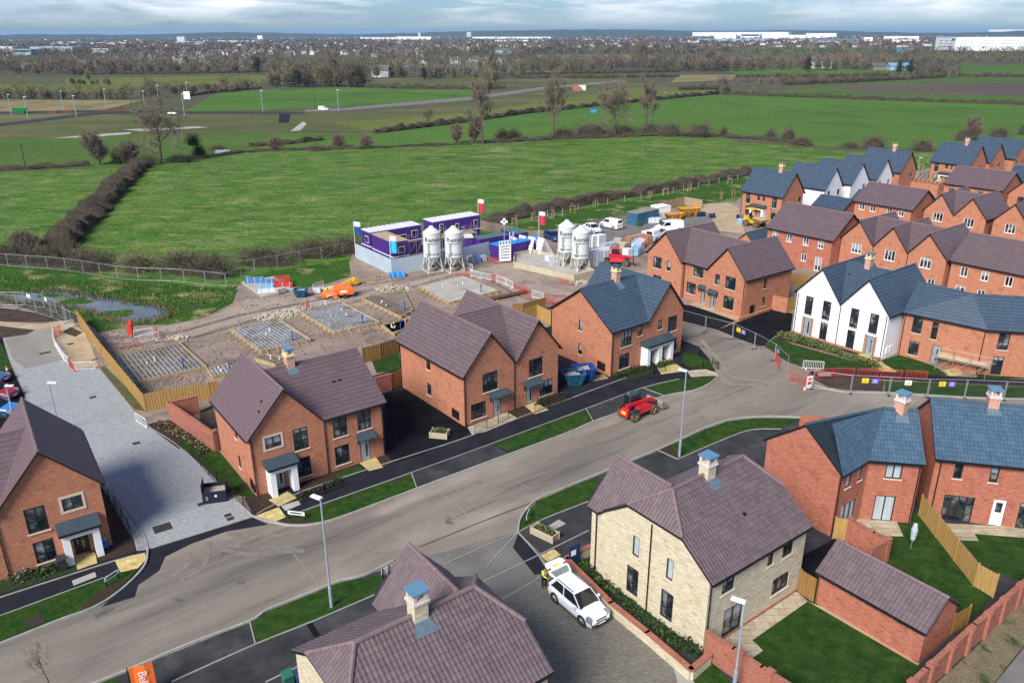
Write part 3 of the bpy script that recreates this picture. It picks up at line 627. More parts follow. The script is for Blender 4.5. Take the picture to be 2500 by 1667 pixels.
 def gable_y(s,prof,y0,y1,ov=O_V,link=True,mid=None,lr=None):
  for(xa,za),(xb,zb)in zip(prof,prof[1:]):
   lo,hi=((xa,za),(xb,zb))if za<zb else((xb,zb),(xa,za))
   s.roof([(lo[0],y0-ov,lo[1]),(lo[0],y1+ov,lo[1]),(hi[0],y1+ov,hi[1]),(hi[0],y0-ov,hi[1])])
  pk=[p for i,p in enumerate(prof)if 0<i<len(prof)-1 and p[1]>prof[i-1][1]and p[1]>prof[i+1][1]]
  vl=[p for i,p in enumerate(prof)if 0<i<len(prof)-1 and p[1]<prof[i-1][1]and p[1]<prof[i+1][1]]
  for x,z in pk:s.ridge((x,y0-ov,z),(x,y1+ov,z))
  if link:
   ym=mid or(y0+y1)/2
   for(xa,za),(xb,zb),v in zip(pk,pk[1:],vl):
    zz=lr or min(za,zb)-.03
    for yy in(y0-.05,y1+.05):
     t=Vector((v[0],yy,v[1]+.02))
     A,B2=Vector((xa+.02,ym,zz)),Vector((xb-.02,ym,zz))
     s.roof([t+(A-B2).normalized()*.05,t+(B2-A).normalized()*.05,B2,A],.05)
    s.ridge((xa,ym,zz),(xb,ym,zz),.09)
  s.gutter((prof[0][0],y0,prof[0][1]),(prof[0][0],y1,prof[0][1]));s.gutter((prof[-1][0],y0,prof[-1][1]),(prof[-1][0],y1,prof[-1][1]))
 def gable_x(s,x0,x1,W,e,r,y0=0,ov0=O_V,ov1=O_V,oe=O_E):
  ym=y0+W/2
  s.roof([(x0-ov0,y0-oe,e),(x1+ov1,y0-oe,e),(x1+ov1,ym,r),(x0-ov0,ym,r)])
  s.roof([(x0-ov0,y0+W+oe,e),(x1+ov1,y0+W+oe,e),(x1+ov1,ym,r),(x0-ov0,ym,r)])
  s.ridge((x0-ov0,ym,r),(x1+ov1,ym,r))
  s.gutter((x0,y0-oe,e),(x1,y0-oe,e));s.gutter((x0,y0+W+oe,e),(x1,y0+W+oe,e))
gap_shade_br=flat("gap_shade_brown",(.045,.028,.034),.8)  # dark riser colours, the shadow gap under pantile courses painted in
gap_shade_bl=flat("gap_shade_blue",(.010,.02,.032),.8)
_wc={}
def window_mesh(w,h,cols,rows,f,panel):
 k=('w',round(w,2),round(h,2),cols,rows,f.name,panel)
 if k not in _wc:
  mb=MB();t=.07
  mb.box(t/2,.075,0,t,.07,h);mb.box(w-t/2,.075,0,t,.07,h);mb.box(w/2,.075,0,w-2*t,.07,t);mb.box(w/2,.075,h-t,w-2*t,.07,t)
  for c in range(1,cols):mb.box(w*c/cols,.075,t,.075,.066,h-2*t)
  for r in rows:
   for c in range(cols):
    a,b2=(t if c==0 else w*c/cols+.0375),(w-t if c==cols-1 else w*(c+1)/cols-.0375)
    mb.box((a+b2)/2,.075,h*r-.03,b2-a,.062,.06)
  if panel:mb.box(w/2,.085,t,w-2*t,.03,h*panel-t)
  _wc[k]=mb.build("window",f,link=False)
 return _wc[k]
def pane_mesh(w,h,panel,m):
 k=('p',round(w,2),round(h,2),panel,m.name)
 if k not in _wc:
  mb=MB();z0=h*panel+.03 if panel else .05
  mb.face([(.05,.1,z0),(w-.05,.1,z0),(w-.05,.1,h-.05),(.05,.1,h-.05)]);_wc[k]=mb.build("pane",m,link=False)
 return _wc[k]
def sill_mesh(w):
 k=('s',round(w,2))
 if k not in _wc:
  mb=MB();mb.box(w/2,-.01,-.09,w+.16,.12,.085);_wc[k]=mb.build("sill",sill_m,link=False)
 return _wc[k]
def surround_mesh(w,h,t=.16):
 k=('r',round(w,2),round(h,2))
 if k not in _wc:
  mb=MB();y=-.012
  mb.box(-t/2,y,-t,t,.05,h+2*t);mb.box(w+t/2,y,-t,t,.05,h+2*t);mb.box(w/2,y,-t,w,.05,t);mb.box(w/2,y,h,w,.05,t)
  _wc[k]=mb.build("surround",sill_m,link=False)
 return _wc[k]
brick_pk2=brickmat("brick_pinkish",(.50,.22,.15),(.58,.30,.22),(.5,.36,.28));cream_c=M("cream_cap",[(.60,.48,.30),(.70,.58,.38)],3,.8);greylid=flat("grey_lid",(.16,.18,.20),.5)
def chimney(h,x,y,z0,z1,stack=None,w=.62,dp=.8,lid=None,top=None):
 mb=MB();mb.box(x,y,z0,w,dp,z1-z0-.72);c=mb.build("chimney",stack or brick_pk2,h.root)
 zt=z1-.72
 mb=MB();mb.box(x,y,zt,w+.16,dp+.16,.12);mb.box(x,y,zt+.12,w+.04,dp+.04,.1)
 for sx in(-1,1):
  for sy in(-1,1):mb.box(x+sx*(w/2-.07),y+sy*(dp/2-.07),zt+.22,.16,.16,.38)
 mb.box(x,y,zt+.22,.1,dp*.5,.38)
 mb.build("stone_top",top or mort_m,c)
 mb=MB();mb.box(x,y,zt+.6,w+.2,dp+.2,.05);mb.box(x,y,zt+.65,w+.17,dp+.17,.04);mb.build("lead_lid",lid or lead_m,c)
 return c
flash_m=M("lead_flashing",[(.075,.115,.15),(.12,.17,.21)],4,.5,spec=.5)
def flashing(h,pts):
 mb=MB()
 for poly in pts:mb.face(poly)
 mb.build("flashing",flash_m,h.root)
def porch(h,k,a,w,z,dp,hgt,m=None,t=.42,canopy=True,mid=None):
 O,D,th=h.fac[k];mb=MB()
 mb.box(t/2,-dp/2-.004,0,t,dp,hgt);mb.box(w-t/2,-dp/2-.004,0,t,dp,hgt)
 if mid:mb.box(w/2,-dp/2-.004,0,mid,dp,hgt)
 mb.box(w/2,-dp/2-.004,hgt+.002,w,dp,t*.9)
 o=mb.build("porch",m or render_m,h.root,O+D*a+Vector((0,0,z)),th)
 if canopy:
  zc=hgt+t*.9+.004;mb=MB();x0,x1=-.18,w+.18
  mb.hexa([(x0,-dp-.22,zc),(x1,-dp-.22,zc),(x1,-.004,zc),(x0,-.004,zc)],[(x0,-dp-.2,zc+.16),(x1,-dp-.2,zc+.16),(x1,-.004,zc+.5),(x0,-.004,zc+.5)])
  mb.box(w/2,-dp-.235,zc,w+.36,.03,.17,mi=1)
  mb.build("canopy",[slate_can,black_m],o)
 return o
def door_canopy(h,k,a,w,z,dp=.75):
 O,D,th=h.fac[k];mb=MB()
 mb.hexa([(0,-dp,0),(w,-dp,0),(w,-.004,.05),(0,-.004,.05)],[(0,-dp,.09),(w,-dp,.09),(w,-.004,.42),(0,-.004,.42)])
 for x in(.12,w-.12):mb.beam((x,-.03,-.45),(x,-dp+.15,-.03),.06,mi=1);mb.beam((x,-.04,-.5),(x,-.04,-.01),.07,mi=1)
 return mb.build("canopy",[slate_can,black_m],h.root,O+D*a+Vector((0,0,z)),th)
def meter_box(h,k,a,z,w=.5,hh=.8,m=None):
 O,D,th=h.fac[k];mb=MB();mb.box(w/2,-.05,0,w,.09,hh);mb.build("meter_box",m or black_m,h.root,O+D*a+Vector((0,0,z)),th)
def wt(e,r,half,oe=O_E,dn=.14):return e+(r-e)/(half+oe)*oe-dn
h=House("house","brick house at the grey street corner with white porch, black door and small roof tiles",-27.69,46.37,34.93,brick_or,tile_br,ridge_br)
g_,W,e,r=6.03,9.13,4.95,8.45
zt=wt(e,r,g_/2)
hs=[(-2.37+g_,3.62,1.19,.94),(-4.55+g_,2.7,1.2,1.84),(-4.51+g_,.37,1.19,1.63),(-2.26+g_,.12,.95,2.0)]
k=h.facade(-g_,0,0,[(0,0),(g_,0),(g_,zt),(g_/2,r-.16),(0,zt)],hs)
h.win(k,*hs[0],surround=True);h.win(k,*hs[1],rows=(.45,));h.win(k,*hs[2],rows=(.4,));h.door(k,*hs[3],m=black_m)
porch(h,k,g_-2.86,2.2,0,1.0,2.05)
h.facade(0,0,90,[(0,0),(W,0),(W,zt),(0,zt)]);h.facade(0,W,180,[(0,0),(g_,0),(g_,zt),(g_/2,r-.16),(0,zt)]);h.facade(-g_,W,270,[(0,0),(W,0),(W,zt),(0,zt)])
h.gable_y([(-g_,e),(-g_/2,r),(O_E,e)],0,W);h.mats[0]=tile_sm
kw=h.facade(-11,0,0,[(0,0),(11-g_,0),(11-g_,zt),(0,zt)],[(1.0,2.9,1.2,1.75),(3.2,2.9,1.2,1.75),(1.0,.4,1.2,1.65)])
for q in[(1.0,2.9,1.2,1.75),(3.2,2.9,1.2,1.75),(1.0,.4,1.2,1.65)]:h.win(kw,*q,rows=(.45,))
h.facade(-11,9.4,270,[(0,0),(9.4,0),(9.4,zt),(4.7,7.95),(0,zt)]);h.facade(-g_,9.4,180,[(0,0),(11-g_,0),(11-g_,zt),(0,zt)])
yr,rr=4.7,8.1;xj=-g_/2-(r-rr)/(r-e)*(g_/2)
mbw=MB();hold=h.R;h.R=mbw
h.roof([(-11.3,-.3,e),(-g_,-.3,e),(xj,yr,rr),(-11.3,yr,rr)]);h.roof([(-11.3,9.7,e),(-g_,9.7,e),(xj,yr,rr),(-11.3,yr,rr)]);h.ridge((-11.3,yr,rr),(xj,yr,rr));h.R=hold
mbw.build("roof",[tile_br,black_m,ridge_br,black_m],h.root);h.gutter((-11,-.3,e),(-g_,-.3,e));h.pipe(-g_-.1,0,e)
h.vent(-1.0,1.9,6.15);h.vent(-1.0,2.5,6.15)
h.finish();H1=h
h=House("house","brick house between grey street and black driveway, one gable over its white porch, blue-capped chimney",-19.53,52.46,36.0,brick_or,tile_br,ridge_br)
xv,x1,L,W,W2,e,r,r2=5.79,2.87,10.98,8.54,9.36,4.93,8.38,8.11
zt=wt(e,r,xv/2)
hs=[(1.13,3.74,1.26,.95),(3.33,2.86,1.19,1.84),(3.31,.5,1.2,1.65),(1.45,.1,.95,2.0)]
k=h.facade(0,0,0,[(0,0),(xv,0),(xv,e-.12),(x1,r-.16),(0,zt)],hs)
h.win(k,*hs[0],surround=True);h.win(k,*hs[1],rows=(.42,));h.win(k,*hs[2],rows=(.4,));h.door(k,*hs[3])
porch(h,k,.92,2.12,0,1.0,2.05)
kl=h.facade(0,W,270,[(0,0),(W,0),(W,zt),(0,zt)],[(4.9,3.6,.55,1.05),(4.9,1.0,.55,1.1)])
h.win(kl,4.9,3.6,.55,1.05,1);h.win(kl,4.9,1.0,.55,1.1,1);meter_box(h,kl,7.6,.45);meter_box(h,kl,8.15,.4,.4,.7)
h.facade(xv,W,180,[(0,0),(xv,0),(xv,zt),(xv-x1,r-.16),(0,e-.12)])
hs=[(.8,2.95,1.22,1.74),(2.92,2.95,1.22,1.76),(.78,.47,1.26,1.68),(2.95,.1,.95,2.0)]
k=h.facade(xv,0,0,[(0,0),(L-xv,0),(L-xv,zt),(0,zt)],hs)
for q in hs[:3]:h.win(k,*q,rows=(.42,))
h.door(k,*hs[3]);door_canopy(h,k,2.7,1.5,2.3)
h.facade(L,0,90,[(0,0),(W2,0),(W2,zt),(W2/2,r2-.16),(0,zt)]);h.facade(L,W2,180,[(0,0),(L-xv,0),(L-xv,zt),(0,zt)]);h.facade(xv,W2,270,[(0,0),(W2-W,0),(W2-W,zt),(0,zt)])
h.gable_y([(-O_E,e),(x1,r),(xv,e)],0,W)
xj=x1+(r-r2)/(r-e)*(xv-x1)
mbw=MB();hold=h.R;h.R=mbw
h.roof([(xv,-.3,e),(L+.3,-.3,e),(L+.3,W2/2,r2),(xj,W2/2,r2)]);h.roof([(xv,W2+.3,e),(L+.3,W2+.3,e),(L+.3,W2/2,r2),(xj,W2/2,r2)]);h.ridge((xj,W2/2,r2),(L+.3,W2/2,r2));h.vent(8.0,2.4,6.62);h.vent(8.5,2.4,6.62)
h.R=hold;mbw.build("roof",[tile_br,black_m,ridge_br,black_m],h.root);h.mats[0]=tile_sm
h.gutter((xv,-.3,e),(L,-.3,e));h.pipe(xv+.1,0,e);h.pipe(.08,0,e,dy=-.07);h.pipe(L,0,e,dx=-.1)
h.vent(1.7,1.3,7.05);h.vent(1.25,.75,6.55)
chimney(h,5.3,W2/2,7.6,9.6,top=cream_c);zf=lambda y:e+(r2-e)/(W2/2+.3)*(y+.3)+.02
flashing(h,[[(4.85,3.75,zf(3.75)),(5.8,3.75,zf(3.75)),(5.7,4.4,zf(4.4)),(4.95,4.4,zf(4.4))]])
h.finish();H2=h
def m_house(name,label,X,Y,yaw,wall,tile,ridge,L,W,e,r,xs,yends=None,style='flat',group=None,frame=None,link=True):
 h=House(name,label,X,Y,yaw,wall,tile,ridge,style,group=group,frame=frame)
 prof=[(x,(e,r)[i%2])for i,x in enumerate(xs)];prof[0]=(-O_E,e);prof[-1]=(L+O_E,e)
 zt=wt(e,r,xs[1])
 top=[(L,zt)]+[(x,z-.16)for x,z in reversed(prof[1:-1])]+[(0,zt)]
 h.front=[(0,0),(L,0)]+top;h.back=[(0,0),(L,0),(L,zt)]+[(L-x,z-.16)for x,z in prof[1:-1]]+[(0,zt)]
 h.zt=zt;h.gable_y(prof,0,W,link=link)
 h.L_,h.W_=L,W
 return h
h=m_house("house","brown roofed brick pair with two gables and slate canopies between black driveway and blue skips",-4.27,63.95,37.78,brick_or,tile_br,ridge_br,10.99,11.04,4.97,8.45,[0,2.87,5.65,8.33,11])
hs=[(2.05,2.75,1.72,1.85),(.73,.44,1.68,1.53),(3.18,.08,.92,2.0),(7.4,2.82,1.7,1.78),(7.08,.08,.88,2.0),(8.76,.48,1.62,1.55)]
k=h.facade(0,0,0,h.front,hs)
for i in(0,1,3,5):h.win(k,*hs[i],cols=3,rows=(.36,))
h.door(k,*hs[2]);h.door(k,*hs[4]);door_canopy(h,k,2.75,2.0,2.2,.8);door_canopy(h,k,6.7,2.0,2.2,.8)
hl=[(4.9,3.65,.68,1.12),(4.88,1.06,.69,1.22)]
kl=h.facade(0,11.04,270,[(0,0),(11.04,0),(11.04,h.zt),(0,h.zt)],hl)
for q in hl:h.win(kl,*q,cols=1)
meter_box(h,kl,9.13,.42);meter_box(h,kl,9.72,.38)
h.facade(10.99,0,90,[(0,0),(11.04,0),(11.04,h.zt),(0,h.zt)]);h.facade(10.99,11.04,180,h.back)
h.pipe(5.65,0,4.9);h.pipe(.08,0,4.9);h.pipe(0,11,4.9,dx=-.08,dy=-.1);h.vent(1.3,3.6,6.52);h.vent(1.0,3.0,6.2)
h.finish();H3=h
h=House("house","brick pair with dark blue roof, shared white double porch and chimney beside the road bend",10.07,74.95,38.76,brick_or,tile_bl,ridge_bl)
xv,L,W,e,r,W2=5.08,10.95,9.2,5.0,8.42,9.9
x1=(xv+L+.3)/2;r2=8.6;zt=wt(e,r,W/2)
hs=[(1.39,2.9,1.59,1.77),(3.8,3.58,.72,1.06),(1.23,.48,1.55,1.63),(4.98,.08,.02,.02)][:3]
k=h.facade(0,0,0,[(0,0),(xv,0),(xv,e-.12),(0,zt)],hs)
h.win(k,*hs[0],cols=3,rows=(.36,));h.win(k,*hs[1],cols=1);h.win(k,*hs[2],cols=3,rows=(.36,))
hs=[(6.98-xv,3.55,.65,1.1),(8.55-xv,2.87,1.52,1.75),(8.8-xv,.5,1.45,1.55),(5.3-xv,.08,.9,2.0),(7.45-xv,.08,.9,2.0)]
k2=h.facade(xv,0,0,[(0,0),(L-xv,0),(L-xv,zt),(x1-xv,r2-.16),(0,e-.12)],hs)
h.win(k2,*hs[0],cols=1);h.win(k2,*hs[1],cols=3,rows=(.36,));h.win(k2,*hs[2],cols=3,rows=(.36,))
h.door(k2,*hs[3],m=flat("door_brown",(.10,.05,.035),.5));h.door(k2,*hs[4],m=MATS["door_brown"]);porch(h,k,4.5,4.1,0,.95,2.0,t=.45,mid=.55)
hl=[(4.34,3.8,.6,1.15),(4.36,1.14,.58,1.2)]
kl=h.facade(0,W,270,[(0,0),(W,0),(W,zt),(W/2,r-.16),(0,zt)],hl)
for q in hl:h.win(kl,*q,cols=1)
meter_box(h,kl,7.36,.5);meter_box(h,kl,7.95,.45)
h.facade(L,0,90,[(0,0),(W2,0),(W2,zt),(0,zt)]);h.facade(L,W2,180,[(0,0),(L-xv,0),(L-xv,e-.12),(L-x1,r2-.16),(0,zt)]);h.facade(xv,W2,270,[(0,0),(W2-W,0),(W2-W,e-.12),(0,e-.12)]);h.facade(xv,W,180,[(0,0),(xv,0),(xv,zt),(0,zt)])
h.gable_y([(xv,e),(x1,r2),(L+.3,e)],0,W2)
xj=x1-(r2-r)/(r2-e)*(x1-xv)
h.roof([(-.3,-.3,e),(xv,-.3,e),(xj,W/2,r),(-.3,W/2,r)]);h.roof([(-.3,W+.3,e),(xv,W+.3,e),(xj,W/2,r),(-.3,W/2,r)]);h.ridge((-.3,W/2,r),(xj,W/2,r))
h.gutter((0,-.3,e),(xv,-.3,e));h.pipe(.1,0,4.9);h.pipe(0,W,4.9,dx=-.08,dy=-.1)
chimney(h,5.0,W/2,7.9,10.05,w=.62,dp=.75,lid=MATS['canopy_slate'],top=cream_c);zf=lambda y:e+(r-e)/(W/2+.3)*(y+.3)+.02
flashing(h,[[(4.5,3.5,zf(3.5)),(5.5,3.5,zf(3.5)),(5.4,4.2,zf(4.2)),(4.6,4.2,zf(4.2))]])
h.finish();H4=h
h=m_house("house","white rendered pair with two gables, blue slate roof and tall dark windows beside the lawn",33.09,88.04,-51.7,render_m,tile_bl,ridge_bl,10.96,9.45,4.98,8.46,[0,2.86,5.53,8.33,11])
hs=[(1.17,2.64,.95,2.18),(3.37,2.63,.98,2.17),(6.74,2.63,.95,2.2),(8.96,2.6,.98,2.22),(1.28,.06,1.0,2.25),(3.4,.22,.9,2.06),(6.7,.2,.93,2.08),(8.92,.0,.98,2.28)]
k=h.facade(0,0,0,h.front,hs)
for i in(0,1,2,3):h.win(k,*hs[i],cols=2 if i in(1,2)else 1,rows=(.5,),panel=.42 if i in(0,3)else 0)
h.win(k,*hs[5],cols=2,rows=(.5,),panel=.4,sill=False);h.win(k,*hs[6],cols=2,rows=(.5,),panel=.4,sill=False)
h.door(k,*hs[4]);h.door(k,*hs[7])
mb=MB()
for a,w in((1.28,1.0),(8.92,.98)):mb.box(a-.11,-.015,0,.2,.04,2.35);mb.box(a+w+.11,-.015,0,.2,.04,2.35)
for a,b2 in((.0,1.05),(2.5,8.7),(10.2,10.96)):mb.box((a+b2)/2,-.018,0,b2-a,.04,.22)
mb.build("brick_plinth",brick_or,h.root)
h.facade(10.96,0,90,[(0,0),(9.45,0),(9.45,h.zt),(0,h.zt)]);h.facade(0,9.45,270,[(0,0),(9.45,0),(9.45,h.zt),(0,h.zt)]);h.facade(10.96,9.45,180,h.back)
h.pipe(5.53,0,4.8);h.pipe(.2,0,4.9);h.pipe(10.8,0,4.9);meter_box(h,1,.6,.5,.5,.8,whitepl);meter_box(h,1,1.3,.5,.4,.8,whitepl)
chimney(h,5.5,4.72,7.9,10.0,lid=greylid,top=cream_c);h.vent(4.2,3.3,7.35);h.vent(9.6,1.2,6.8)
h.finish();H6=h
def slab_house(name,label,X,Y,yaw,L,W,e,r,wall,tile,ridge,fr,group=None,frame=None,style='flat',ends=True,back=True,ov0=O_V,ov1=O_V,right=(),left=(),finish=True,hipfac=True):
 h=House(name,label,X,Y,yaw,wall,tile,ridge,style,group=group,frame=frame)
 zt=wt(e,r,W/2);h.zt=zt
 k=h.facade(0,0,0,[(0,0),(L,0),(L,zt),(0,zt)],[q[:4]for q in fr])
 for q in fr:h.win(k,*q)
 gp=[(0,0),(W,0),(W,zt),(W/2,r-.16),(0,zt)]
 k2=h.facade(L,0,90,gp,[q[:4]for q in right])
 for q in right:h.win(k2,*q)
 k3=h.facade(0,W,270,gp,[q[:4]for q in left])
 for q in left:h.win(k3,*q)
 h.facade(L,W,180,[(0,0),(L,0),(L,zt),(0,zt)])
 h.gable_x(0,L,W,e,r,ov0=ov0,ov1=ov1)
 if finish:h.finish()
 return h
A0,A1=P('F',1478,752),P('F',2022,886)
ya=math.degrees(math.atan2(A1.y-A0.y,A1.x-A0.x));La=(A1-A0).length
h=House("terrace_house","angled brick terrace with long blue slate roof behind scaffolding, joined to the white pair",A0.x,A0.y,ya,brick_or,tile_bl,ridge_bl)
yb=-12.0-ya;cb,sb=math.cos(math.radians(yb)),math.sin(math.radians(yb));Lb=9.0;W,e,r=6.0,5.0,7.7;zt=wt(e,r,W/2)
hs=[(.95,2.95,.98,1.75),(2.9,2.7,.6,1.9),(1.0,.45,1.0,1.6),(3.3,.1,.9,2.0)]
k=h.facade(0,0,0,[(0,0),(La,0),(La,zt),(0,zt)],hs)
h.win(k,*hs[0],rows=(.45,));h.win(k,*hs[1],cols=1);h.win(k,*hs[2],rows=(.4,));h.door(k,*hs[3])
hs2=[(1.3,2.9,1.05,1.8),(1.25,.15,1.0,2.0),(4.3,2.9,1.05,1.8)]
k=h.facade(La,0,yb,[(0,0),(Lb,0),(Lb,zt),(0,zt)],hs2)
h.win(k,*hs2[0],rows=(.45,));h.win(k,*hs2[1],rows=(.5,),panel=.45,sill=False);h.win(k,*hs2[2],rows=(.45,))
h.facade(0,W,270,[(0,0),(W,0),(W,zt),(W/2,r-.16),(0,zt)])
def rotp(x,y,z):return(La+x*cb-y*sb,x*sb+y*cb,z)
tb=math.tan(math.radians(yb/2))
jr=rotp(-(W/2)*tb*1,W/2,r);je=rotp(.3*tb,-.3,e);jb=rotp(-(W+.3)*tb,W+.3,e)
h.roof([(-.1,-.3,e),je,jr,(-.1,W/2,r)]);h.roof([(-.1,W+.3,e),jb,jr,(-.1,W/2,r)])
h.roof([je,rotp(Lb,-.3,e),rotp(Lb,W/2,r),jr]);h.roof([jb,rotp(Lb,W+.3,e),rotp(Lb,W/2,r),jr])
h.ridge((0,W/2,r),jr);h.ridge(jr,rotp(Lb,W/2,r));h.ridge(jr,je,.05);h.gutter((0,-.3,e),je);h.gutter(je,rotp(Lb,-.3,e))
h.facade(*rotp(Lb,0,0)[:2],yb+90,[(0,0),(W,0),(W,zt),(W/2,r-.16),(0,zt)])
h.facade(*rotp(Lb,W,0)[:2],yb+180,[(0,0),(Lb+W*abs(tb),0),(Lb+W*abs(tb),zt),(0,zt)]);h.facade(La-W*.0,W,180,[(0,0),(La,0),(La,zt),(0,zt)])
h.pipe(La,0,4.9);h.pipe(.15,0,4.9);h.finish();H7=h
h=House("house","long brown roofed brick pair with two wide gables, recessed middle, grey doors",18.67,105.85,-53.75,brick_or,tile_br,ridge_br)
L,W,e,r,a1,a2=16.41,9.12,5.0,8.47,6.2,10.45;zt=wt(e,r,a1/2)
hs=[(1.01,3.2,1.53,1.55),(3.52,3.3,.66,1.35),(1.2,.7,1.5,1.5)]
k=h.facade(0,0,0,[(0,0),(a1,0),(a1,e-.12),(a1/2,r-.16),(0,zt)],hs)
for q,c in zip(hs,(3,1,3)):h.win(k,*q,cols=c)
hs=[(7.75-a1,3.45,1.62,1.4),(6.75-a1,.95,1.6,1.5),(9.3-a1,.05,.85,2.05)]
k=h.facade(a1,.5,0,[(0,0),(a2-a1,0),(a2-a1,e),(0,e)],hs)
for q in hs[:2]:h.win(k,*q,cols=3)
h.door(k,*hs[2]);door_canopy(h,k,8.95-a1,1.5,2.2,.6)
hs=[(11.74-a2,3.4,.73,1.35),(13.38-a2,3.28,1.56,1.6),(11.3-a2,.05,.85,2.05),(13.36-a2,.68,1.55,1.66)]
k=h.facade(a2,0,0,[(0,0),(L-a2,0),(L-a2,zt),((L-a2)/2,r-.16),(0,e-.12)],hs)
h.win(k,*hs[0],cols=1);h.win(k,*hs[1],cols=3);h.door(k,*hs[2]);h.win(k,*hs[3],cols=3);door_canopy(h,k,10.95-a2,1.5,2.2,.6)
hr=[(3.6,3.2,.6,1.3),(3.7,.9,.6,1.2)]
k=h.facade(L,0,90,[(0,0),(W,0),(W,zt),(0,zt)],hr)
for q in hr:h.win(k,*q,cols=1)
meter_box(h,k,1.3,.5,.8,1.0)
h.facade(0,W,270,[(0,0),(W,0),(W,zt),(0,zt)])
h.facade(a1,0,90,[(0,0),(.5,0),(.5,e-.1),(0,e-.1)]);h.facade(a2,.5,270,[(0,0),(.5,0),(.5,e-.1),(0,e-.1)])
h.facade(L,W,180,[(0,0),(L,0),(L,zt),(L-a1/2,r-.16),(L-a1,e),(L-a2,e),((L-a2)/2,r-.16),(0,zt)])
h.gable_y([(-.3,e),(a1/2,r),(a1+.1,e)],0,W);h.gable_y([(a2-.1,e),((a2+L)/2,r),(L+.3,e)],0,W)
h.roof([(a1+.1,.2,e),(a2-.1,.2,e),((a2+L)/2,W/2,r-.12),(a1/2,W/2,r-.12)]);h.roof([(a1+.1,W+.2,e),(a2-.1,W+.2,e),((a2+L)/2,W/2,r-.12),(a1/2,W/2,r-.12)])
h.ridge((a1/2,W/2,r-.12),((a2+L)/2,W/2,r-.12));h.pipe(L,0,4.9,dx=-.1);h.pipe(a1+.05,.5,4.9,dx=.05);h.vent(8.2,3.2,7.1)
h.finish();H5=h
w3=lambda s,z=3.5,w=.9,hh=1.27,c=2:(s,z,w,hh,c,(),white_f)
slab_house("house","brown roofed brick house with white windows in the rear row, nearest the yellow dumper",39.45,120.53,-51.5,10.8,8.9,5.0,8.34,brick_rd,tile_br,ridge_br,[w3(.9),w3(3.4),w3(6.2),w3(8.62),w3(6.2,1.1,.88,1.15),w3(8.5,.1,1.1,2.1),w3(1.0,1.0,.9,1.2)])
h=m_house("house","brick terrace of three front gables with white three-light windows behind the white pair",47.99,113.32,-52.2,brick_or,tile_br,ridge_br,15.0,9.24,5.02,8.1,[0,2.47,4.95,7.42,9.9,12.4,15.0])
hs=[(1.7,3.35,1.5,1.4),(6.65,3.3,1.5,1.45),(11.63,3.33,1.5,1.4),(13.08,1.0,.95,1.1),(1.7,.9,1.5,1.3),(6.7,.9,1.5,1.3),(11.0,.1,.95,2.1)]
k=h.facade(0,0,0,h.front,hs)
for i,q in enumerate(hs):h.win(k,*q,cols=3 if q[2]>1.2 else 2,frame=white_f)
h.facade(15,0,90,[(0,0),(9.24,0),(9.24,h.zt),(0,h.zt)]);h.facade(0,9.24,270,[(0,0),(9.24,0),(9.24,h.zt),(0,h.zt)]);h.facade(15,9.24,180,h.back);h.pipe(4.95,0,4.9);h.pipe(9.9,0,4.9);h.finish()
slab_house("house","wide brown roofed brick terrace at the right edge above the angled blue roof",57.98,101.53,-51.54,14.0,8.6,4.9,8.05,brick_or,tile_br,ridge_br,[w3(1.27,3.15),w3(3.84,3.15),w3(6.69,3.1),w3(9.3,3.1),(1.07,.5,1.2,1.4,2,(),white_f),w3(3.8,.7,.95,1.2),w3(6.7,.7),w3(9.3,.7)])
slab_house("house","brown roofed brick house in the middle rear row beside the white gables",61.14,141.0,-51.5,10.1,8.8,5.0,7.9,brick_or,tile_br,ridge_br,[w3(.85,3.65,.98,1.15),w3(2.9,3.65,.98,1.15),w3(5.9,3.65,.92,1.15),w3(7.95,3.65,.98,1.15),w3(.9,1,.95,1.2),w3(5.9,.9,.95,1.2)])
h=m_house("house","twin gabled brick house with white windows in the middle rear row",69.53,132.93,-51.0,brick_or,tile_br,ridge_br,9.75,9.23,5.03,8.16,[0,2.43,4.87,7.3,9.75])
hs=[(1.53,3.5,1.6,1.4),(6.5,3.4,1.55,1.42),(1.6,.9,1.5,1.3),(6.5,.9,1.5,1.3)]
k=h.facade(0,0,0,h.front,hs)
for q in hs:h.win(k,*q,cols=3,frame=white_f)
h.facade(9.75,0,90,[(0,0),(9.23,0),(9.23,h.zt),(0,h.zt)]);h.facade(0,9.23,270,[(0,0),(9.23,0),(9.23,h.zt),(0,h.zt)]);h.facade(9.75,9.23,180,h.back);h.finish()
h=m_house("house","single gable brick house at the right edge next to the twin gabled house",76.3,124.35,-52.2,brick_or,tile_br,ridge_br,10.7,10,5.0,8.27,[0,2.68,5.36,8.0,10.7])
hs=[(1.81,3.55,1.54,1.43),(1.8,.9,1.5,1.3),(7.2,3.5,1.5,1.4)]
k=h.facade(0,0,0,h.front,hs)
for q in hs:h.win(k,*q,cols=3,frame=white_f)
h.facade(10.7,0,90,[(0,0),(10,0),(10,h.zt),(0,h.zt)]);h.facade(0,10,270,[(0,0),(10,0),(10,h.zt),(0,h.zt)]);h.facade(10.7,10,180,h.back);h.finish()
slab_house("house","brown roofed brick house in the far rear row before the blue roofed terrace end",85.92,158.41,-51.5,10.5,9.2,5.0,8.0,brick_or,tile_br,ridge_br,[(1.0,2.9,.95,1.8,1),(6.3,2.9,.95,1.8,1),(1.0,.5,.95,1.6,1)])
h=m_house("house","orange brick gable cut by the right edge in the far rear row",92.14,147.36,-52.5,brick_or,tile_br,ridge_br,10.4,10,5.0,8.1,[0,2.6,5.2,7.8,10.4])
hs=[(1.6,3.0,1.1,1.7),(1.6,.6,1.1,1.6)]
k=h.facade(0,0,0,h.front,hs)
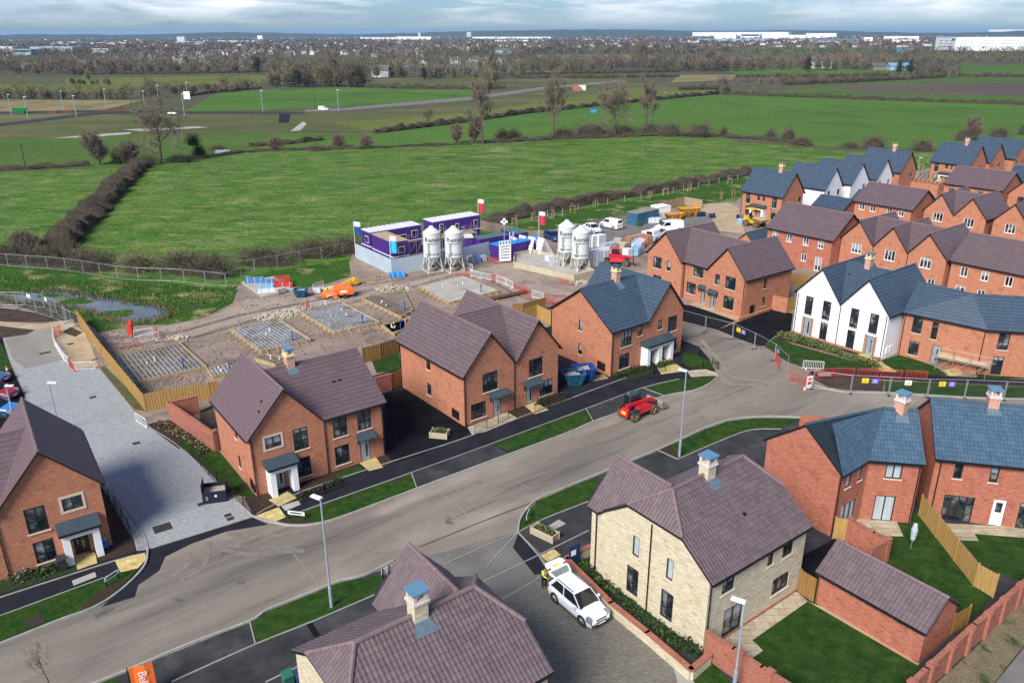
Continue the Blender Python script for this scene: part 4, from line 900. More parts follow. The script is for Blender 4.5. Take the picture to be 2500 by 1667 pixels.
for q in hs:h.win(k,*q,cols=2)
h.facade(10.4,0,90,[(0,0),(10,0),(10,h.zt),(0,h.zt)]);h.facade(0,10,270,[(0,0),(10,0),(10,h.zt),(0,h.zt)]);h.facade(10.4,10,180,h.back);h.finish()
def terr(label,X,Y,yaw,L,W,e,r,wall,fr=(),right=(),ch=None,name="house",po=None):
 h=slab_house(name,label,X,Y,yaw,L,W,e,r,wall,tile_bl,ridge_bl,fr,right=right,finish=False)
 if ch:chimney(h,ch,W/2,r-.5,r+1.5,w=.7,dp=.7,lid=greylid,top=cream_c)
 if po:porch(h,0,*po)
 h.pipe(.1,0,e-.1)
 return h.finish()
f5=[(.92,2.8,.92,1.95,1,(.4,)),(3.4,3.65,.5,1.12,1),(4.56,3.65,.46,1.12,1),(6.57,2.75,1.0,2.05,2,(.4,)),(1.0,.65,.9,1.65,1),(6.62,.6,1.0,1.7,2)]
terr("blue roofed brick house with chimney and white porch right behind the yellow dumper",43.89,151.32,-50.8,8.57,6.9,4.93,9.05,brick_or,f5,[(5.4,3.4,.9,1.0,1)],ch=5.6,po=(2.55,2.9,0,.9,2.1))
wr=[(1.4,3.6,.78,.95,1),(4.85,3.4,.9,1.1,1)]
terr("white gabled house with blue roof, first beside the brick end house with chimney",54.3,158.36,-50.3,8.38,6.4,4.94,8.9,render_m,(),wr)
terr("white gabled house with blue roof, middle of the three white gables",61.46,164.0,-50.3,8.5,6.9,4.94,8.85,render_m,(),wr[1:])
terr("white gabled house with blue roof, last before the brick house with pale chimney",68.83,169.4,-50.5,8.44,6.7,4.94,8.85,render_m,(),wr)
terr("blue roofed brick house with pale chimney pot closing the white gabled row",77.13,178.69,-51.0,9.2,7.26,4.92,9.1,brick_or,(),wr[1:],ch=5.6)
terr("blue roofed brick house with white porch across the lane from the white gabled row",97.53,187.46,-52.9,8.61,8.1,4.93,9.1,brick_or,f5,wr[1:],ch=5.4,po=(2.55,2.9,0,.9,2.1))
terr("blue roofed brick house beside the lane-side house with chimney, second gable from it",104.89,191.5,-52.7,8.0,7.9,4.95,8.9,brick_or,(),wr)
terr("blue roofed brick house at the far right corner of the estate, cut by the edge",112.5,198.5,-52.7,10,8.0,4.95,9.0,brick_or,(),wr)
terr("small patch of blue roof at the right edge behind the brown terrace",103.5,167.5,-52,9,8,4.2,6.6,brick_or)
h=slab_house("garage","low blue roofed garage between white gables and brown roofed house",57.21,150.03,-51.8,6.0,5.2,2.41,4.15,brick_or,tile_bl,ridge_bl,())
h=slab_house("garage","tiny low garage roof of blue slate behind the first white gable",66.5,155.0,-51.8,3.0,5.2,2.41,4.15,brick_or,tile_bl,ridge_bl,())
gp_=P('C',405,1480);h=House("garage","brick garage with blue roof and gable towards the builders' yard",35.4,122.6,-51.5,brick_or,tile_bl,ridge_bl)
h.facade(0,0,0,[(0,0),(3.4,0),(3.4,2.4),(1.7,3.75),(0,2.4)]);h.facade(3.4,0,90,[(0,0),(6,0),(6,2.4),(0,2.4)]);h.facade(0,6,270,[(0,0),(6,0),(6,2.4),(0,2.4)]);h.facade(3.4,6,180,[(0,0),(3.4,0),(3.4,2.4),(1.7,3.75),(0,2.4)])
h.gable_y([(-.2,2.4),(1.7,4.0),(3.6,2.4)],0,6,ov=.15);h.finish()
def half_hip_house(name,label,X,Y,yaw,L,W,e,r,zh,rl,wing,wr_,wall,tile,ridge,fr,lf,style='pan',wing_x=(0,4)):
 h=House(name,label,X,Y,yaw,wall,tile,ridge,style)
 oo,o=.12,.3;ym=W/2;t=(zh-e)/(r-e);yf=-o+(ym+o)*t;yb=W+o-(ym+o)*t
 zt=wt(e,r,ym);yw=lambda z:(z+.16-e)/(r-e)*(ym+o)-o
 a,b2=-oo,L+oo
 h.roof([(a,-o,e),(b2,-o,e),(b2,yf,zh),(L-rl,ym,r),(rl,ym,r),(a,yf,zh)])
 h.roof([(b2,W+o,e),(a,W+o,e),(a,yb,zh),(rl,ym,r),(L-rl,ym,r),(b2,yb,zh)])
 h.roof([(a,yb,zh),(a,yf,zh),(rl,ym,r)]);h.roof([(b2,yf,zh),(b2,yb,zh),(L-rl,ym,r)])
 up=.05
 h.ridge((rl,ym,r+up),(L-rl,ym,r+up),.13)
 for x,s1 in((a,rl),(b2,L-rl)):
  for y in(yf,yb):h.ridge((s1,ym,r+up),(x,y,zh+up),.12)
 hz=zh-.2;y1,y2=yw(hz),W-yw(hz)
 gp=[(0,0),(W,0),(W,zt),(y2,hz),(y1,hz),(0,zt)]
 h.k0=h.facade(0,0,0,[(0,0),(L,0),(L,zt),(0,zt)],[q[:4]for q in fr])
 for q in fr:h.win(h.k0,*q)
 h.facade(L,0,90,gp);h.facade(L,W,180,[(0,0),(L,0),(L,zt),(0,zt)])
 p=wing;x0,x1=wing_x;xm=(x0+x1)/2
 ze=e;slope=(wr_-ze)/(xm-x0+(o if x0>0 else o));yr_=W+o-(ym+o)*(wr_-e)/(r-e)
 lo=x0-o;hi=x1+o
 zz=lambda y:e+(W+o-y)/(ym+o)*(r-e)
 h.roof([(lo,W+p+.15,ze),(lo,W+o-.05,ze),(xm,yr_-.05,wr_),(xm,W+p+.15,wr_)])
 h.roof([(hi,W+o-.05,ze),(hi,W+p+.15,ze),(xm,W+p+.15,wr_),(xm,yr_-.05,wr_)])
 h.ridge((xm,yr_+.1,wr_+up),(xm,W+p+.15,wr_+up),.13)
 ztw=ze+(wr_-ze)/(xm-lo)*(x0-lo)-.14
 h.facade(x1,W+p,180,[(0,0),(x1-x0,0),(x1-x0,ztw),(xm-x0,wr_-.16),(0,ztw)]);h.facade(x1,W-.0,90,[(0,0),(p,0),(p,ztw),(0,ztw)])
 if x0>0:
  h.facade(x0,W+p,270,[(0,0),(p,0),(p,ztw),(0,ztw)])
 lp=[(0,0),(W+p,0),(W+p,zt),(y2+p,hz),(y1+p,hz),(p,zt),(0,min(zt,ztw))]if x0==0 else gp
 Wl=W+p if x0==0 else W
 h.k3=h.facade(0,Wl,270,lp,[q[:4]for q in lf])
 for q in lf:h.win(h.k3,*q)
 h.gutter((0,-o,e),(L,-o,e));h.gutter((0,W+o,e),(L,W+o,e))
 return h
sg=curtain_m
h=half_hip_house("house","cream stone house with half-hipped brown pantile roof behind the white car",10.8,35.92,36.85,9.06,8.46,4.94,8.2,6.65,1.3,1.07,7.69,stone_m,ptile_br,ridge_br,[(1.19,3.45,1.07,1.2,2),(5.3,3.5,.55,1.1,1),(6.75,3.45,1.04,1.2,2),(6.16,.98,1.63,1.2,3),(1.62,.06,1.75,2.1,2,(),None,0,False)],[(3.67,3.36,.55,1.4,1,(),None,0,True,curtain_m),(6.41,3.33,.52,1.4,1,(),None,0,True,curtain_m),(3.33,.5,.97,1.95,2,(.36,)),(6.18,.5,.95,1.95,2,(.36,))],wing_x=(0,4.4))
h.pipe(0,9.0,4.6,dx=-.08,dy=0);h.pipe(0,4.37,6.3,dx=-.08,dy=0);h.pipe(.12,0,4.8);h.vent(4.9,1.7,6.4)
mb=MB();mb.box(4.5,-.03,0,9.06,.05,.25);mb.build("brick_plinth",brick_wall,h.root)
chimney(h,4.35,4.23,7.4,9.55,stack=stone_m,w=.72,dp=.72);zf=lambda y:4.94+(8.2-4.94)/4.53*(y+.3)+.06
flashing(h,[[(3.9,3.3,zf(3.3)),(4.85,3.3,zf(3.3)),(4.85,3.84,zf(3.84)),(3.9,3.84,zf(3.84))]]);h.finish();S1=h
h=half_hip_house("house","cream stone house nearest the camera, half-hipped brown pantile roof with lead-capped stone chimney",-5.73,23.99,36.32,9.14,8.06,5.1,7.87,6.5,1.38,.85,7.83,stone_m,ptile_br,ridge_br,[(1.2,3.4,1.1,1.2,2),(6.5,3.4,1.1,1.2,2)],[(2.5,3.4,.6,1.2,1)],wing_x=(4.9,8.95))
chimney(h,4.6,4.03,7.0,9.35,stack=stone_m,w=.72,dp=.72);zf=lambda y:5.1+(7.87-5.1)/4.33*(y+.3)+.06
flashing(h,[[(4.0,3.1,zf(3.1)),(5.2,3.1,zf(3.1)),(5.0,3.68,zf(3.68)),(4.2,3.68,zf(3.68))]]);h.finish();S2=h
T38=math.tan(math.radians(38))
X,Y,yw_=22.24,47.12,36.09
h=House("house","red brick house with angled blue pantiled roof and red brick gable beside the stone house",X,Y,yw_,brick_rd,ptile_bl,ridge_bl,'pan')
W,e,L1=5.93,5.05,3.55;r=e+(W/2+.3)*T38;zt=wt(e,r,W/2);rot=-9.63-yw_;c2,s2=math.cos(math.radians(rot)),math.sin(math.radians(rot));L2=3.5;W2=6.1
def rp(x,y,z):return(L1+x*c2-y*s2,x*s2+y*c2,z)
hs=[(.95,3.55,.6,1.05,1),(2.45,3.6,.42,1.05,1),(.84,.06,1.9,2.1,3,(),None,0,False)]
k=h.facade(0,0,0,[(0,0),(L1,0),(L1,zt),(0,zt)],[q[:4]for q in hs])
for q in hs:h.win(k,*q,glass=curtain_m)
hs=[(1.2,3.6,1.1,1.25,2),(.85,.06,1.38,2.12,2,(),None,0,False)]
k=h.facade(L1,0,rot,[(0,0),(L2,0),(L2,zt),(0,zt)],[q[:4]for q in hs])
for q in hs:h.win(k,*q,glass=curtain_m)
h.facade(0,W,270,[(0,0),(W,0),(W,zt),(W/2,r-.16),(0,zt)])
h.facade(*rp(L2,0,0)[:2],rot+90,[(0,0),(W2,0),(W2,zt),(W2/2,r-.16),(0,zt)]);h.facade(*rp(L2,W2,0)[:2],rot+180,[(0,0),(7.2,0),(7.2,zt),(0,zt)])
tb=math.tan(math.radians(rot/2));je=rp(.3*tb,-.3,e);jr=rp(-W/2*tb,W/2,r);jb=rp(-(W+.3)*tb,W+.3,e)
h.roof([(-.12,-.3,e),je,jr,(-.12,W/2,r)]);h.roof([jb,(-.12,W+.3,e),(-.12,W/2,r),jr]);h.roof([je,rp(L2+.12,-.3,e),rp(L2+.12,W/2,r),jr]);h.roof([rp(L2+.12,W+.3,e),jb,jr,rp(L2+.12,W/2,r)])
h.ridge((-.12,W/2,r+.05),(jr[0],jr[1],r+.05),.12);h.ridge((jr[0],jr[1],r+.05),rp(L2+.12,W/2,r+.05),.12);h.gutter((0,-.3,e),je);h.gutter(je,rp(L2,-.3,e));h.facade(L1,W,180,[(0,0),(L1,0),(L1,zt),(0,zt)])
pp_=rp(3.3,0,0);h.pipe(pp_[0],pp_[1],4.8,dy=-.12);h.pipe(.1,0,4.8)
q_=rp(2.45,W/2,0);chimney(h,q_[0],q_[1],6.6,9.05,w=.68,dp=.72,stack=brick_pk2)
f_=[rp(x,y,e+(y+.3)*T38+.06)for x,y in((1.95,2.1),(2.95,2.1),(2.85,2.62),(2.05,2.62))];flashing(h,[f_]);h.finish();R1=h
hs=[(1.3,3.5,.55,1.15,1),(3.6,3.5,.55,1.2,1),(1.05,.02,2.0,2.1,4,(),None,0,False),(4.25,.02,.85,2.15),(5.95,.02,1.8,2.1,3,(),None,0,False)]
h=House("house","red brick house with straight blue pantiled roof, white back door and wide glazed doors",29.95,49.45,-13.4,brick_rd,ptile_bl,ridge_bl,'pan')
W,e,L=7.0,5.0,10.0;r=e+(W/2+.3)*T38;zt=wt(e,r,W/2)
k=h.facade(0,0,0,[(0,0),(L,0),(L,zt),(0,zt)],[q[:4]for q in hs])
for i,q in enumerate(hs):
 if i!=3:h.win(k,*q)
h.door(k,*hs[3],m=white_f,kind='back')
gp=[(0,0),(W,0),(W,zt),(W/2,r-.16),(0,zt)];h.facade(L,0,90,gp);h.facade(0,W,270,gp);h.facade(L,W,180,[(0,0),(L,0),(L,zt),(0,zt)])
h.gable_x(0,L,W,e,r,ov0=.12,ov1=.12);h.pipe(.36,0,4.8);chimney(h,4.0,W/2,6.8,9.25,w=.70,dp=.75)
flashing(h,[[(3.5,2.7,e+3.0*T38+.06),(4.5,2.7,e+3.0*T38+.06),(4.4,3.12,e+3.42*T38+.06),(3.6,3.12,e+3.42*T38+.06)]]);h.finish();R2=h
h=House("garage","red brick garage with brown pantiled roof between the stone house and garden wall",22.65,34.99,126.96,brick_rd,ptile_br,ridge_br,'pan')
L,W,e,r=6.56,3.57,2.33,3.82;zt=wt(e,r,W/2,.2)
h.facade(0,-W,0,[(0,0),(L,0),(L,zt),(0,zt)]);h.facade(L,0,180,[(0,0),(L,0),(L,zt),(0,zt)])
gp=[(0,0),(W,0),(W,zt),(W/2,r-.16),(0,zt)];h.facade(0,0,270,gp);h.facade(L,-W,90,gp)
h.gable_x(0,L,W,e,r,y0=-W,ov0=.15,ov1=.15,oe=.2);h.pipe(L-.1,.15,2.2,dy=.05);h.finish();G1=h
def ang(p,q):return math.atan2(q.y-p.y,q.x-p.x)
def fence(name,label,cat,pts,hgt,m,post=.1,gap=2.4,boards=.12,group=None,rails=False):
 root=thing(name,label,cat,pts[0],0,group);o0=pts[0]
 pcount=0
 for p,q in zip(pts,pts[1:]):
  L=(q-p).length;n=max(1,round(L/gap));d_=(q-p)/n;th=ang(p,q);nx=Vector((-math.sin(th),math.cos(th),0))
  for i in range(n):
   a=p+d_*i-o0;b=a+d_
   mb=MB();mb.box(a.x,a.y,0,post,post,hgt+.06,th);mb.build("post",m,root)
   mb=MB();u=d_.normalized();w=d_.length-post;s=a+u*(post/2)
   if rails:
    for z in(.35,.75,1.12):mb.beam(s+Vector((0,0,z*hgt/1.25)),s+u*w+Vector((0,0,z*hgt/1.25)),.05,.14)
   else:
    k=max(2,int(w/boards));bw=w/k
    for j in range(k):
     c=s+u*(bw*(j+.5))+nx*(.012 if j%2 else-.012);mb.box(c.x,c.y,.02,bw*.96,.022,hgt-.03-.02*random.random(),th)
    for z in(.35,hgt*.55,hgt-.3):mb.beam(s+nx*.05+Vector((0,0,z)),s+u*w+nx*.05+Vector((0,0,z)),.05,.08)
   mb.build("panel",m,root)
 e=pts[-1]-o0;mb=MB();mb.box(e.x,e.y,0,post,post,hgt+.06,ang(pts[-2],pts[-1]));mb.build("post",m,root)
 return root
def brick_garden_wall(label,pts,hgt,m,cap,piers=(),t=.22,pier=.36,capm=None,base=0,name="garden_wall"):
 root=thing(name,label,"wall",pts[0]);o0=pts[0];mb=MB();cb2=MB()
 for i,(p,q)in enumerate(zip(pts,pts[1:])):
  a,b=p-o0,q-o0;th=ang(p,q);L=(b-a).length;c=(a+b)/2
  mb.box(c.x,c.y,-.1,L+(t if i else 0)*.0,t,hgt+.1,th);cb2.box(c.x,c.y,hgt+.003,L+t*.5,t+.07,.075,th)
 mb.build("wall",m,root);cb2.build("coping",capm or m,root)
 for p in piers:
  c=p-o0;th=ang(pts[0],pts[1]);mb=MB();mb.box(c.x,c.y,-.1,pier,pier,hgt+.2,th);o=mb.build("pier",m,root)
  mb=MB();mb.box(c.x,c.y,hgt+.103,pier+.08,pier+.08,.08,th);mb.box(c.x,c.y,hgt+.186,pier-.04,pier-.04,.05,th);mb.build("pier_cap",capm or m,o)
 return root
def railing(label,pts,hgt=1.0,gap=1.8,n=5,m=None,group=None):
 m=m or black_m;root=thing("railing",label,"railing",pts[0],0,group);o0=pts[0];mb=MB()
 for p,q in zip(pts,pts[1:]):
  L=(q-p).length;k=max(1,round(L/gap))
  for i in range(k+1):
   a=p+(q-p)*(i/k)-o0;pb=MB();pb.box(a.x,a.y,0,.05,.05,hgt);pb.build("post",m,root)
  for j in range(n):
   z=.12+(hgt-.15)*j/(n-1);mb.beam(p-o0+Vector((0,0,z)),q-o0+Vector((0,0,z)),.022)
 mb.build("rail",m,root);return root
flat("fence_steel",(.40,.42,.43),.5,.4)
meshm,nt_,b_=newmat("fence_mesh",.5,.5)
b_.inputs["Base Color"].default_value=(.22,.24,.25,1)
uvn=N(nt_,"ShaderNodeTexCoord").outputs["UV"];t_=N(nt_,"ShaderNodeTexBrick");t_.offset=0
t_.inputs["Scale"].default_value=1;t_.inputs["Mortar Size"].default_value=.0015;t_.inputs["Mortar Smooth"].default_value=0;t_.inputs["Brick Width"].default_value=.08;t_.inputs["Row Height"].default_value=.22
nt_.links.new(uvn,t_.inputs["Vector"]);tr_=N(nt_,"ShaderNodeBsdfTransparent");mx_=N(nt_,"ShaderNodeMixShader")
nt_.links.new(t_.outputs["Fac"],mx_.inputs[0]);nt_.links.new(tr_.outputs[0],mx_.inputs[1]);nt_.links.new(b_.outputs[0],mx_.inputs[2]);nt_.links.new(mx_.outputs[0],nt_.nodes["Material Output"].inputs[0])
def heras(label,pts,w=3.4,hgt=2.0,group=None,feet=True,signs=()):
 out=[];run=smooth_line(pts,6);dist=[0]
 for p,q in zip(run,run[1:]):dist.append(dist[-1]+(q-p).length)
 n=max(1,round(dist[-1]/w));nodes=[]
 for i in range(n+1):
  s=dist[-1]*i/n;j=max(k for k in range(len(dist))if dist[k]<=s+1e-6);j=min(j,len(run)-2)
  nodes.append(run[j]+(run[j+1]-run[j])*((s-dist[j])/max(1e-6,dist[j+1]-dist[j])))
 for i,(p,q)in enumerate(zip(nodes,nodes[1:])):
  L=(q-p).length;r=thing("mesh_fence_panel",label,"fence panel",p,ang(p,q),group);out.append(r)
  mb=MB();a,b=.05,L-.05
  for x in(a,b):mb.tube((x,0,.05),(x,0,hgt),.024,n=6)
  for z in(.15,hgt-.03):mb.tube((a,0,z),(b,0,z),.02,n=6)
  mb.build("frame",MATS["fence_steel"],r)
  mb=MB();mb.face([(a,.0,.15),(b,.0,.15),(b,.0,hgt-.03),(a,.0,hgt-.03)]);mb.build("mesh",meshm,r)
  if feet:
   mb=MB();mb.box(0,0,0,.26,.7,.13);mb.build("foot",dkgrey,r)
  for(si,x,col,m_)in signs:
   if si==i:sign_board(r,x,1.25,.62,.5,m_)
 return out
def sign_board(root,x,z,w,hh,m,y=-.04):
 mb=MB();mb.box(x,y,z,w,.02,hh);o=mb.build("sign",m,root)
 mb=MB()
 for k in range(3):mb.box(x,y-.012,z+hh*(.2+.25*k),w*(.7-.12*k),.006,hh*.07)
 mb.build("lettering",whitepl if m.name!="white_plastic" and m.name!="sign_yellow" else dkgrey,o)
sign_y=flat("sign_yellow",(.75,.56,.02),.5);sign_p=flat("sign_violet",(.16,.11,.48),.5);sign_b=flat("sign_blue",(.02,.19,.5),.5)
fence("timber_fence","long new timber fence running from the pond down the side of the grey street","fence",PP('D',[(545,540),(700,762),(860,962),(1005,1142)]),1.85,fence_y)
fence("timber_fence","timber fence closing the slab plots behind the brick garden wall","fence",PP('D',[(1005,1142),(1180,1108),(1450,1060),(1520,1045)]),1.85,fence_y)
fence("timber_fence","brown timber fence behind the small lawn between the brown roofed houses","fence",PP('E',[(150,1090),(270,1060),(400,1015)]),1.8,fence_m)
fence("timber_fence","short timber fence panel joining the brick wall to the pair with two canopies","fence",PP('E',[(345,1275),(412,1248)]),1.8,fence_m)
brick_garden_wall("brick wall beside the head of the black driveway",PP('E',[(240,1305),(345,1276)]),1.75,brick_wall,brick_wall)
fence("timber_fence","dark timber fence between the compound slab and the pair with two canopies","fence",PP('E',[(1180,770),(1250,765),(1405,722)]),1.7,fence_m)
fence("timber_fence","golden timber fence beside the side gable of the blue roofed pair","fence",PP('E',[(1240,815),(1345,782),(1445,830)]),1.8,fence_y)
fence("timber_fence","angled timber fence between the two blue roofed back gardens","fence",PP('J',[(1625,420),(2005,908),(2135,985)]),1.8,fence_y)
fence("timber_gate","timber garden gate between the stone house and the garage","gate",PP('J',[(798,950),(912,1022)]),1.8,fence_m)
fence("timber_gate","narrow timber gate at the foot of the angled blue roofed house","gate",PP('J',[(1034,575),(1112,590)]),1.8,fence_y)
fence("timber_fence","short timber fence at the far end of the garage","fence",PP('J',[(1850,1235),(1955,1170)]),1.5,fence_m)
fence("timber_fence","timber fence beside the brick side wall of the long brown roofed pair","fence",PP('F',[(740,270),(800,280),(880,300)]),1.8,fence_m)
fence("timber_fence","timber gate panel against the left gable of the white pair","fence",PP('F',[(722,462),(765,440)]),1.8,fence_y)
brick_garden_wall("short brick wall between the black driveway and the white pair",PP('F',[(612,440),(716,466)]),1.9,brick_or,brick_or)
brick_garden_wall("low brick edge along the black driveway of the long brown pair",PP('F',[(385,520),(620,440)]),.3,brick_or,brick_or)
a0=PP('D',[(1182,1200),(1330,1310),(1400,1372)])
brick_garden_wall("tall brick garden wall beside the planted bed and grey street",PP('D',[(1180,1200),(1490,1420)]),1.8,brick_wall,brick_wall,[P('D',1497,1412)])
brick_garden_wall("brick return wall closing the garden behind the blue-capped chimney house",PP('D',[(1185,1200),(1380,1155)]),1.8,brick_wall,brick_wall)
brick_garden_wall("low cream stone wall with brick coping beside the white car",PP('I',[(1705,690),(1545,775),(1850,1085),(2100,1290),(2400,1550)])+[P('J',180,1440)],.75,stone_m,None,capm=brick_wall,t=.3)
bw=PP('J',[(150,1390),(330,1510),(520,1640),(760,1800)])
brick_garden_wall("red brick pier wall along the front garden of the stone house by the lamp post",bw,1.8,brick_wall,None,[P('J',385,1545),P('J',580,1680)])
lw=PP('J',[(2500,860),(2330,1010),(1970,1330),(1640,1640),(1480,1800)])
brick_garden_wall("long red brick garden wall with capped piers above the rough bank",lw,1.7,brick_wall,None,[lw[0]+(lw[-1]-lw[0])*f for f in(.13,.25,.37,.48,.6,.72,.84,.95)])
brick_garden_wall("brick wall stub going right from the corner pier above the rough bank",PP('J',[(2330,1010),(2600,1080)]),1.7,brick_wall,None)
rw=PP('J',[(1140,600),(1290,690),(1385,740)])
brick_garden_wall("red brick courtyard wall with piers beside the patio of the angled house",rw,1.8,brick_rd,None,[rw[0],rw[2]],capm=brick_wall)
brick_garden_wall("red brick wall running from the courtyard pier towards the garage",PP('J',[(1385,740),(1270,800)]),1.8,brick_rd,None,capm=brick_wall)
railing("black railing along the dark bed beside the first brick house",PP('G',[(712,250),(800,370),(890,510),(938,670)]))
railing("black railing round the lawn beside the second brick house",PP('G',[(1330,20),(1500,210),(1680,360),(1740,415)]),.95)
railing("black railing in front of the second brick house beside its mulch bed",PP('G',[(2090,330),(2240,270),(2352,225)]),.95)
railing("black railing on the paved ramp of the pair with two canopies",PP('E',[(918,1590),(1080,1515),(1150,1475)]),1.05,1.2)
railing("black railing beside the yellow slab path of the pair with two canopies",PP('E',[(1330,1440),(1425,1395),(1580,1335)]),.95)
railing("black estate railing curving round the corner lawn at the road bend",PP('F',[(0,740),(120,770),(205,820),(245,855),(140,855),(40,860)]),1.0,1.6)
railing("black railing in front of the clipped bed of the blue roofed pair",PP('E',[(1960,1230),(2150,1165),(2230,1150)]),.95)
heras_lab="galvanised mesh fence panel standing on the kerb in front of the lawns"
sg_=[(1,1.2,0,sign_y),(1,2.1,0,sign_p),(2,1.6,0,whitepl),(3,1.2,0,sign_y),(3,2.1,0,sign_p)]
heras(heras_lab,PP('F',[(890,985),(1120,1015),(1380,1030),(1640,1045),(1900,1048),(2200,1062),(2480,1075)]),3.4,2.0,"mesh fence panels on the kerb by the lawns",signs=sg_)
heras("galvanised mesh fence panel curving along the side road by the black driveways",PP('F',[(-20,545),(190,605),(370,655),(510,725),(640,800),(720,885)]),3.4,2.0,"mesh fence panels curving along the side road",signs=[(2,.9,0,sign_y),(2,1.7,0,sign_p),(4,.8,0,sign_b),(6,1.0,0,whitepl)])
heras("mesh fence panel along the scrub hedge above the pond",PP('D',[(-60,130),(130,150),(370,165),(600,195),(850,235),(1060,245),(1280,255),(1560,285)]),3.5,2.0,"mesh fence panels above the pond",feet=False)
heras("mesh fence panel at the corner by the site grass, turning towards the hedge",PP('D',[(1560,285),(1665,240)]),3.5,2.0,"mesh fence panels turning to the hedge",feet=False)
heras("mesh fence panel along the hedge towards the purple cabins",PP('D',[(1580,205),(1740,185),(2020,130),(2290,80),(2500,40)]),3.5,2.0,"mesh fence panels along the hedge to the cabins",feet=False)
heras("mesh fence panel around the dark soil mound by the pond",PP('D',[(-40,430),(160,445),(300,480),(470,540),(560,580)]),3.4,2.0,"mesh fence panels around the soil mound")
heras("mesh fence panel behind the soil mound, along the near edge of the pond",PP('D',[(0,415),(130,412),(260,425),(380,460),(500,560)]),3.4,1.9,"mesh fence panels along the pond edge",signs=[(1,1,0,whitepl),(2,1,0,whitepl)])
heras("mesh fence panel leaning on the timber fence by the sandy corner",PP('D',[(650,790),(690,800)]),3.4,2.0)
def post_wire(label,pts,gap=4.0,hgt=1.4,m=None):
 root=thing("wire_fence",label,"fence",pts[0]);o0=pts[0];mb=MB();m=m or flat("grey_post",(.25,.24,.22),.8)
 for p,q in zip(pts,pts[1:]):
  k=max(1,round((q-p).length/gap))
  for i in range(k):
   a=p+(q-p)*(i/k)-o0;pb=MB();pb.box(a.x,a.y,0,.12,.12,hgt);pb.build("post",m,root)
  for z in(.5,.95,hgt-.06):mb.beam(p-o0+Vector((0,0,z)),q-o0+Vector((0,0,z)),.025)
 mb.build("wire",m,root)
post_wire("post and wire fence along the straight hedge behind the site car park",PP('B',[(1000,1385),(1200,1365),(1520,1310),(1830,1240),(2060,1205),(2352,1150)])+PP('C',[(110,1125),(250,1095),(440,1060)]))
fence("rail_fence","weathered board fence behind the parked white cars","fence",PP('T',[(590,350),(700,310),(850,270),(1100,215)]),1.2,flat("weathered_board",(.20,.16,.12),.85),rails=True)
fence("board_fence","pale board fence behind the orange skips","fence",PP('T',[(1360,150),(1580,95),(1650,80),(1815,110)]),1.7,flat("weathered_pale",(.36,.25,.17),.85))
fence("board_fence","weathered board fence behind the purple cabins","fence",PP('S',[(1530,395),(1700,430),(1900,480),(2180,540)]),1.8,MATS["weathered_board"])
def barrier_mesh(m):
 mb=MB();L,hh=2.1,1.05
 for x in(.03,L-.03):mb.tube((x,0,.12),(x,0,hh-.06),.028,n=6)
 for z in(.2,hh-.04):mb.tube((.03,0,z),(L-.03,0,z),.028,n=6)
 for i in range(11):mb.box(.18+i*.174,0,.2,.026,.02,hh-.26)
 for x in(.35,L-.35):mb.box(x,0,0,.09,.6,.06);mb.box(x,0,.06,.06,.06,.14)
 return mb.build("pedestrian_barrier",m,link=False)
BAR={'w':barrier_mesh(whitepl),'r':barrier_mesh(redpl)}
def barrier(kind,p,th,label,group=None,tip=0):
 o=put("pedestrian_barrier",BAR[kind],None,p,th);tag(o,label,"barrier",group)
 if tip:o.rotation_euler=(tip,0,th)
 return o
def barrier_row(kinds,pts,label,group):
 i=0
 for p,q in zip(pts,pts[1:]):
  n=max(1,round((q-p).length/2.15))
  for k in range(n):
   kd=kinds[i%len(kinds)];i+=1
   barrier(kd,p+(q-p)*(k/n),ang(p,q),label%("white" if kd=='w' else "red"),group+(" white" if kd=='w' else " red"))
barrier_row("w",PP('D',[(368,600),(378,690),(440,790),(480,830)]),"%s pedestrian barrier in the row between grey paving and sandy strip","barriers along the sandy strip,")
barrier_row("r",PP('D',[(380,640),(430,590)]),"%s pedestrian barrier at the top end of the sandy strip","barriers at the top of the sandy strip,")
barrier_row("w",PP('D',[(430,600),(490,570)]),"%s pedestrian barrier closing the top of the sandy strip beside the soil","barriers closing the sandy strip,")
barrier_row("r",PP('D',[(478,835),(510,866)]),"%s pedestrian barrier at the lower corner of the sandy strip","barriers at the lower corner,")
barrier_row("w",PP('D',[(512,866),(662,855)]),"%s pedestrian barrier across the lower end of the sandy strip","barriers across the sandy strip,")
barrier("w",P('D',940,1215),ang(P('D',940,1215),P('D',995,1250)),"lone white pedestrian barrier on the grey street edge by the timber fence corner")
for k,(kd,a,b,l)in enumerate([('w',(925,640),(1055,620),"white pedestrian barrier behind the other by the red water post"),('w',(965,672),(1080,650),"white pedestrian barrier in front by the red water post"),('r',(1080,650),(1085,600),"red pedestrian barrier standing end-on beside two white ones"),('r',(2115,445),(2125,400),"red pedestrian barrier end-on beside the orange generator"),('w',(2140,445),(2240,425),"white pedestrian barrier left of two by the orange generator"),('w',(2240,428),(2335,405),"white pedestrian barrier right of two by the orange generator"),('w',(2155,315),(2225,290),"white barrier frame near the small blue skip")]):
 p,q=P('D',*a),P('D',*b);barrier(kd,p,ang(p,q),l)
o_=barrier('r',P('D',830,700),.5,"red barrier lying tilted on the mud below the water post",tip=1.2)
barrier_row("rwwrwwr",PP('S',[(1245,965),(1410,955),(1650,1010),(1720,1020),(1840,1060),(1930,1110),(1960,1115)]),"%s pedestrian barrier in the curved row beside the bare concrete slab","barriers beside the bare slab,")
barrier_row("r",PP('S',[(1620,790),(1740,815)]),"%s pedestrian barrier beside the purple container end","barriers beside the purple container,")
barrier_row("w",PP('S',[(1340,860),(1400,880)]),"%s pedestrian barrier between silo leg and slab","barriers by the silo leg,")
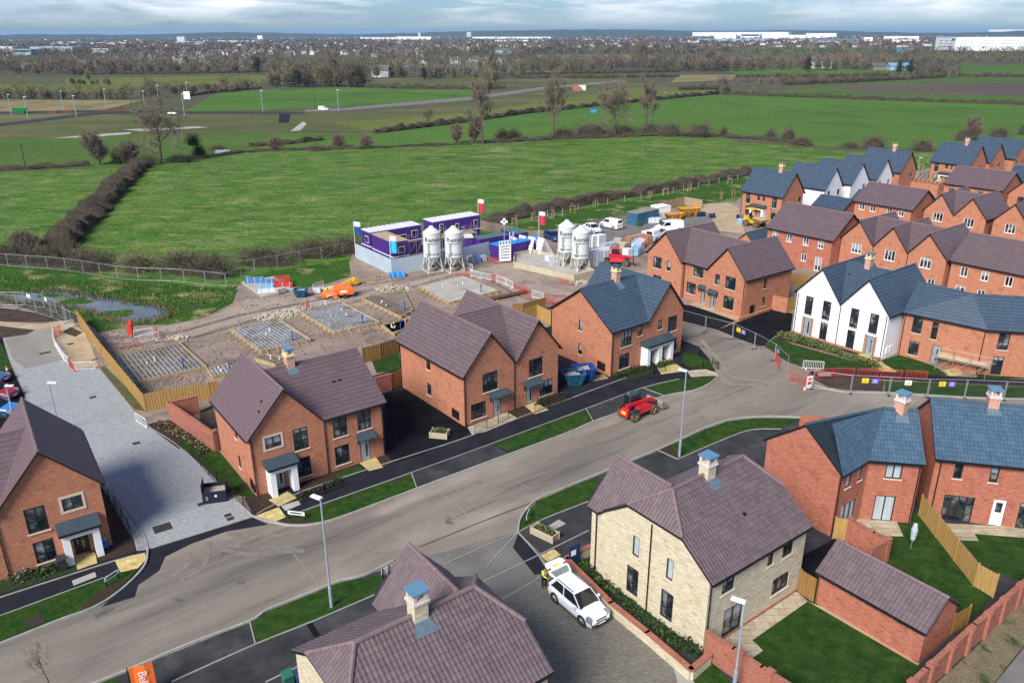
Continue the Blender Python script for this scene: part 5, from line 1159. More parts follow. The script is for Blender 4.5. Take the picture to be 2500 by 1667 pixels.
barrier_row("rw",PP('E',[(1225,625),(1310,640),(1385,660)]),"%s pedestrian barrier near the long steel pipe","barriers near the pipe,")
barrier_row("r",PP('E',[(1395,660),(1450,690),(1490,680)]),"%s pedestrian barrier by the dark timber fence corner","barriers by the dark fence,")
barrier_row("r",PP('E',[(1490,545),(1565,555)]),"%s pedestrian barrier at the foot of the paired silos","barriers at the paired silos,")
barrier_row("r",PP('F',[(640,770),(655,850)]),"%s pedestrian barrier standing on the side road beside the mesh panels","barriers on the side road,")
barrier_row("r",PP('F',[(740,930),(850,970),(880,905)]),"%s pedestrian barrier in the cluster at the road corner","barriers at the road corner,")
barrier_row("w",PP('F',[(825,850),(970,860)]),"%s pedestrian barrier at the edge of the white pair's lawn","barriers at the lawn edge,")
barrier_row("r",PP('F',[(900,915),(1040,905),(1200,905),(1360,910),(1530,920),(1690,930)]),"%s pedestrian barrier lining the dark footpath by the lawns","barriers lining the dark footpath,")
for(u,v)in[(840,1000)]:
 cn=thing("traffic_cone","orange and white traffic cone at the road corner by the red barriers","cone",P('F',u,v));mb=MB();mb.lathe([(.16,.03),(.03,.7),(0,.7)],12);mb.build("body",orange_paint,cn);mb=MB();mb.lathe([(.125,.22),(.085,.42)],12);mb.build("sleeve",whitepl,cn);mb=MB();mb.box(0,0,0,.4,.4,.035);mb.build("base",dkgrey,cn)
cn2=dup(cn,P('D',52,865),0,"orange and white traffic cone in the car court beside the grey street")
bd=thing("notice_board","white notice board leaning by the cone at the road corner","notice",P('F',868,985),.4);mb=MB();mb.box(0,0,.1,.7,.05,1.3);mb.build("panel",whitepl,bd);mb=MB();mb.box(0,-.03,1.0,.4,.01,.2);mb.box(0,-.03,.5,.5,.01,.3);mb.build("lettering",redpl,bd)
def lamp(label,p,hgt,headang,group=None):
 r=thing("street_lamp",label,"street lamp",p,headang,group)
 mb=MB();mb.tube((0,0,0),(0,0,1.5),.11,.11,10);mb.tube((0,0,1.5),(0,0,1.65),.11,.065,10);mb.tube((0,0,1.65),(0,0,hgt),.065,.05,10);mb.build("column",lampm,r)
 mb=MB();mb.box(.32,0,hgt-.03,.75,.3,.08);mb.box(.12,0,hgt+.05,.3,.2,.05);mb.build("lamp_head",whitepl,r)
 mb=MB();mb.box(.4,0,hgt-.045,.4,.22,.016);mb.build("lens",galv_m,r);return r
lamp("tall grey street lamp on the verge below the second brick house, near the stone roof",G(762,1395),7.8,2.6)
lamp("tall grey street lamp on the curved verge right of the red telehandler",G(1560,1050),7.8,2.4)
lamp("street lamp standing by the low stone wall at the bottom right",P('J',350,1640),6.0,2.6)
lamp("street lamp beside the grey street behind the first brick house roof",P('D',415,1290),4.9,0)
lamp("thin lamp column behind the parked red car at the left edge",P('D',95,1180),3.2,0)
lamp("street lamp beside the lane at the far row's chimney house",P('C',1605,1080),5.5,0)
def nameplate(label,p,q,zb=.35,zt_=.75):
 r=thing("street_nameplate",label,"street sign",(p+q)/2,ang(p,q));L=(q-p).length
 mb=MB();mb.box(0,-.05,zb,L,.03,zt_-zb);mb.build("plate",whitepl,r)
 mb=MB();mb.box(0,-.068,zb+.1,L*.7,.006,.12);mb.build("lettering",dkgrey,r)
 for x in(-L/2+.06,L/2-.06):mb=MB();mb.box(x,0,0,.07,.07,zt_+.05);mb.build("post",black_m,r)
nameplate("white street nameplate on black posts at the first house corner verge",P('G',730,915),P('G',825,850),.5,.8)
nameplate("white street nameplate on black posts at the mulched corner of the second house",P('G',1990,440),P('G',2105,455),.5,.8)
nameplate("street nameplate seen edge-on from behind at the tip of the right verge",P('I',1268,480),P('I',1290,420),.4,.8)
nameplate("street nameplate seen from behind by the brown gable over the road",P('I',335,830),P('I',282,860),.4,.8)
mb=MB();r=thing("sales_sign","dark blue sign board standing by the low stone wall corner","sign",P('I',1600,770),.6);mb.box(0,0,.35,.9,.06,1.4);mb.build("panel",flat("navy",(.015,.03,.10),.4),r);mb=MB();mb.box(-.1,-.035,1.0,.4,.012,.4);mb.build("emblem",whitepl,r)
for x in(-.4,.4):mb=MB();mb.box(x,.05,0,.07,.07,.5);mb.build("post",black_m,r)
def planter(label,p,th,L=1.9,W=.75,hh=.6):
 r=thing("planter",label,"planter",p,th);mb=MB()
 t=.08
 mb.box(0,-W/2,0,L,t,hh);mb.box(0,W/2,0,L,t,hh);mb.box(-L/2+t/2,0,0,t,W-t,hh);mb.box(L/2-t/2,0,0,t,W-t,hh)
 for z in(.2,.4):mb.box(0,-W/2-.006,z,L,t,.015,mi=1);mb.box(-L/2,0,z,.02,W,.015,mi=1)
 for sx in(-1,1):
  for sy in(-1,1):mb.box(sx*L/2,sy*W/2,0,.11,.11,hh+.04)
 mb.build("trough",[M("planter_wood",[(.38,.32,.22),(.50,.43,.31)],3,.85,stretch=(1,1,6)),dkgrey],r)
 mb=MB();mb.box(0,0,.3,L-.14,W-.12,.22);mb.build("soil",soil_m,r)
 mb=MB()
 leaf_cloud(mb,Vector((0,0,hh+.1)),(L*.42,W*.4,.25),240,.16)
 mb.build("plants",leaf_mats,r)
def leaf_cloud(mb,c,rad,n,size,nm=2,shell=.35):
 for i in range(n):
  while True:
   v=Vector((random.uniform(-1,1),random.uniform(-1,1),random.uniform(-1,1)))
   if shell<v.length<1:break
  p=c+Vector((v.x*rad[0],v.y*rad[1],v.z*rad[2]))
  a=Vector((random.gauss(0,1),random.gauss(0,1),random.gauss(0,.7))).normalized();b=a.orthogonal().normalized();b.rotate(Matrix.Rotation(random.random()*6.3,3,a));s=size*random.uniform(.6,1.3)
  mb.face([p-a*s*.5,p+b*s*.35,p+a*s*.5,p-b*s*.35],random.randrange(nm))
leaf_mats=[M("leaf_green",[(.035,.075,.015),(.08,.12,.03)],3,.8),M("leaf_yellowgreen",[(.12,.14,.04),(.17,.17,.06)],3,.8)]
planter("long timber planter with green shrubs on the asphalt by the stone house verge",P('I',1400,560),-.7)
planter("small timber planter at the mouth of the black driveway",G(1010,1003),-.2,1.5,.9,.6)
def box_part(root,name,m,*boxes):
 mb=MB()
 for b in boxes:mb.box(*b)
 return mb.build(name,m,root)
def bin_(label,p,th,m,lid=None):
 r=thing("wheelie_bin",label,"bin",p,th);mb=MB();a,b=.23,.28
 mb.hexa([(-a,-a,.06),(a,-a,.06),(a,a,.06),(-a,a,.06)],[(-b,-b,.95),(b,-b,.95),(b,b,.95),(-b,b,.95)]);mb.build("body",m,r)
 mb=MB();mb.hexa([(-.3,-.32,.953),(.3,-.32,.953),(.3,.32,.953),(-.3,.32,.953)],[(-.26,-.28,1.04),(.26,-.28,1.04),(.28,.3,1.06),(-.28,.3,1.06)]);mb.build("lid",lid or m,r)
 for x in(-.24,.24):mb=MB();mb.lathe([(0,-.03),(.1,-.03),(.1,.03),(0,.03)],12,org=(x,.26,.1),axis='x');mb.build("wheel",tyre_m,r)
 return r
bin_("green wheelie bin beside the nearest stone house at the bottom edge",P('G',1990,1600),.6,flat("bin_green",(.03,.14,.10),.5))
b_=bin_("dark blue bin behind the green wheelie bin",P('G',2080,1590),.6,flat("bin_blue",(.02,.05,.14),.5))
bin_("black wheelie bin left of the white porch of the corner house",P('G',440,790),.6,dkgrey)
r=thing("recycling_box","bright blue recycling box right of the white porch","box",P('G',720,640),.6);box_part(r,"body",blue_pl,(0,0,0,.5,.38,.75));box_part(r,"lid",flat("pale_blue",(.2,.45,.65),.5),(0,0,.753,.54,.42,.06))
r=thing("rotary_dryer","folded grey rotary clothes dryer on the lawn of the angled house","clothes dryer",P('J',1570,650));mb=MB();mb.tube((0,0,0),(0,0,2.0),.03);mb.build("pole",galv_m,r);mb=MB();mb.lathe([(.05,.7),(.16,.9),(.22,1.6),(.12,2.1),(.03,2.15)],10);mb.build("cover",M("dryer_cloth",[(.33,.38,.40),(.50,.55,.56)],5,.8,stretch=(6,6,.5)),r)
for(lab,c,u,v,L,W_)in[("square drain cover near the street mouth",'G',1120,505,1.2,1.0),("drain cover below the dark skip",'G',1390,340,.6,.45),("upper of two drain covers by the paving edge",'G',1570,418,.5,.4),("lower of two drain covers by the paving edge",'G',1588,442,.5,.4),("drain cover in the middle of the grey street",'D',640,1047,.6,.45),("drain cover lower down the grey street",'D',940,1363,.6,.45),("drain cover in the upper grey street",'D',310,742,1.1,.5),("drain cover in the sandy strip",'D',488,680,.6,.5),("drain cover in the verge below the first house",'G',245,1145,.9,.9),("drain cover in the verge by the telehandler",'E',2285,1283,.5,.5)]:
 mb=MB();mb.box(0,0,0,L,W_,.012);q=P(c,u,v);z=max([l[4]for l in LAID if l[0]<q.x<l[1]and l[2]<q.y<l[3]]or[.02]);tag(mb.build("drain_cover",M("iron_cover",[(.035,.028,.024),(.07,.055,.045)],8,.6,.3),None,(q.x,q.y,z),.6),lab,"drain cover")
def flag(label,p,hgt,cols,fw=1.0,fh=2.2,th=0,text=None):
 r=thing("flag",label,"flag",p,th);mb=MB();mb.tube((0,0,0),(0,0,hgt),.05,.035,8);mb.build("pole",whitepl,r)
 n=len(cols);z=hgt-.1
 for i,(m,f)in enumerate(cols):
  h0=fh*f;mb=MB();k=6
  for j in range(k):
   x0,x1=.06+fw*j/k,.06+fw*(j+1)/k;y0,y1=.09*math.sin(j*1.1),.09*math.sin((j+1)*1.1);t0,t1=.07*j/k*fw,.07*(j+1)/k*fw
   mb.face([(x0,y0,z-h0-t0),(x1,y1,z-h0-t1),(x1,y1,z-t1),(x0,y0,z-t0)]);mb.face([(x0,y0+.012,z-t0),(x1,y1+.012,z-t1),(x1,y1+.012,z-h0-t1),(x0,y0+.012,z-h0-t0)])
  mb.build("cloth",m,r);z-=h0
 return r
cloth_w=flat("flag_white",(.72,.76,.80),.8);cloth_r=flat("flag_red",(.55,.03,.06),.8);cloth_lb=flat("flag_light_blue",(.03,.42,.68),.8);cloth_nv=flat("flag_navy",(.02,.07,.22),.8);cloth_o=flat("flag_orange",(.80,.16,.025),.8)
flag("white and red flag behind the long double-stacked purple cabin",P('S',1510,470),6.5,[(cloth_w,.3),(cloth_r,.7)],1.0,2.2)
flag("white and red flag on a pole beside the site car park fence",P('S',2230,560),5.5,[(cloth_w,.3),(cloth_r,.7)],1.0,2.2)
flag("furled white and navy flag at the far left hoarding corner",P('S',45,735),5.9,[(cloth_w,.35),(cloth_nv,.65)],1.0,2.1)
flag("white and light blue flag at the near hoarding corner",P('S',470,935),5.9,[(cloth_w,.28),(cloth_lb,.72)],.95,2.5)
def text_obj(body,size,m,parent,loc,rot,extrude=.004,name="lettering",align='CENTER',bold=0):
 cu=bpy.data.curves.new(name,'FONT');cu.body=body;cu.size=size;cu.extrude=extrude;cu.align_x=align;cu.align_y='CENTER';cu.resolution_u=2;cu.offset=bold
 t=bpy.data.objects.new(name,cu);COL.objects.link(t);bpy.context.view_layer.update()
 me=bpy.data.meshes.new_from_object(t.evaluated_get(bpy.context.evaluated_depsgraph_get()));bpy.data.objects.remove(t);bpy.data.curves.remove(cu)
 me.name=name;me.materials.clear();me.materials.append(m)
 o=put(name,me,parent,loc);o.rotation_euler=rot
 return o
pf=P('G',925,1700)
r=thing("flag","orange feather flag with white lettering at the bottom edge of the pavement","flag",pf,.35);mb=MB();mb.tube((0,0,0),(0,0,2.35),.04,.03,8);mb.build("pole",black_m,r)
mb=MB();k=6
for j in range(k):
 x0,x1=.06+1.15*j/k,.06+1.15*(j+1)/k;y0,y1=.05*math.sin(j*1.3),.05*math.sin((j+1)*1.3)
 mb.face([(x0,y0,.5),(x1,y1,.5),(x1,y1,2.25+.1*(j+1)/k),(x0,y0,2.25+.1*j/k)]);mb.face([(x1,y1+.012,.5),(x0,y0+.012,.5),(x0,y0+.012,2.25+.1*j/k),(x1,y1+.012,2.25+.1*(j+1)/k)])
cl_=mb.build("cloth",cloth_o,r);text_obj("Bellway",.62,whitepl,cl_,(.66,-.075,1.0),(PI/2,PI/2,0))
paint_w=M("paint_white",[(.76,.78,.80),(.80,.82,.83)],.8,.25,spec=.6)
paint_b=M("paint_blue",[(.012,.035,.12),(.015,.045,.15)],.8,.22,spec=.6)
paint_lb=M("paint_mid_blue",[(.02,.20,.55),(.03,.24,.62)],.8,.25,spec=.6)
paint_r=M("paint_red",[(.28,.012,.025),(.34,.018,.03)],.8,.22,spec=.6)
paint_s=M("paint_silver",[(.40,.42,.44),(.48,.50,.52)],.8,.25,.4)
carglass=flat("car_glass",(.012,.014,.018),.06,0,.8)
rim_m=flat("wheel_rim",(.20,.20,.21),.35,.6)
lens_w=flat("lamp_clear",(.22,.25,.28),.1,0,.8);lens_r=flat("lamp_red",(.45,.02,.02),.2,0,.6)
plate_y=flat("plate_yellow",(.80,.52,.03),.5);plate_w=flat("plate_white",(.75,.75,.72),.5)
def wheel(root,x,y,r,w,side,tm=None,rm=None,spokes=5):
 mb=MB();mb.lathe([(r*.62,-w/2),(r*.93,-w/2),(r,-w/2+.03),(r,w/2-.03),(r*.93,w/2),(r*.62,w/2)],20,org=(x,y,r),axis='y');o=mb.build("wheel",tm or tyre_m,root)
 mb=MB();yo=side*(w/2-.02)
 mb.lathe([(r*.64,yo-side*.06),(r*.60,yo),(r*.54,yo)],20,org=(x,y,r),axis='y');mb.lathe([(0,yo),(r*.16,yo),(r*.16,yo-side*.05)],12,org=(x,y,r),axis='y')
 for i in range(spokes):
  a=2*PI*i/spokes;mb.beam((x+r*.12*math.cos(a),y+yo,r+r*.12*math.sin(a)),(x+r*.58*math.cos(a),y+yo,r+r*.58*math.sin(a)),r*.2,.03)
 mb.build("rim",rm or rim_m,o)
 mb=MB();mb.lathe([(0,yo-side*.07),(r*.63,yo-side*.07)],16,org=(x,y,r),axis='y');mb.build("hub",dkgrey,o)
def car(label,cat,loc,yaw,pm,L=4.3,W=1.82,hgt=1.5,kind='hatch',openboot=False,group=None,clad=False,detail=True):
 root=thing({'van':"van",'pickup':"van"}.get(kind,"car"),label,cat,loc,yaw,group);h=W/2;x0,x1=-L/2,L/2
 k=hgt/1.5;zb=.62*(1.12 if hgt>1.55 else 1.0);belt=.92*k
 st=[(x0,.36,belt-.14,.80),(x0+.08,.26,belt+.0,.92),(x0+.5,.22,belt+.03,1.0),(-.2,.2,belt,1.0),(x1-1.25,.2,belt-.0,1.0),(x1-.55,.22,belt-.1,.97),(x1-.12,.25,belt-.22,.86),(x1,.34,belt-.38,.72)]
 if kind=='van':st=[(x0,.34,belt,.93),(x0+.06,.26,belt+.05,.98),(x0+.5,.22,belt+.05,1),(-.2,.2,belt+.03,1),(x1-1.0,.2,belt,1),(x1-.4,.22,belt-.1,.95),(x1-.08,.25,belt-.25,.88),(x1,.34,belt-.4,.8)]
 mb=MB();rings=[]
 for x,z0,z1,f in st:
  w=h*f;rings.append([(x,-w*.94,z0),(x,-w,z0+(z1-z0)*.35),(x,-w*.985,z0+(z1-z0)*.72),(x,-w*.88,z1-.015),(x,-w*.5,z1+.02),(x,w*.5,z1+.02),(x,w*.88,z1-.015),(x,w*.985,z0+(z1-z0)*.72),(x,w,z0+(z1-z0)*.35),(x,w*.94,z0)])
 for A,B2 in zip(rings,rings[1:]):
  for i in range(len(A)):
   j=(i+1)%len(A);mb.face([A[i],B2[i],B2[j],A[j]][::-1])
 mb.face(rings[0][::-1]);mb.face(rings[-1])
 mb.build("body",pm,root,smooth=False)
 rw,rr=h*.86,h*.70
 if kind=='van':xa,xb,xc,xd=x0+.03,x0+.12,x1-1.45,x1-.75
 elif kind=='saloon':xa,xb,xc,xd=x0+.75,x0+1.45,x1-2.05,x1-1.2
 else:xa,xb,xc,xd=x0+.16,x0+.62,x1-1.95,x1-1.12
 zr=hgt-.05
 bt=[(xa,-rw,belt),(xd,-rw,belt-.03),(xd,rw,belt-.03),(xa,rw,belt)];tp=[(xb,-rr,zr),(xc,-rr,zr),(xc,rr,zr),(xb,rr,zr)]
 mb=MB();mb.hexa(bt,tp);mb.build("glasshouse",carglass if kind!='van' else pm,root)
 mb=MB();mb.hexa([(xb-.04,-rr-.01,zr-.01),(xc+.03,-rr-.01,zr-.01),(xc+.03,rr+.01,zr-.01),(xb-.04,rr+.01,zr-.01)],[(xb+.02,-rr+.08,zr+.055),(xc-.1,-rr+.08,zr+.055),(xc-.1,rr-.08,zr+.055),(xb+.02,rr-.08,zr+.055)])
 lerp=lambda p,q,t:Vector(p)*(1-t)+Vector(q)*t
 up=[.0,1.0]if kind=='saloon' else[0.,1.]
 for sgn in(0,1):
  b0,b1=(bt[0],bt[1])if sgn==0 else(bt[3],bt[2]);t0,t1=(tp[0],tp[1])if sgn==0 else(tp[3],tp[2])
  off=Vector((0,-.012 if sgn==0 else .012,0))
  for f,wd_ in((0,.20 if kind=='hatch' else .16),(.47,.06),(1.0,.08)):
   if kind!='van':mb.beam(lerp(b0,b1,f)+off,lerp(t0,t1,f)+off,wd_,.03,up=(0,1,0))
 mb.build("roof",pm,root)
 if kind=='van':
  mb=MB();o2=.014
  a_,b_2=lerp(bt[1],tp[1],.12),lerp(bt[1],tp[1],.92);c_,d_2=lerp(bt[2],tp[2],.92),lerp(bt[2],tp[2],.12);e_=Vector((.02,0,.012))
  mb.face([a_+e_,d_2+e_,c_+e_,b_2+e_]);mb.build("windscreen",carglass,root)
  for s1 in(-1,1):
   mb=MB();q=[Vector((xd-.15,s1*(rw-.03),belt+.03)),Vector((xc-.1,s1*(rr+.03),zr-.08)),Vector((xc-.95,s1*(rr+.03),zr-.08)),Vector((xc-.95,s1*(rw-.03),belt+.05))]
   q=[p+Vector((0,s1*.035,0))for p in q];mb.face(q if s1>0 else q[::-1]);mb.face(q[::-1]if s1>0 else q);mb.build("side_window",carglass,root)
  mb=MB();mb.box(xa+.02,0,belt+.2,.05,rw*1.3,.45);mb.build("rear_window",carglass,root)
 wr=.33*(1.08 if hgt>1.55 else 1);wb=L*.305
 for x in(-wb,wb):
  for s1 in(-1,1):
   wheel(root,x,s1*(h-.12),wr,.22,s1)
 mb=MB()
 for x in(-wb,wb):
  for s1 in(-1,1):
   mb.lathe([(wr*1.18,-.012),(wr*.6,-.012),(wr*.6,.012),(wr*1.18,.012)],18,org=(x,s1*(h+.001),wr+.01),axis='y')
 mb.box(0,0,.19,L*.42,W*.99,.1);mb.build("wheel_arch",dkgrey,root)
 if detail:
  for s1 in(-1,1):
   mb=MB();mb.hexa([(x1-.5,s1*h*.74-.2,belt-.42),(x1-.02,s1*h*.70-.2,belt-.42),(x1-.14,s1*h*.74+.2,belt-.40),(x1-.5,s1*h*.74+.21,belt-.40)],[(x1-.5,s1*h*.74-.2,belt-.1),(x1-.06,s1*h*.70-.2,belt-.235),(x1-.17,s1*h*.74+.2,belt-.21),(x1-.5,s1*h*.74+.21,belt-.13)]);mb.build("headlight",lens_w,root)
   mb=MB();mb.box(x0+.1,s1*h*.72,belt-.26,.24,.34,.16);mb.build("tail_light",lens_r,root)
   mb=MB();mb.box(xd-.35,s1*(h+.06),belt-.02,.16,.22,.15);mb.build("mirror",pm,root)
   if clad:mb=MB();mb.beam((xb+.1,s1*rr*.93,zr+.08),(xc-.1,s1*rr*.93,zr+.08),.05);mb.build("roof_rail",galv_m,root)
   for xh in(-.55,.45):mb=MB();mb.box(xh,s1*(h*.97),belt-.13,.2,.03,.035);mb.build("handle",pm,root)
  mb=MB();mb.hexa([(x1-.2,-.46,belt-.52),(x1+.025,-.36,belt-.5),(x1+.025,.36,belt-.5),(x1-.2,.46,belt-.52)],[(x1-.2,-.46,belt-.24),(x1-.03,-.40,belt-.28),(x1-.03,.40,belt-.28),(x1-.2,.46,belt-.24)]);mb.box(x1-.05,0,.3,.16,W*.62,.13);[mb.box(x1-.1,s_*h*.66,.36,.2,.3,.14)for s_ in(-1,1)];mb.build("grille",dkgrey,root)
  mb=MB();mb.box(x1+.045,0,.42,.03,.52,.11);mb.build("number_plate",plate_w,root)
  if not openboot:mb=MB();mb.box(x0-.012,0,belt-.36,.03,.52,.11);mb.build("number_plate",plate_y,root)
 if openboot:
  mb=MB();hx,hz=xb+.03,zr+.03
  ex,ez=hx-1.05,hz+.38
  n_=Vector((-.34,0,.94));A_=Vector((hx,0,hz));dd=Vector((ex-hx,0,ez-hz)).normalized()
  def tgp(u,y,o=0):return A_+dd*u+Vector((0,y,0))+n_*o
  def panel(u0,u1,w0,w1,t0,t1):mb.hexa([tgp(u1,-w1,t0),tgp(u0,-w0,t0),tgp(u0,w0,t0),tgp(u1,w1,t0)],[tgp(u1,-w1,t1),tgp(u0,-w0,t1),tgp(u0,w0,t1),tgp(u1,w1,t1)])
  panel(0,.1,rr,rr,-.03,.03);panel(.58,1.12,rw*.96,rw*.9,-.05,.05);panel(1.12,1.3,rw*.9,rw*.78,-.04,.0)
  for s1 in(-1,1):mb.hexa([tgp(.58,s1*rw*.95-.06,-.03),tgp(.1,s1*rr-.06,-.03),tgp(.1,s1*rr+.06,-.03),tgp(.58,s1*rw*.95+.06,-.03)],[tgp(.58,s1*rw*.95-.06,.03),tgp(.1,s1*rr-.06,.03),tgp(.1,s1*rr+.06,.03),tgp(.58,s1*rw*.95+.06,.03)])
  o=mb.build("tailgate",pm,root)
  mb=MB();panel(.1,.58,rr-.07,rw-.1,-.01,.01);mb.build("rear_glass",M("tailgate_glass",[(.16,.19,.18),(.26,.27,.22)],3,.08,spec=.8),o)
  mb=MB();panel(.78,.9,.27,.27,.051,.062);mb.build("number_plate",plate_y,o)
  for s1 in(-1,1):mb=MB();mb.hexa([tgp(.8,s1*.62-.14,.045),tgp(.68,s1*.66-.14,.045),tgp(.68,s1*.66+.14,.045),tgp(.8,s1*.62+.14,.045)],[tgp(.8,s1*.62-.14,.06),tgp(.68,s1*.66-.14,.06),tgp(.68,s1*.66+.14,.06),tgp(.8,s1*.62+.14,.06)]);mb.build("tail_light",lens_r,o)
  mb=MB();mb.box(xa+.12,0,belt-.28,.5,rw*1.7,.06);mb.build("boot_floor",dkgrey,root)
 return root
def axle_place(pr,pf,half):
 th=ang(pr,pf);c=(pr+pf)/2+Vector((-math.sin(th),math.cos(th),0))*half
 return Vector((c.x,c.y,.03)),th
pr,pf=G(1273,1381),G(1341,1440);loc,th=axle_place(pr,pf,.78);loc.z=.05
suv=car("white family car with raised tailgate parked on block paving by the stone wall","car",loc,th,paint_w,4.38,1.84,1.62,'hatch',True,clad=True);suv.scale=(.96,)*3;SUV=(loc,th)
loc,th=axle_place(P('T',690,320),P('T',775,358),.75)
car("white saloon car parked on the site car park beside the white van","car",loc,th,paint_w,4.6,1.82,1.45,'saloon')
pr_,pf_=P('T',958,318),P('T',878,300)
th=ang(pr_,pf_);c=(pr_+pf_)/2+Vector((math.sin(th),-math.cos(th),0))*.75
car("small white panel van parked beside the white saloon on the site car park","van",Vector((c.x,c.y,.03)),th,paint_w,4.4,1.8,1.82,'van')
car("dark blue car half hidden behind the paired silos","car",Vector((P('T',395,415).x,P('T',395,415).y,.03)),ang(P('T',345,400),P('T',430,435)),paint_b,4.2,1.8,1.5)
car("white van parked beyond the roof of the long brown roofed pair","van",Vector((P('T',1500,335).x,P('T',1500,335).y,.03)),ang(P('T',1560,320),P('T',1410,330)),paint_w,5.0,1.95,1.95,'van')
car("white van nearer the builders' stacks, bonnet hidden by the roof ridge","van",Vector((P('T',1370,410).x,P('T',1370,410).y,.03)),ang(P('T',1330,425),P('T',1450,370)),paint_w,5.0,1.95,1.9,'van')
q_=P('D',20,1065);car("dark red car parked in the car court at the left edge","car",Vector((q_.x-1.1,q_.y+.6,.03)),ang(P('D',-100,1050),P('D',80,1060)),paint_r,4.4,1.84,1.62,'hatch')
q_=P('D',-10,935);car("dark blue car parked behind the red car in the car court","car",Vector((q_.x-1.0,q_.y,.03)),ang(P('D',-100,930),P('D',80,940)),M("paint_steel_blue",[(.05,.10,.20),(.06,.13,.25)],1,.2,spec=.6),4.2,1.8,1.5)
q_=P('D',15,1190);car("bright blue car beside the first house roof at the left edge","car",Vector((q_.x-1.0,q_.y+1.0,.03)),ang(P('D',-100,1185),P('D',80,1190)),paint_lb,4.1,1.75,1.5)
car("silver car on the distant estate road by the lamp columns","car",G(397,264,.03),ang(G(380,264),G(420,264)),paint_s,4.3,1.8,1.5,detail=False)
car("white van on the grass verge of the distant estate road","van",G(744,254,.03),ang(G(730,254),G(760,255)),paint_w,4.8,1.9,1.9,'van',detail=False)
for u,v,l in((205,166,"tiny pale car on the far lane before the woods"),(556,155,"tiny white car on the far lane by the evergreen"),):car(l,"car",G(u,v,.03),.1,paint_w,4.3,1.8,1.5,detail=False)
def person(label,loc,yaw):
 me=bpy.data.meshes.new("person")
 J={'pel':(0,0,.95),'sp':(.02,0,1.15),'ch':(.06,0,1.36),'nk':(.12,0,1.50),'hd':(.16,0,1.60),'ht':(.17,0,1.74)}
 E=[('pel','sp'),('sp','ch'),('ch','nk'),('nk','hd'),('hd','ht')];Rr={'pel':.145,'sp':.14,'ch':.155,'nk':.06,'hd':.10,'ht':.075}
 for s,n in((1,'l'),(-1,'r')):
  J.update({'sh'+n:(.07,s*.19,1.42),'el'+n:(.20,s*.25,1.17),'wr'+n:(.42,s*.17,1.12),'hp'+n:(.0,s*.10,.90),'kn'+n:(.03*s,s*.11,.50),'an'+n:(-.03,s*.11,.09),'to'+n:(.13,s*.13,.04)})
  E+=[('ch','sh'+n),('sh'+n,'el'+n),('el'+n,'wr'+n),('pel','hp'+n),('hp'+n,'kn'+n),('kn'+n,'an'+n),('an'+n,'to'+n)]
  Rr.update({'sh'+n:.075,'el'+n:.052,'wr'+n:.036,'hp'+n:.10,'kn'+n:.068,'an'+n:.045,'to'+n:.04})
  J['pa'+n]=(.50,s*.155,1.11);Rr['pa'+n]=.032;E.append(('wr'+n,'pa'+n))
  for f in range(5):
   a=J['pa'+n];y=s*(.125+.017*f)if f<4 else s*.115;ln=(.075,.085,.08,.062,.05)[f]
   J['f%d%s'%(f,n)]=(a[0]+(ln*.6 if f<4 else .01),y if f<4 else s*.11,a[2]-.005-(.0 if f<4 else .02));J['g%d%s'%(f,n)]=(a[0]+(ln if f<4 else .04),y if f<4 else s*.095,a[2]-.03)
   Rr['f%d%s'%(f,n)]=.0095;Rr['g%d%s'%(f,n)]=.008;E+=[('pa'+n,'f%d%s'%(f,n)),('f%d%s'%(f,n),'g%d%s'%(f,n))]
 def skin(name,keys,edges,scale,mat_,parent):
  ks=list(keys);me=bpy.data.meshes.new(name);me.from_pydata([J[k]for k in ks],[(ks.index(a),ks.index(b))for a,b in edges],[])
  o=bpy.data.objects.new(name,me);COL.objects.link(o)
  md=o.modifiers.new("skin",'SKIN');sub=o.modifiers.new("sub",'SUBSURF');sub.levels=sub.render_levels=1
  for i,k in enumerate(ks):r_=Rr[k]*scale;me.skin_vertices[0].data[i].radius=(r_,r_)
  me.skin_vertices[0].data[0].use_root=True
  bpy.context.view_layer.update();m2=bpy.data.meshes.new_from_object(o.evaluated_get(bpy.context.evaluated_depsgraph_get()));bpy.data.objects.remove(o)
  m2.name=name;m2.materials.clear();m2.materials.append(mat_);return put(name,m2,parent)
 skin_m=flat("skin",(.50,.29,.20),.6)
 body=skin("person",J.keys(),E,1.0,skin_m,None);body.location=loc;body.rotation_euler=(0,0,yaw);tag(body,label,"person")
 tk=['pel','sp','ch']+[a+n for n in 'lr' for a in('sh','el')];te=[('pel','sp'),('sp','ch')]+[x for n in 'lr' for x in(('ch','sh'+n),('sh'+n,'el'+n))]
 skin("hi_vis_jacket",tk,te,1.14,M("hi_vis_yellow",[(.55,.78,.02),(.62,.85,.03)],4,.7),body)
 for n in 'lr':
  skin("sleeve",['el'+n,'wr'+n],[('el'+n,'wr'+n)],1.15,MATS["hi_vis_yellow"],body)
 skin("trousers",['pel']+[a+n for n in 'lr' for a in('hp','kn','an')],[x for n in 'lr' for x in(('pel','hp'+n),('hp'+n,'kn'+n),('kn'+n,'an'+n))],1.12,flat("dark_cloth",(.02,.022,.03),.85),body)
 for n in 'lr':skin("boot",['an'+n,'to'+n],[('an'+n,'to'+n)],1.25,flat("boot_leather",(.09,.06,.04),.8),body)
 mb=MB();mb.lathe([(.165,1.10),(.172,1.13),(.165,1.16)],16,org=(.02,0,0));mb.lathe([(.185,1.26),(.19,1.29),(.185,1.32)],16,org=(.045,0,0));mb.build("reflective_band",flat("reflective_grey",(.55,.56,.58),.3),body)
 mb=MB();mb.lathe([(.103,1.60),(.11,1.66),(.085,1.72),(0,1.75)],14,org=(.155,0,0));mb.build("hair",flat("dark_hair",(.03,.02,.014),.7),body)
 mb=MB()
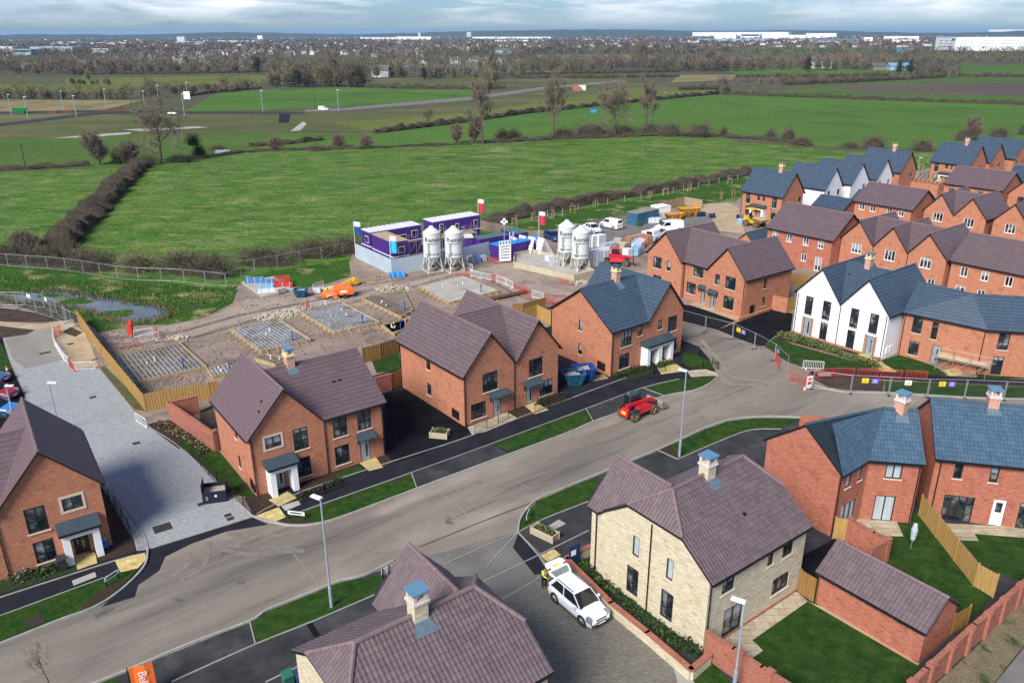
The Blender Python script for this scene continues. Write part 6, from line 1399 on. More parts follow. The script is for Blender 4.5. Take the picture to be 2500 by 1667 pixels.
 for s in(-1,1):mb.box(.255,s*.035,1.62,.012,.022,.012)
 mb.build("eyes",black_m,body);mb=MB();mb.hexa([(.245,-.012,1.575),(.285,-.012,1.575),(.285,.012,1.575),(.245,.012,1.575)],[(.245,-.008,1.615),(.255,-.008,1.615),(.255,.008,1.615),(.245,.008,1.615)]);mb.build("nose",skin_m,body)
 mb=MB();mb.box(.25,0,1.545,.012,.045,.01);mb.build("mouth",flat("lips",(.35,.12,.10),.6),body)
 for s in(-1,1):mb=MB();mb.box(.15,s*.105,1.585,.03,.016,.055);mb.build("ear",skin_m,body)
 return body
l_,t_h=SUV;back=Vector((math.cos(t_h),math.sin(t_h),0));lat=Vector((-math.sin(t_h),math.cos(t_h),0))
pl=l_-back*2.75-lat*.55;person("person in yellow hi-vis jacket and dark trousers leaning into the open car boot",Vector((pl.x,pl.y,.05)),t_h+.1)
def telehandler(label,loc,yaw,bucket=True,cabm=None):
 r=thing("telehandler",label,"telehandler",loc,yaw);R_=.54
 mb=MB();mb.hexa([(-2.2,-.55,.55),(2.0,-.55,.55),(2.0,.55,.55),(-2.2,.55,.55)],[(-2.2,-.55,1.1),(2.0,-.5,1.0),(2.0,.5,1.0),(-2.2,.55,1.1)]);mb.build("chassis",dkgrey,r)
 mb=MB()
 mb.hexa([(-1.0,-1.1,.75),(1.15,-1.1,.8),(1.15,-.42,.8),(-1.0,-.42,.75)],[(-.9,-.98,1.42),(.55,-.95,1.42),(.55,-.42,1.42),(-.9,-.42,1.42)])
 mb.hexa([(.55,-1.05,1.0),(1.5,-.95,.95),(1.5,-.42,.95),(.55,-.42,1.0)],[(.55,-.94,1.4),(1.35,-.85,1.12),(1.35,-.42,1.12),(.55,-.42,1.4)])
 mb.build("engine_bonnet",red_paint,r)
 mb=MB();mb.lathe([(.0,1.52),(.12,1.52),(.12,1.42)],10,org=(-.35,-.7,0));mb.build("exhaust",dkgrey,r)
 mb=MB();mb.hexa([(-2.3,-.6,.6),(-1.9,-.6,.6),(-1.9,.6,.6),(-2.3,.6,.6)],[(-2.25,-.55,1.25),(-1.9,-.55,1.4),(-1.9,.4,1.4),(-2.25,.4,1.25)]);mb.build("counterweight",red_paint,r)
 mb=MB();mb.box(-2.31,-.1,.85,.05,.6,.32);mb.build("rear_plate",plate_y,r)
 mb=MB();mb.hexa([(-2.0,-.42,1.45),(-1.5,-.42,1.3),(-1.5,.0,1.3),(-2.0,.0,1.45)],[(-2.1,-.42,1.8),(-1.5,-.42,1.75),(-1.5,.0,1.75),(-2.1,.0,1.8)])
 mb.beam((-2.0,-.21,1.68),(1.9,-.21,1.42),.30,.32);mb.beam((1.8,-.21,1.43),(2.5,-.21,.95),.24,.28);mb.build("boom",red_paint,r)
 mb=MB();mb.hexa([(-1.3,.1,.7),(.75,.1,.7),(.85,1.05,.7),(-1.3,1.05,.7)],[(-1.3,.1,1.25),(.85,.1,1.25),(.85,1.05,1.25),(-1.3,1.05,1.25)])
 b4=[(-1.25,.1,1.25),(.8,.1,1.25),(.8,1.03,1.25),(-1.25,1.03,1.25)];t4=[(-1.15,.1,2.4),(.3,.1,2.45),(.3,.98,2.45),(-1.15,.98,2.4)]
 mb.build("cab_base",black_m,r);mb=MB();mb.hexa(b4,t4);cb3=mb.build("cab",carglass if not cabm else cabm,r)
 mb=MB()
 for a,b in zip(b4,t4):mb.beam(a,b,.09)
 mb.hexa([(-1.2,.06,2.4),(.35,.06,2.45),(.35,1.02,2.45),(-1.2,1.02,2.4)],[(-1.05,.15,2.5),(.2,.15,2.53),(.2,.95,2.53),(-1.05,.95,2.5)]);mb.build("cab_frame",red_paint if cabm else M("cab_teal",[(.02,.06,.075),(.03,.085,.10)],2,.4),cb3)
 mb=MB();mb.lathe([(.08,0),(.08,.14),(0,.16)],10,org=(-.9,.6,2.51));mb.build("beacon",orange_paint,r)
 for x in(-1.45,1.45):
  for s in(-1,1):wheel(r,x,s*.95,R_,.42,s,tyre_mud,M("rim_muddy",[(.22,.17,.11),(.34,.28,.19)],4,.85),6)
 mb=MB()
 for s in(-1,1):mb.hexa([(-2.1,s*.95-.22,1.2),(-.85,s*.95-.22,1.2),(-.85,s*.95+.22,1.2),(-2.1,s*.95+.22,1.2)],[(-1.9,s*.95-.22,1.32),(-1.0,s*.95-.22,1.32),(-1.0,s*.95+.22,1.32),(-1.9,s*.95+.22,1.32)])
 mb.build("mudguard",dkgrey,r)
 if bucket:
  prof=[(2.75,1.15),(2.55,.95),(2.6,.4),(2.85,.22),(3.7,.3),(3.62,.36),(2.92,.34),(2.72,.5),(2.68,.9),(2.82,1.1)]
  mb=MB();w=1.15
  for(a,b),(c_,d_2)in zip(prof,prof[1:]+prof[:1]):mb.face([(a,-w,b),(a,w,b),(c_,w,d_2),(c_,-w,d_2)])
  side=[(2.75,1.15),(2.55,.95),(2.6,.4),(2.85,.22),(3.7,.3)]
  for s in(-1,1):
   for y in(s*w,s*(w-.05)):mb.face([(a,y,b)for a,b in side])
  mb.build("bucket",M("bucket_steel",[(.22,.18,.15),(.34,.30,.26)],3,.6,.3),r)
  mb=MB();mb.beam((2.5,-.5,.6),(2.5,.2,.6),.1);mb.beam((2.45,-.4,.4),(2.45,-.4,1.2),.1);mb.beam((2.45,.0,.4),(2.45,.0,1.2),.1);mb.build("carriage",dkgrey,r)
 else:
  mb=MB();mb.beam((2.6,-.75,.4),(2.6,.35,.4),.12);mb.beam((2.6,-.6,.3),(2.6,-.6,1.5),.12);mb.beam((2.6,.2,.3),(2.6,.2,1.5),.12)
  for y in(-.6,.2):mb.beam((2.6,y,.3),(3.7,y,.3),.12,.05)
  mb.build("forks",dkgrey,r)
 return r
Zc2=lambda u,v:G((1500+u*.0638)*.9408,(950+v*.0638)*.9408)
pr,pf=Zc2(830,1285),Zc2(1520,990);loc,th=axle_place(pr,pf,.95)
telehandler("red telehandler with dark cab and open bucket driving on the dusty road",loc,th).scale=(.87,.87,.9)
q_=P('T',995,655);telehandler("red telehandler with red cab working between block stacks behind the blue roof",Vector((q_.x,q_.y,.03)),ang(P('T',890,650),P('T',1095,655))-.1,False,carglass)
pr,pf=P('V',1420,955),P('V',1740,1035);loc,th=axle_place(pr,pf,.8)
r=thing("dumper","yellow site dumper with canopy and muddy skip before the blue roofed end house","dumper",loc,th)
mb=MB();mb.hexa([(-1.9,-.6,.6),(1.2,-.5,.6),(1.2,.5,.6),(-1.9,.6,.6)],[(-1.9,-.7,1.3),(1.0,-.5,1.0),(1.0,.5,1.0),(-1.9,.7,1.3)]);mb.hexa([(-2.1,-.75,.7),(-1.1,-.75,.7),(-1.1,.75,.7),(-2.1,.75,.7)],[(-2.0,-.7,1.75),(-1.1,-.7,1.75),(-1.1,.7,1.75),(-2.0,.7,1.75)]);mb.build("body",yellow_paint,r)
mb=MB();mb.hexa([(.1,-.6,1.1),(1.9,-.6,1.0),(1.9,.6,1.0),(.1,.6,1.1)],[(-.1,-1.05,1.75),(2.5,-1.05,1.6),(2.5,1.05,1.6),(-.1,1.05,1.75)]);sk=mb.build("skip",M("skip_muddy",[(.50,.33,.08),(.42,.30,.16)],2,.7),r)
mb=MB();mb.hexa([(.1,-.9,1.74),(2.3,-.9,1.6),(2.3,.9,1.6),(.1,.9,1.74)],[(.3,-.6,1.86),(1.9,-.6,1.8),(1.9,.6,1.8),(.3,.6,1.86)]);mb.build("load",sand_m,sk)
for x,y in((-1.6,-.65),(-1.6,.65),(-.4,-.6),(-.4,.6)):mb=MB();mb.beam((x,y,1.3),(x,y,3.05),.09);mb.build("post",black_m,r)
mb=MB();mb.hexa([(-1.85,-.8,3.05),(-.15,-.8,3.05),(-.15,.8,3.05),(-1.85,.8,3.05)],[(-1.7,-.65,3.2),(-.3,-.65,3.2),(-.3,.65,3.2),(-1.7,.65,3.2)]);mb.build("canopy",yellow_paint,r)
mb=MB();mb.box(-1.0,0,1.3,.55,.5,.5);mb.box(-1.25,0,1.75,.12,.5,.55);mb.build("seat",black_m,r);mb=MB();mb.tube((-.4,0,1.2),(-.6,0,2.0),.04);mb.build("steering_column",black_m,r)
for x in(-1.25,1.05):
 for s in(-1,1):wheel(r,x,s*.9,.58,.45,s,tyre_mud,MATS["rim_muddy"],6)
def skip(label,p,th,m,L=3.4,W=1.7,hh=1.2,fill=None,cat="skip"):
 r=thing("skip",label,cat,p,th);mb=MB();a,b=L/2,W/2;t=.06
 def wall(b0,b1,t0,t1):
  mb.face([b0,b1,t1,t0]);mb.face([b1,b0,t0,t1])
 B_=[(-a*.62,-b*.9,.12),(a*.62,-b*.9,.12),(a*.62,b*.9,.12),(-a*.62,b*.9,.12)];T_=[(-a,-b,hh),(a,-b,hh),(a,b,hh),(-a,b,hh)]
 mb.face(B_[::-1]);mb.face([Vector(p)+Vector((0,0,.04))for p in B_])
 for i in range(4):
  j=(i+1)%4;wall(B_[i],B_[j],T_[i],T_[j]);ins=lambda p:Vector((p[0]*.94,p[1]*.94,p[2]));mb.face([ins(B_[j])+Vector((0,0,.05)),ins(B_[i])+Vector((0,0,.05)),ins(T_[i]),ins(T_[j])]);mb.face([T_[i],T_[j],ins(T_[j]),ins(T_[i])])
  mb.beam(Vector(T_[i]),Vector(T_[j]),.09)
 for s in(-1,1):
  for x in(-.5,.5):mb.beam((x*a,s*b*.94,.3),(x*a*1.1,s*b*1.0,hh),.08)
 mb.build("container",m,r)
 for s in(-1,1):mb=MB();mb.tube((0,s*b*.93,hh*.55),(0,s*(b+.12),hh*.55),.06,n=8);mb.build("lifting_lug",dkgrey,r)
 if fill:mb=MB();mb.hexa([(-a*.8,-b*.85,hh*.55),(a*.8,-b*.85,hh*.55),(a*.8,b*.85,hh*.55),(-a*.8,b*.85,hh*.55)],[(-a*.5,-b*.5,hh*.95),(a*.55,-b*.55,hh*.85),(a*.5,b*.5,hh*.98),(-a*.55,b*.55,hh*.85)]);mb.build("load",fill,r)
 return r
osk=M("skip_orange",[(.55,.24,.015),(.66,.32,.03)],2,.55,patch=[((.25,.13,.04),2,.62,.75)])
rubble=M("rubble",[(.20,.16,.12),(.45,.40,.34),(.08,.06,.05)],4,.95)
s0=skip("blue skip nearer the pair with two canopies, filled with rubbish",P('E',1595,1235),.15,blue_sk,2.2,1.7,1.35,rubble)
s1_=skip("brighter blue skip behind, against the blue roofed pair's drive",P('E',1665,1205),.2,M("skip_deep_blue",[(.015,.06,.24),(.02,.08,.30)],2,.5),2.2,1.7,1.45,rubble)
skip("orange skip in front of the pale board fence",P('T',1690,185),.25,osk,4.2,1.9,1.6,sand_m)
skip("orange skip beside the white container",P('T',1550,220),.35,osk,3.4,1.8,1.2,rubble)
skip("dull orange skip half hidden between two brighter skips",P('T',1640,195),.3,M("skip_dull",[(.30,.16,.05),(.42,.24,.08)],2,.7),3.2,1.7,1.1,rubble)
skip("small blue rubbish skip heaped with bags beside the site track",P('U',875,475),.0,blue_sk,1.8,1.3,1.1,rubble)
r=thing("rubbish_skip","dark high-sided skip marked 2 standing on the grey street edge","skip",P('G',1490,300),.25);mb=MB()
for y in(-.7,.7):mb.box(0,y,.12,1.7,.05,.95)
for x in(-.85,.85):mb.box(x,0,.12,.05,1.35,1.5 if x else 1)
mb.box(0,0,.1,1.65,1.35,.05);mb.build("container",flat("skip_dark",(.012,.013,.03),.5),r);mb=MB();mb.box(0,0,.155,1.6,1.3,.6);mb.build("load",rubble,r)
text_obj("2",.4,flat("pale_pink",(.7,.4,.42),.6),r,(-.55,-.73,.55),(PI/2,0,0));mb=MB();mb.box(.1,-.73,.6,.16,.01,.18);mb.build("label",whitepl,r)
mb=MB();mb.box(-.65,0,0,.2,1.3,.1);mb.box(.65,0,0,.2,1.3,.1);mb.build("skid",dkgrey,r)
def trailer(label,p,th,m,L,W,hh,z0,name,cat):
 r=thing(name,label,cat,p,th);mb=MB();a,b=L/2,W/2
 mb.hexa([(-a,-b,z0),(a,-b,z0),(a,b,z0),(-a,b,z0)],[(-a,-b,z0+hh*.6),(a,-b,z0+hh*.6),(a,b,z0+hh*.6),(-a,b,z0+hh*.6)]);mb.hexa([(-a,-b,z0+hh*.6),(a,-b,z0+hh*.6),(a,b,z0+hh*.6),(-a,b,z0+hh*.6)],[(-a*.8,-b*.75,z0+hh),(a*.7,-b*.75,z0+hh),(a*.7,b*.75,z0+hh),(-a*.8,b*.75,z0+hh)]);mb.build("housing",m,r)
 mb=MB();mb.box(0,-b-.01,z0+hh*.25,L*.35,.02,hh*.25);mb.build("label",whitepl,r);mb=MB();mb.box(0,0,z0-.15,L*.9,W*.8,.15);mb.beam((-a,0,z0-.05),(-a-.9,0,.35),.1);mb.build("chassis",dkgrey,r)
 for s in(-1,1):wheel(r,.15,s*(b-.02),.34,.2,s,tyre_m,rim_m)
 return r
trailer("orange towable compressor on the site track",P('U',1455,480),.25,orange_paint,2.6,1.4,1.25,.55,"compressor","compressor")
trailer("smaller orange generator behind the white barriers",P('U',1265,505),.15,orange_paint,2.0,1.2,.8,.35,"generator","generator")
r=thing("site_roller","yellow machine lying beside the orange compressor","machine",P('U',1500,345),.6);mb=MB();mb.beam((-1.2,0,.4),(.9,0,1.0),.3,.4);mb.beam((-.6,-.4,.3),(.4,-.4,.8),.2);mb.build("arm",yellow_paint,r);mb=MB();mb.lathe([(0,-.4),(.45,-.4),(.45,.4),(0,.4)],14,org=(1.2,0,.75),axis='y');mb.build("drum",yellow_paint,r)
purple=M("cabin_purple",[(.055,.022,.17),(.075,.032,.22)],.5,.5,spec=.3)
roofw=M("cabin_roof_white",[(.42,.42,.55),(.60,.60,.72)],.8,.6,stretch=(1.2,.2,1))
roofply=M("plywood_deck",[(.33,.24,.14),(.46,.36,.22)],.8,.85,patch=[((.20,.14,.09),1.2,.6,.7)])
roofgreen=M("container_top_green",[(.06,.12,.13),(.09,.16,.16)],.8,.7,patch=[((.16,.14,.10),.9,.6,.75)])
tarp=M("blue_tarp",[(.012,.20,.60),(.02,.26,.70)],.9,.5)
hoard=M("hoarding_grey",[(.34,.41,.47),(.42,.49,.54)],.4,.6)
HS=2.3
def cabin(label,loc,yaw,L,W,stories,top,m=None,wins=(),name="site_cabin",band=True,group=None,cat="cabin",ribs=0):
 r=thing(name,label,cat,loc,yaw,group);m=m or purple
 for s in range(stories):
  z=s*HS;mb=MB();mb.box(L/2,W/2,z+(.02 if s else 0),L,W,HS-.05)
  n=int(L/.28)
  for i in range(n):mb.box(.2+i*(L-.4)/max(1,n-1),-.012,z+.12,.11,.03,HS-.3)
  n2=int(W/.28)
  for i in range(n2):
   for x in(-.012,L+.012):mb.box(x,.2+i*(W-.4)/max(1,n2-1),z+.12,.03,.11,HS-.3)
  mb.build("module",m,r)
  if band and s<stories-0 and stories>1 and s==1:
   mb=MB();mb.box(L/2,-.05,z-.02,L+.14,.05,.14);mb.box(-.05,W/2,z-.02,.05,W+.1,.14);mb.box(L+.05,W/2,z-.02,.05,W+.1,.14);mb.build("band",whitepl,r)
 z=stories*HS
 mb=MB();mb.box(L/2,W/2,z-.04,L+.1,W+.1,.09)
 if ribs:
  for i in range(ribs):mb.box(L*(i+.5)/ribs,W/2,z+.05,.16,W,.05,mi=1)
 mb.build("roof",[top,whitepl],r)
 for(face,a,zz,w,hh)in wins:
  mb=MB();o2=.045
  if face=='f':mb.box(a,-o2,zz,w,.03,hh);g2=(a,-o2-.02,zz+.08,w-.16,.02,hh-.16)
  elif face=='l':mb.box(-o2,a,zz,.03,w,hh);g2=(-o2-.02,a,zz+.08,.02,w-.16,hh-.16)
  else:mb.box(L+o2,a,zz,.03,w,hh);g2=(L+o2+.02,a,zz+.08,.02,w-.16,hh-.16)
  o=mb.build("window",whitepl,r);mb=MB();mb.box(*g2);mb.build("pane",carglass,o)
 return r
def two(c,p,q):a,b=P(c,*p),P(c,*q);return a,ang(a,b),(b-a).length
def top2ground(c,u,v,z):return P(c,u,v,z)
a=P('S',215,448,4.4);b=P('S',822,350,4.4);th=ang(a,b);L=(b-a).length;a.z=0
cabin("purple double-stacked site cabin with white roof behind the plywood roofed cabin",a,th,L,3.0,2,roofw,wins=[('f',L*.86,2.8,1.1,1.1),('l',1.2,2.8,1.0,1.1),('f',L*.62,2.9,1.4,.6)],ribs=11)
a2_=P('S',870,290,4.4);b=P('S',1530,232,4.4);th2=ang(P('S',970,322,4.4),P('S',1530,232,4.4));q0=P('S',965,322,4.4);L2_=(P('S',1530,232,4.4)-q0).length;q0.z=0
cabin("longest purple double-stacked cabin with white roof below the red flag",q0,th2,L2_,3.0,2,roofw,wins=[('f',L2_*.17,2.3,.8,1.8),('f',L2_*.9,2.7,.8,1.2),('f',L2_*.5,2.9,.7,.9)],ribs=12)
a=P('S',480,565,4.4);bk_=P('S',235,462,4.4);th3=ang(a,bk_)-PI/2;L=2.6;W_=(bk_-a).length;a.z=0
cabin("purple double-stacked cabin with flat plywood roof nearest the hoarding",a,th3,L,W_,2,roofply,wins=[('f',L*.55,2.8,1.1,1.0)])
scaf_m=flat("scaffold_tube",(.33,.28,.23),.5,.3)
def scaffold(label,loc,yaw,L,W,zs,bays=4,cat="scaffold",deckm=None):
 r=thing("scaffold",label,cat,loc,yaw);n=bays
 for i in range(n+1):
  for y in(0,W):
   mb=MB();mb.tube((L*i/n,y,0),(L*i/n,y,zs[-1]+1.15+.4*(i%2)),.035,n=6);mb.build("standard",scaf_m,r)
 mb=MB()
 for z in zs:
  for y in(0,W):
   for dz in(-.15,.95):mb.tube((-.3,y,z+dz),(L+.3,y,z+dz),.03,n=6)
  for i in range(n+1):mb.tube((L*i/n,-.2,z-.1),(L*i/n,W+.2,z-.1),.03,n=6)
 for i in range(n):mb.tube((L*i/n,0,.1),(L*(i+1)/n,0,zs[-1]),.03,n=6)
 mb.build("ledger",scaf_m,r)
 for z in zs:mb=MB();mb.box(L/2,W/2,z-.05,L+.3,W-.1,.06);mb.build("deck",deckm or roofply,r)
 return r
p_=P('S',610,640);scaffold("scaffold walkway and stairs before the first double-stacked cabin",P('S',690,700),th,5,1.6,[2.2])
scaffold("scaffold walkway before the longest double-stacked cabin",q0+Vector((math.sin(th2)*1.7,-math.cos(th2)*1.7,0))+Vector((math.cos(th2),math.sin(th2),0))*1.0,th2,L2_*.68,1.5,[2.2],5)
for(lab,c,p,q,bk,zt_,top,rb)in[("low purple container with striped timber roof behind the silos",'S',(1330,505),(1450,500),(1330,478),2.2,roofply,9),("low purple container with green top in the middle of the compound",'S',(1525,520),(1862,465),(1440,497),2.2,roofgreen,0),("purple container with green top beside the pale H sign",'S',(1935,455),(2105,432),(1740,395),2.2,roofgreen,0),("long purple container under a bright blue sheet",'S',(1760,605),(2085,540),(1640,580),2.2,tarp,0),("shorter purple container under a bright blue sheet",'S',(2085,535),(2275,510),(2025,500),2.2,tarp,0)]:
 a,b,e_=P(c,*p,2.2),P(c,*q,2.2),P(c,*bk,2.2);t_=ang(a,b);L=(b-a).length;dv=e_-a;W_=abs(dv.x*-math.sin(t_)+dv.y*math.cos(t_));a.z=0
 cabin(lab,a,t_,L,max(2.4,min(W_,9)),1,top,name="site_container",band=False,cat="container",ribs=rb)
hb=thing("hoarding","grey painted hoarding wall round the purple cabins","hoarding",(0,0,0));mb=MB()
for p,q in zip(PP('S',[(45,735),(475,940),(900,868),(1320,795),(1490,752),(1640,715)]),PP('S',[(475,940),(900,868),(1320,795),(1490,752),(1640,715),(1640,715)])):
 L=(q-p).length
 if L<.1:continue
 k_=max(1,int(L/2.4))
 for i in range(k_):
  a,b=p+(q-p)*(i/k_),p+(q-p)*((i+.995)/k_);c=(a+b)/2;pb=MB();pb.box(c.x,c.y,0,(b-a).length,.05,2.4,ang(p,q));pb.build("panel",hoard,hb)
hs_=thing("notice_sign","pale H-shaped frame standing on the containers","sign",P('S',1905,520,2.3),th2);hs_.location.z=2.28;mb=MB()
for x in(-.35,.35):mb.box(x,0,0,.12,.1,1.3)
mb.box(0,0,.6,.58,.1,.12);mb.build("frame",whitepl,hs_)
r=thing("lighting_mast","thin mast with white floodlights above the blue sheeted container","mast",P('S',1820,760));mb=MB();mb.tube((0,0,0),(0,0,6.1),.07,.05);mb.build("mast",lampm,r)
for x,y,z in((-.35,0,5.9),(.35,0,5.9),(0,.3,6.2),(0,-.3,5.7)):mb=MB();mb.box(x,y,z,.38,.34,.32);mb.build("floodlight",whitepl,r)
r=thing("safety_board","tall white safety notice board at the compound gate","notice",P('S',1765,800),.3);mb=MB();mb.box(.85,0,.3,1.9,.08,3.2);mb.build("panel",whitepl,r);mb=MB()
for i in range(5):mb.box(.85,-.05,.8+i*.45,1.4,.01,.1)
mb.build("lettering",dkgrey,r)
for i in range(4):mb=MB();mb.box(.15+i*.47,-.05,3.0,.25,.012,.4);mb.build("stripe",sign_b,r)
def silo(label,p,r_=1.27,leg=2.4,body=3.55,th=0):
 r=thing("mortar_silo",label,"silo",p,th);sm=M("silo_white",[(.50,.54,.54),(.64,.67,.66)],.5,.6,patch=[((.36,.36,.32),1.1,.62,.8)])
 mb=MB();mb.lathe([(.18,leg-1.5),(r_*.98,leg),(r_,leg+.05),(r_,leg+body),(r_*.9,leg+body+.12),(.35,leg+body+.72),(.3,leg+body+.9),(0,leg+body+.92)],26);mb.build("tank",sm,r,smooth=False)
 for zz in(leg+.03,leg+body):mb=MB();mb.lathe([(r_+.001,zz-.05),(r_+.03,zz-.04),(r_+.03,zz+.04),(r_+.001,zz+.05)],26);mb.build("rim",sm,r)
 fr=M("silo_frame",[(.45,.43,.38),(.56,.54,.48)],1,.7)
 for sx,sy in((-1,-1),(1,-1),(1,1),(-1,1)):
  mb=MB();mb.beam((sx*1.15,sy*1.15,0),(sx*.86,sy*.86,leg+.1),.13);mb.build("leg",fr,r)
 mb=MB();pts=[(-1.12,-1.12),(1.12,-1.12),(1.12,1.12),(-1.12,1.12)]
 for i in range(4):
  a,b=pts[i],pts[(i+1)%4];mb.beam((a[0],a[1],.15),(b[0],b[1],.15),.12);mb.beam((a[0],a[1],.5),((a[0]+b[0])/2*.95,(a[1]+b[1])/2*.95,leg-.1),.07);mb.beam((b[0],b[1],.5),((a[0]+b[0])/2*.95,(a[1]+b[1])/2*.95,leg-.1),.07)
 mb.build("bracing",fr,r)
 mb=MB();mb.tube((r_+.22,.25,.1),(r_+.22,.25,leg+body),.09);mb.tube((r_+.3,-.2,.1),(r_+.3,-.2,leg+body-.3),.07)
 for i in range(14):mb.beam((r_+.2,.25,.6+i*.45),(r_+.3,-.2,.6+i*.45),.04)
 mb.build("filling_pipe",fr,r)
 mb=MB();mb.box(-.0,0,leg-1.75,.5,.5,.4);mb.build("mixer",dkgrey,r)
 def wrap(body,size,a0,z,vert=False,m=dkgrey):
  cu=bpy.data.curves.new("lettering",'FONT');cu.body=body;cu.size=size;cu.align_x='CENTER';cu.align_y='CENTER';cu.resolution_u=2;cu.offset=size*.015
  t=bpy.data.objects.new("t",cu);COL.objects.link(t);bpy.context.view_layer.update()
  me=bpy.data.meshes.new_from_object(t.evaluated_get(bpy.context.evaluated_depsgraph_get()));bpy.data.objects.remove(t);bpy.data.curves.remove(cu);bm=bmesh.new();bm.from_mesh(me);bmesh.ops.triangulate(bm,faces=bm.faces[:])
  bmesh.ops.subdivide_edges(bm,edges=[e for e in bm.edges if e.calc_length()>.2],cuts=2)
  for v in bm.verts:
   x,y=(v.co.x,v.co.y)if not vert else(-v.co.y,v.co.x)
   an=a0+x/r_;v.co=Vector(((r_+.012)*math.cos(an),(r_+.012)*math.sin(an),z+y))
  bm.to_mesh(me);bm.free();me.materials.clear();me.materials.append(m);me.name="lettering";put("lettering",me,r)
 fa=ang(p,Vector((0,0,0)))-th
 wrap("Remix",.95,fa+.08,leg+body-.95);wrap("Dry Mortar Ltd",.30,fa+.1,leg+body-1.5);wrap("Remix",.82,fa-.42,leg+body-2.5,True);wrap("TEL 08 49 600 2282",.27,fa,leg+.45)
 return r
silo("left white mortar silo on legs before the purple cabins",P('S',965,893),th=.5)
silo("right white mortar silo on legs before the purple cabins",P('S',1222,893),th=.5)
silo("rear white mortar silo of the pair standing on the slab",P('E',1545,430),1.3,2.6,3.75,th=.45)
silo("front white mortar silo of the pair standing on the slab",P('E',1640,468),1.3,2.45,3.75,th=.45)
a,t_,L=two('T',(1195,285),(1400,235));cabin("blue steel shipping container beside the car park",P('T',1195,285),t_,L*1.0,2.45,1,M("container_top_grey",[(.20,.17,.15),(.30,.26,.22)],1,.8),m=M("container_blue",[(.03,.10,.16),(.045,.14,.20)],.8,.5),name="shipping_container",band=False,cat="container")
a,t_,L=two('T',(1400,215),(1485,205));cabin("white store container behind the blue shipping container",P('T',1400,220),t_+.1,3.0,2.4,1,whitepl,m=whitepl,name="shipping_container",band=False,cat="container")
for(lab,c,u,v,L,W,hh,m,th_)in[("stack of white wrapped blocks, upper row left of the red telehandler",'T',800,630,4.2,1.2,1.1,whitepl,.3)]:
 pass
wrapm=M("white_wrap",[(.60,.63,.65),(.74,.76,.78)],1.5,.45,patch=[((.30,.34,.38),2.5,.62,.72)])
brick_pk=M("brick_pack",[(.34,.10,.05),(.42,.16,.09)],3,.85);slabp=M("pallet_sand",[(.34,.26,.18),(.46,.37,.27)],2,.9);bluewrap=M("blue_wrap",[(.14,.30,.42),(.28,.44,.54)],2,.4)
def pack(name,label,cat,p,L,W,hh,m,th,group=None,pallet=True,z=0):
 r=thing(name,label,cat,Vector((p.x,p.y,z)),th,group);mb=MB();z0=.14 if pallet else 0
 mb.hexa([(-L/2,-W/2,z0),(L/2,-W/2,z0),(L/2,W/2,z0),(-L/2,W/2,z0)],[(-L/2*.97,-W/2*.96,z0+hh),(L/2*.96,-W/2*.97,z0+hh),(L/2*.98,W/2*.95,z0+hh*.98),(-L/2*.96,W/2*.97,z0+hh)])
 mb.build("load",m,r);mb=MB()
 for i in(-1,0,1):mb.box(i*L*.35,0,z0+.02,.05,W*1.01,hh*.98)
 mb.build("strap",whitepl if m is not whitepl and m is not wrapm else galv_m,r)
 if pallet:
  mb=MB()
  for y in(-.4,0,.4):mb.box(0,y*W,0,L,.1,.1)
  for x in(-.45,-.15,.15,.45):mb.box(x*L,0,.1,.1,W,.03)
  mb.build("pallet",timber_m,r)
 return r
yx=ang(P('T',740,700),P('T',890,660))
n_=0
for row in range(2):
 for i in range(3):
  p=P('T',765+i*62,678-i*14);pack("block_pack","white wrapped insulation blocks stacked two high beside the paired silos","building material",p,1.9,1.3,1.15,wrapm,yx,"white block packs by the silos",row==0,0 if row==0 else 1.3)
for i in range(3):
 p=P('T',770+i*62,590-i*14);pack("block_pack","white wrapped packs in the second line behind the two-high stack","building material",p,1.9,1.3,1.1,wrapm,yx,"white block packs behind the stack")
for i in range(2):pack("block_pack","tall white packs in front of the site car park","building material",P('T',775+i*60,485-i*8),1.8,1.4,1.9,wrapm,yx,"tall white packs by the car park")
for i,(u,v)in enumerate([(890,530),(945,520)]):pack("slab_pack",["grey wrapped pack left of the sand coloured packs","grey wrapped pack touching the sand coloured packs"][i],"building material",P('T',u,v),1.6,1.2,1.3,M("grey_wrap",[(.28,.30,.32),(.42,.44,.46)],2,.5),yx)
for i in range(5):pack("brick_pack","pack of orange bricks in the row before the car park","building material",P('T',1120+i*36,462-i*8),1.1,1.1,1.25,brick_pk,yx,"orange brick packs")
for i,(u,v)in enumerate([(1290,450),(1290,405)]):pack("brick_pack",["red brick pack with white cover by the hidden van","white covered pack by the hidden van"][i],"building material",P('T',u,v),1.6,1.2,1.3,(brick_pk,wrapm)[i],yx)
for i,(u,v)in enumerate([(1000,500),(1060,500),(1010,460)]):pack("slab_pack",["sand coloured slabs, left of three","sand coloured slabs, right of three","sand coloured slabs, topmost of three"][i]+" near the brick packs","building material",P('T',u,v),1.7,1.3,.9,slabp,yx+.3*i)
for i,(u,v)in enumerate([(1190,555),(1200,490)]):pack("pipe_bundle",["blue wrapped bundle beside the red telehandler's forks","blue wrapped bundle behind the first one"][i],"building material",P('T',u,v),2.6,1.4,1.2,bluewrap,yx+.4)
pack("water_tank","white cube tank on the forks side of the red telehandler","tank",P('T',1105,575),1.2,1.2,1.2,wrapm,yx)
r=thing("pipe_bundle","long white curved covers lying beside the blue bundles","building material",P('T',1240,520),yx+.3);mb=MB()
for i in range(3):mb.tube((-2.2,i*.35,.9+.2*i),(2.2,i*.35+.5,1.3+.1*i),.18,n=8)
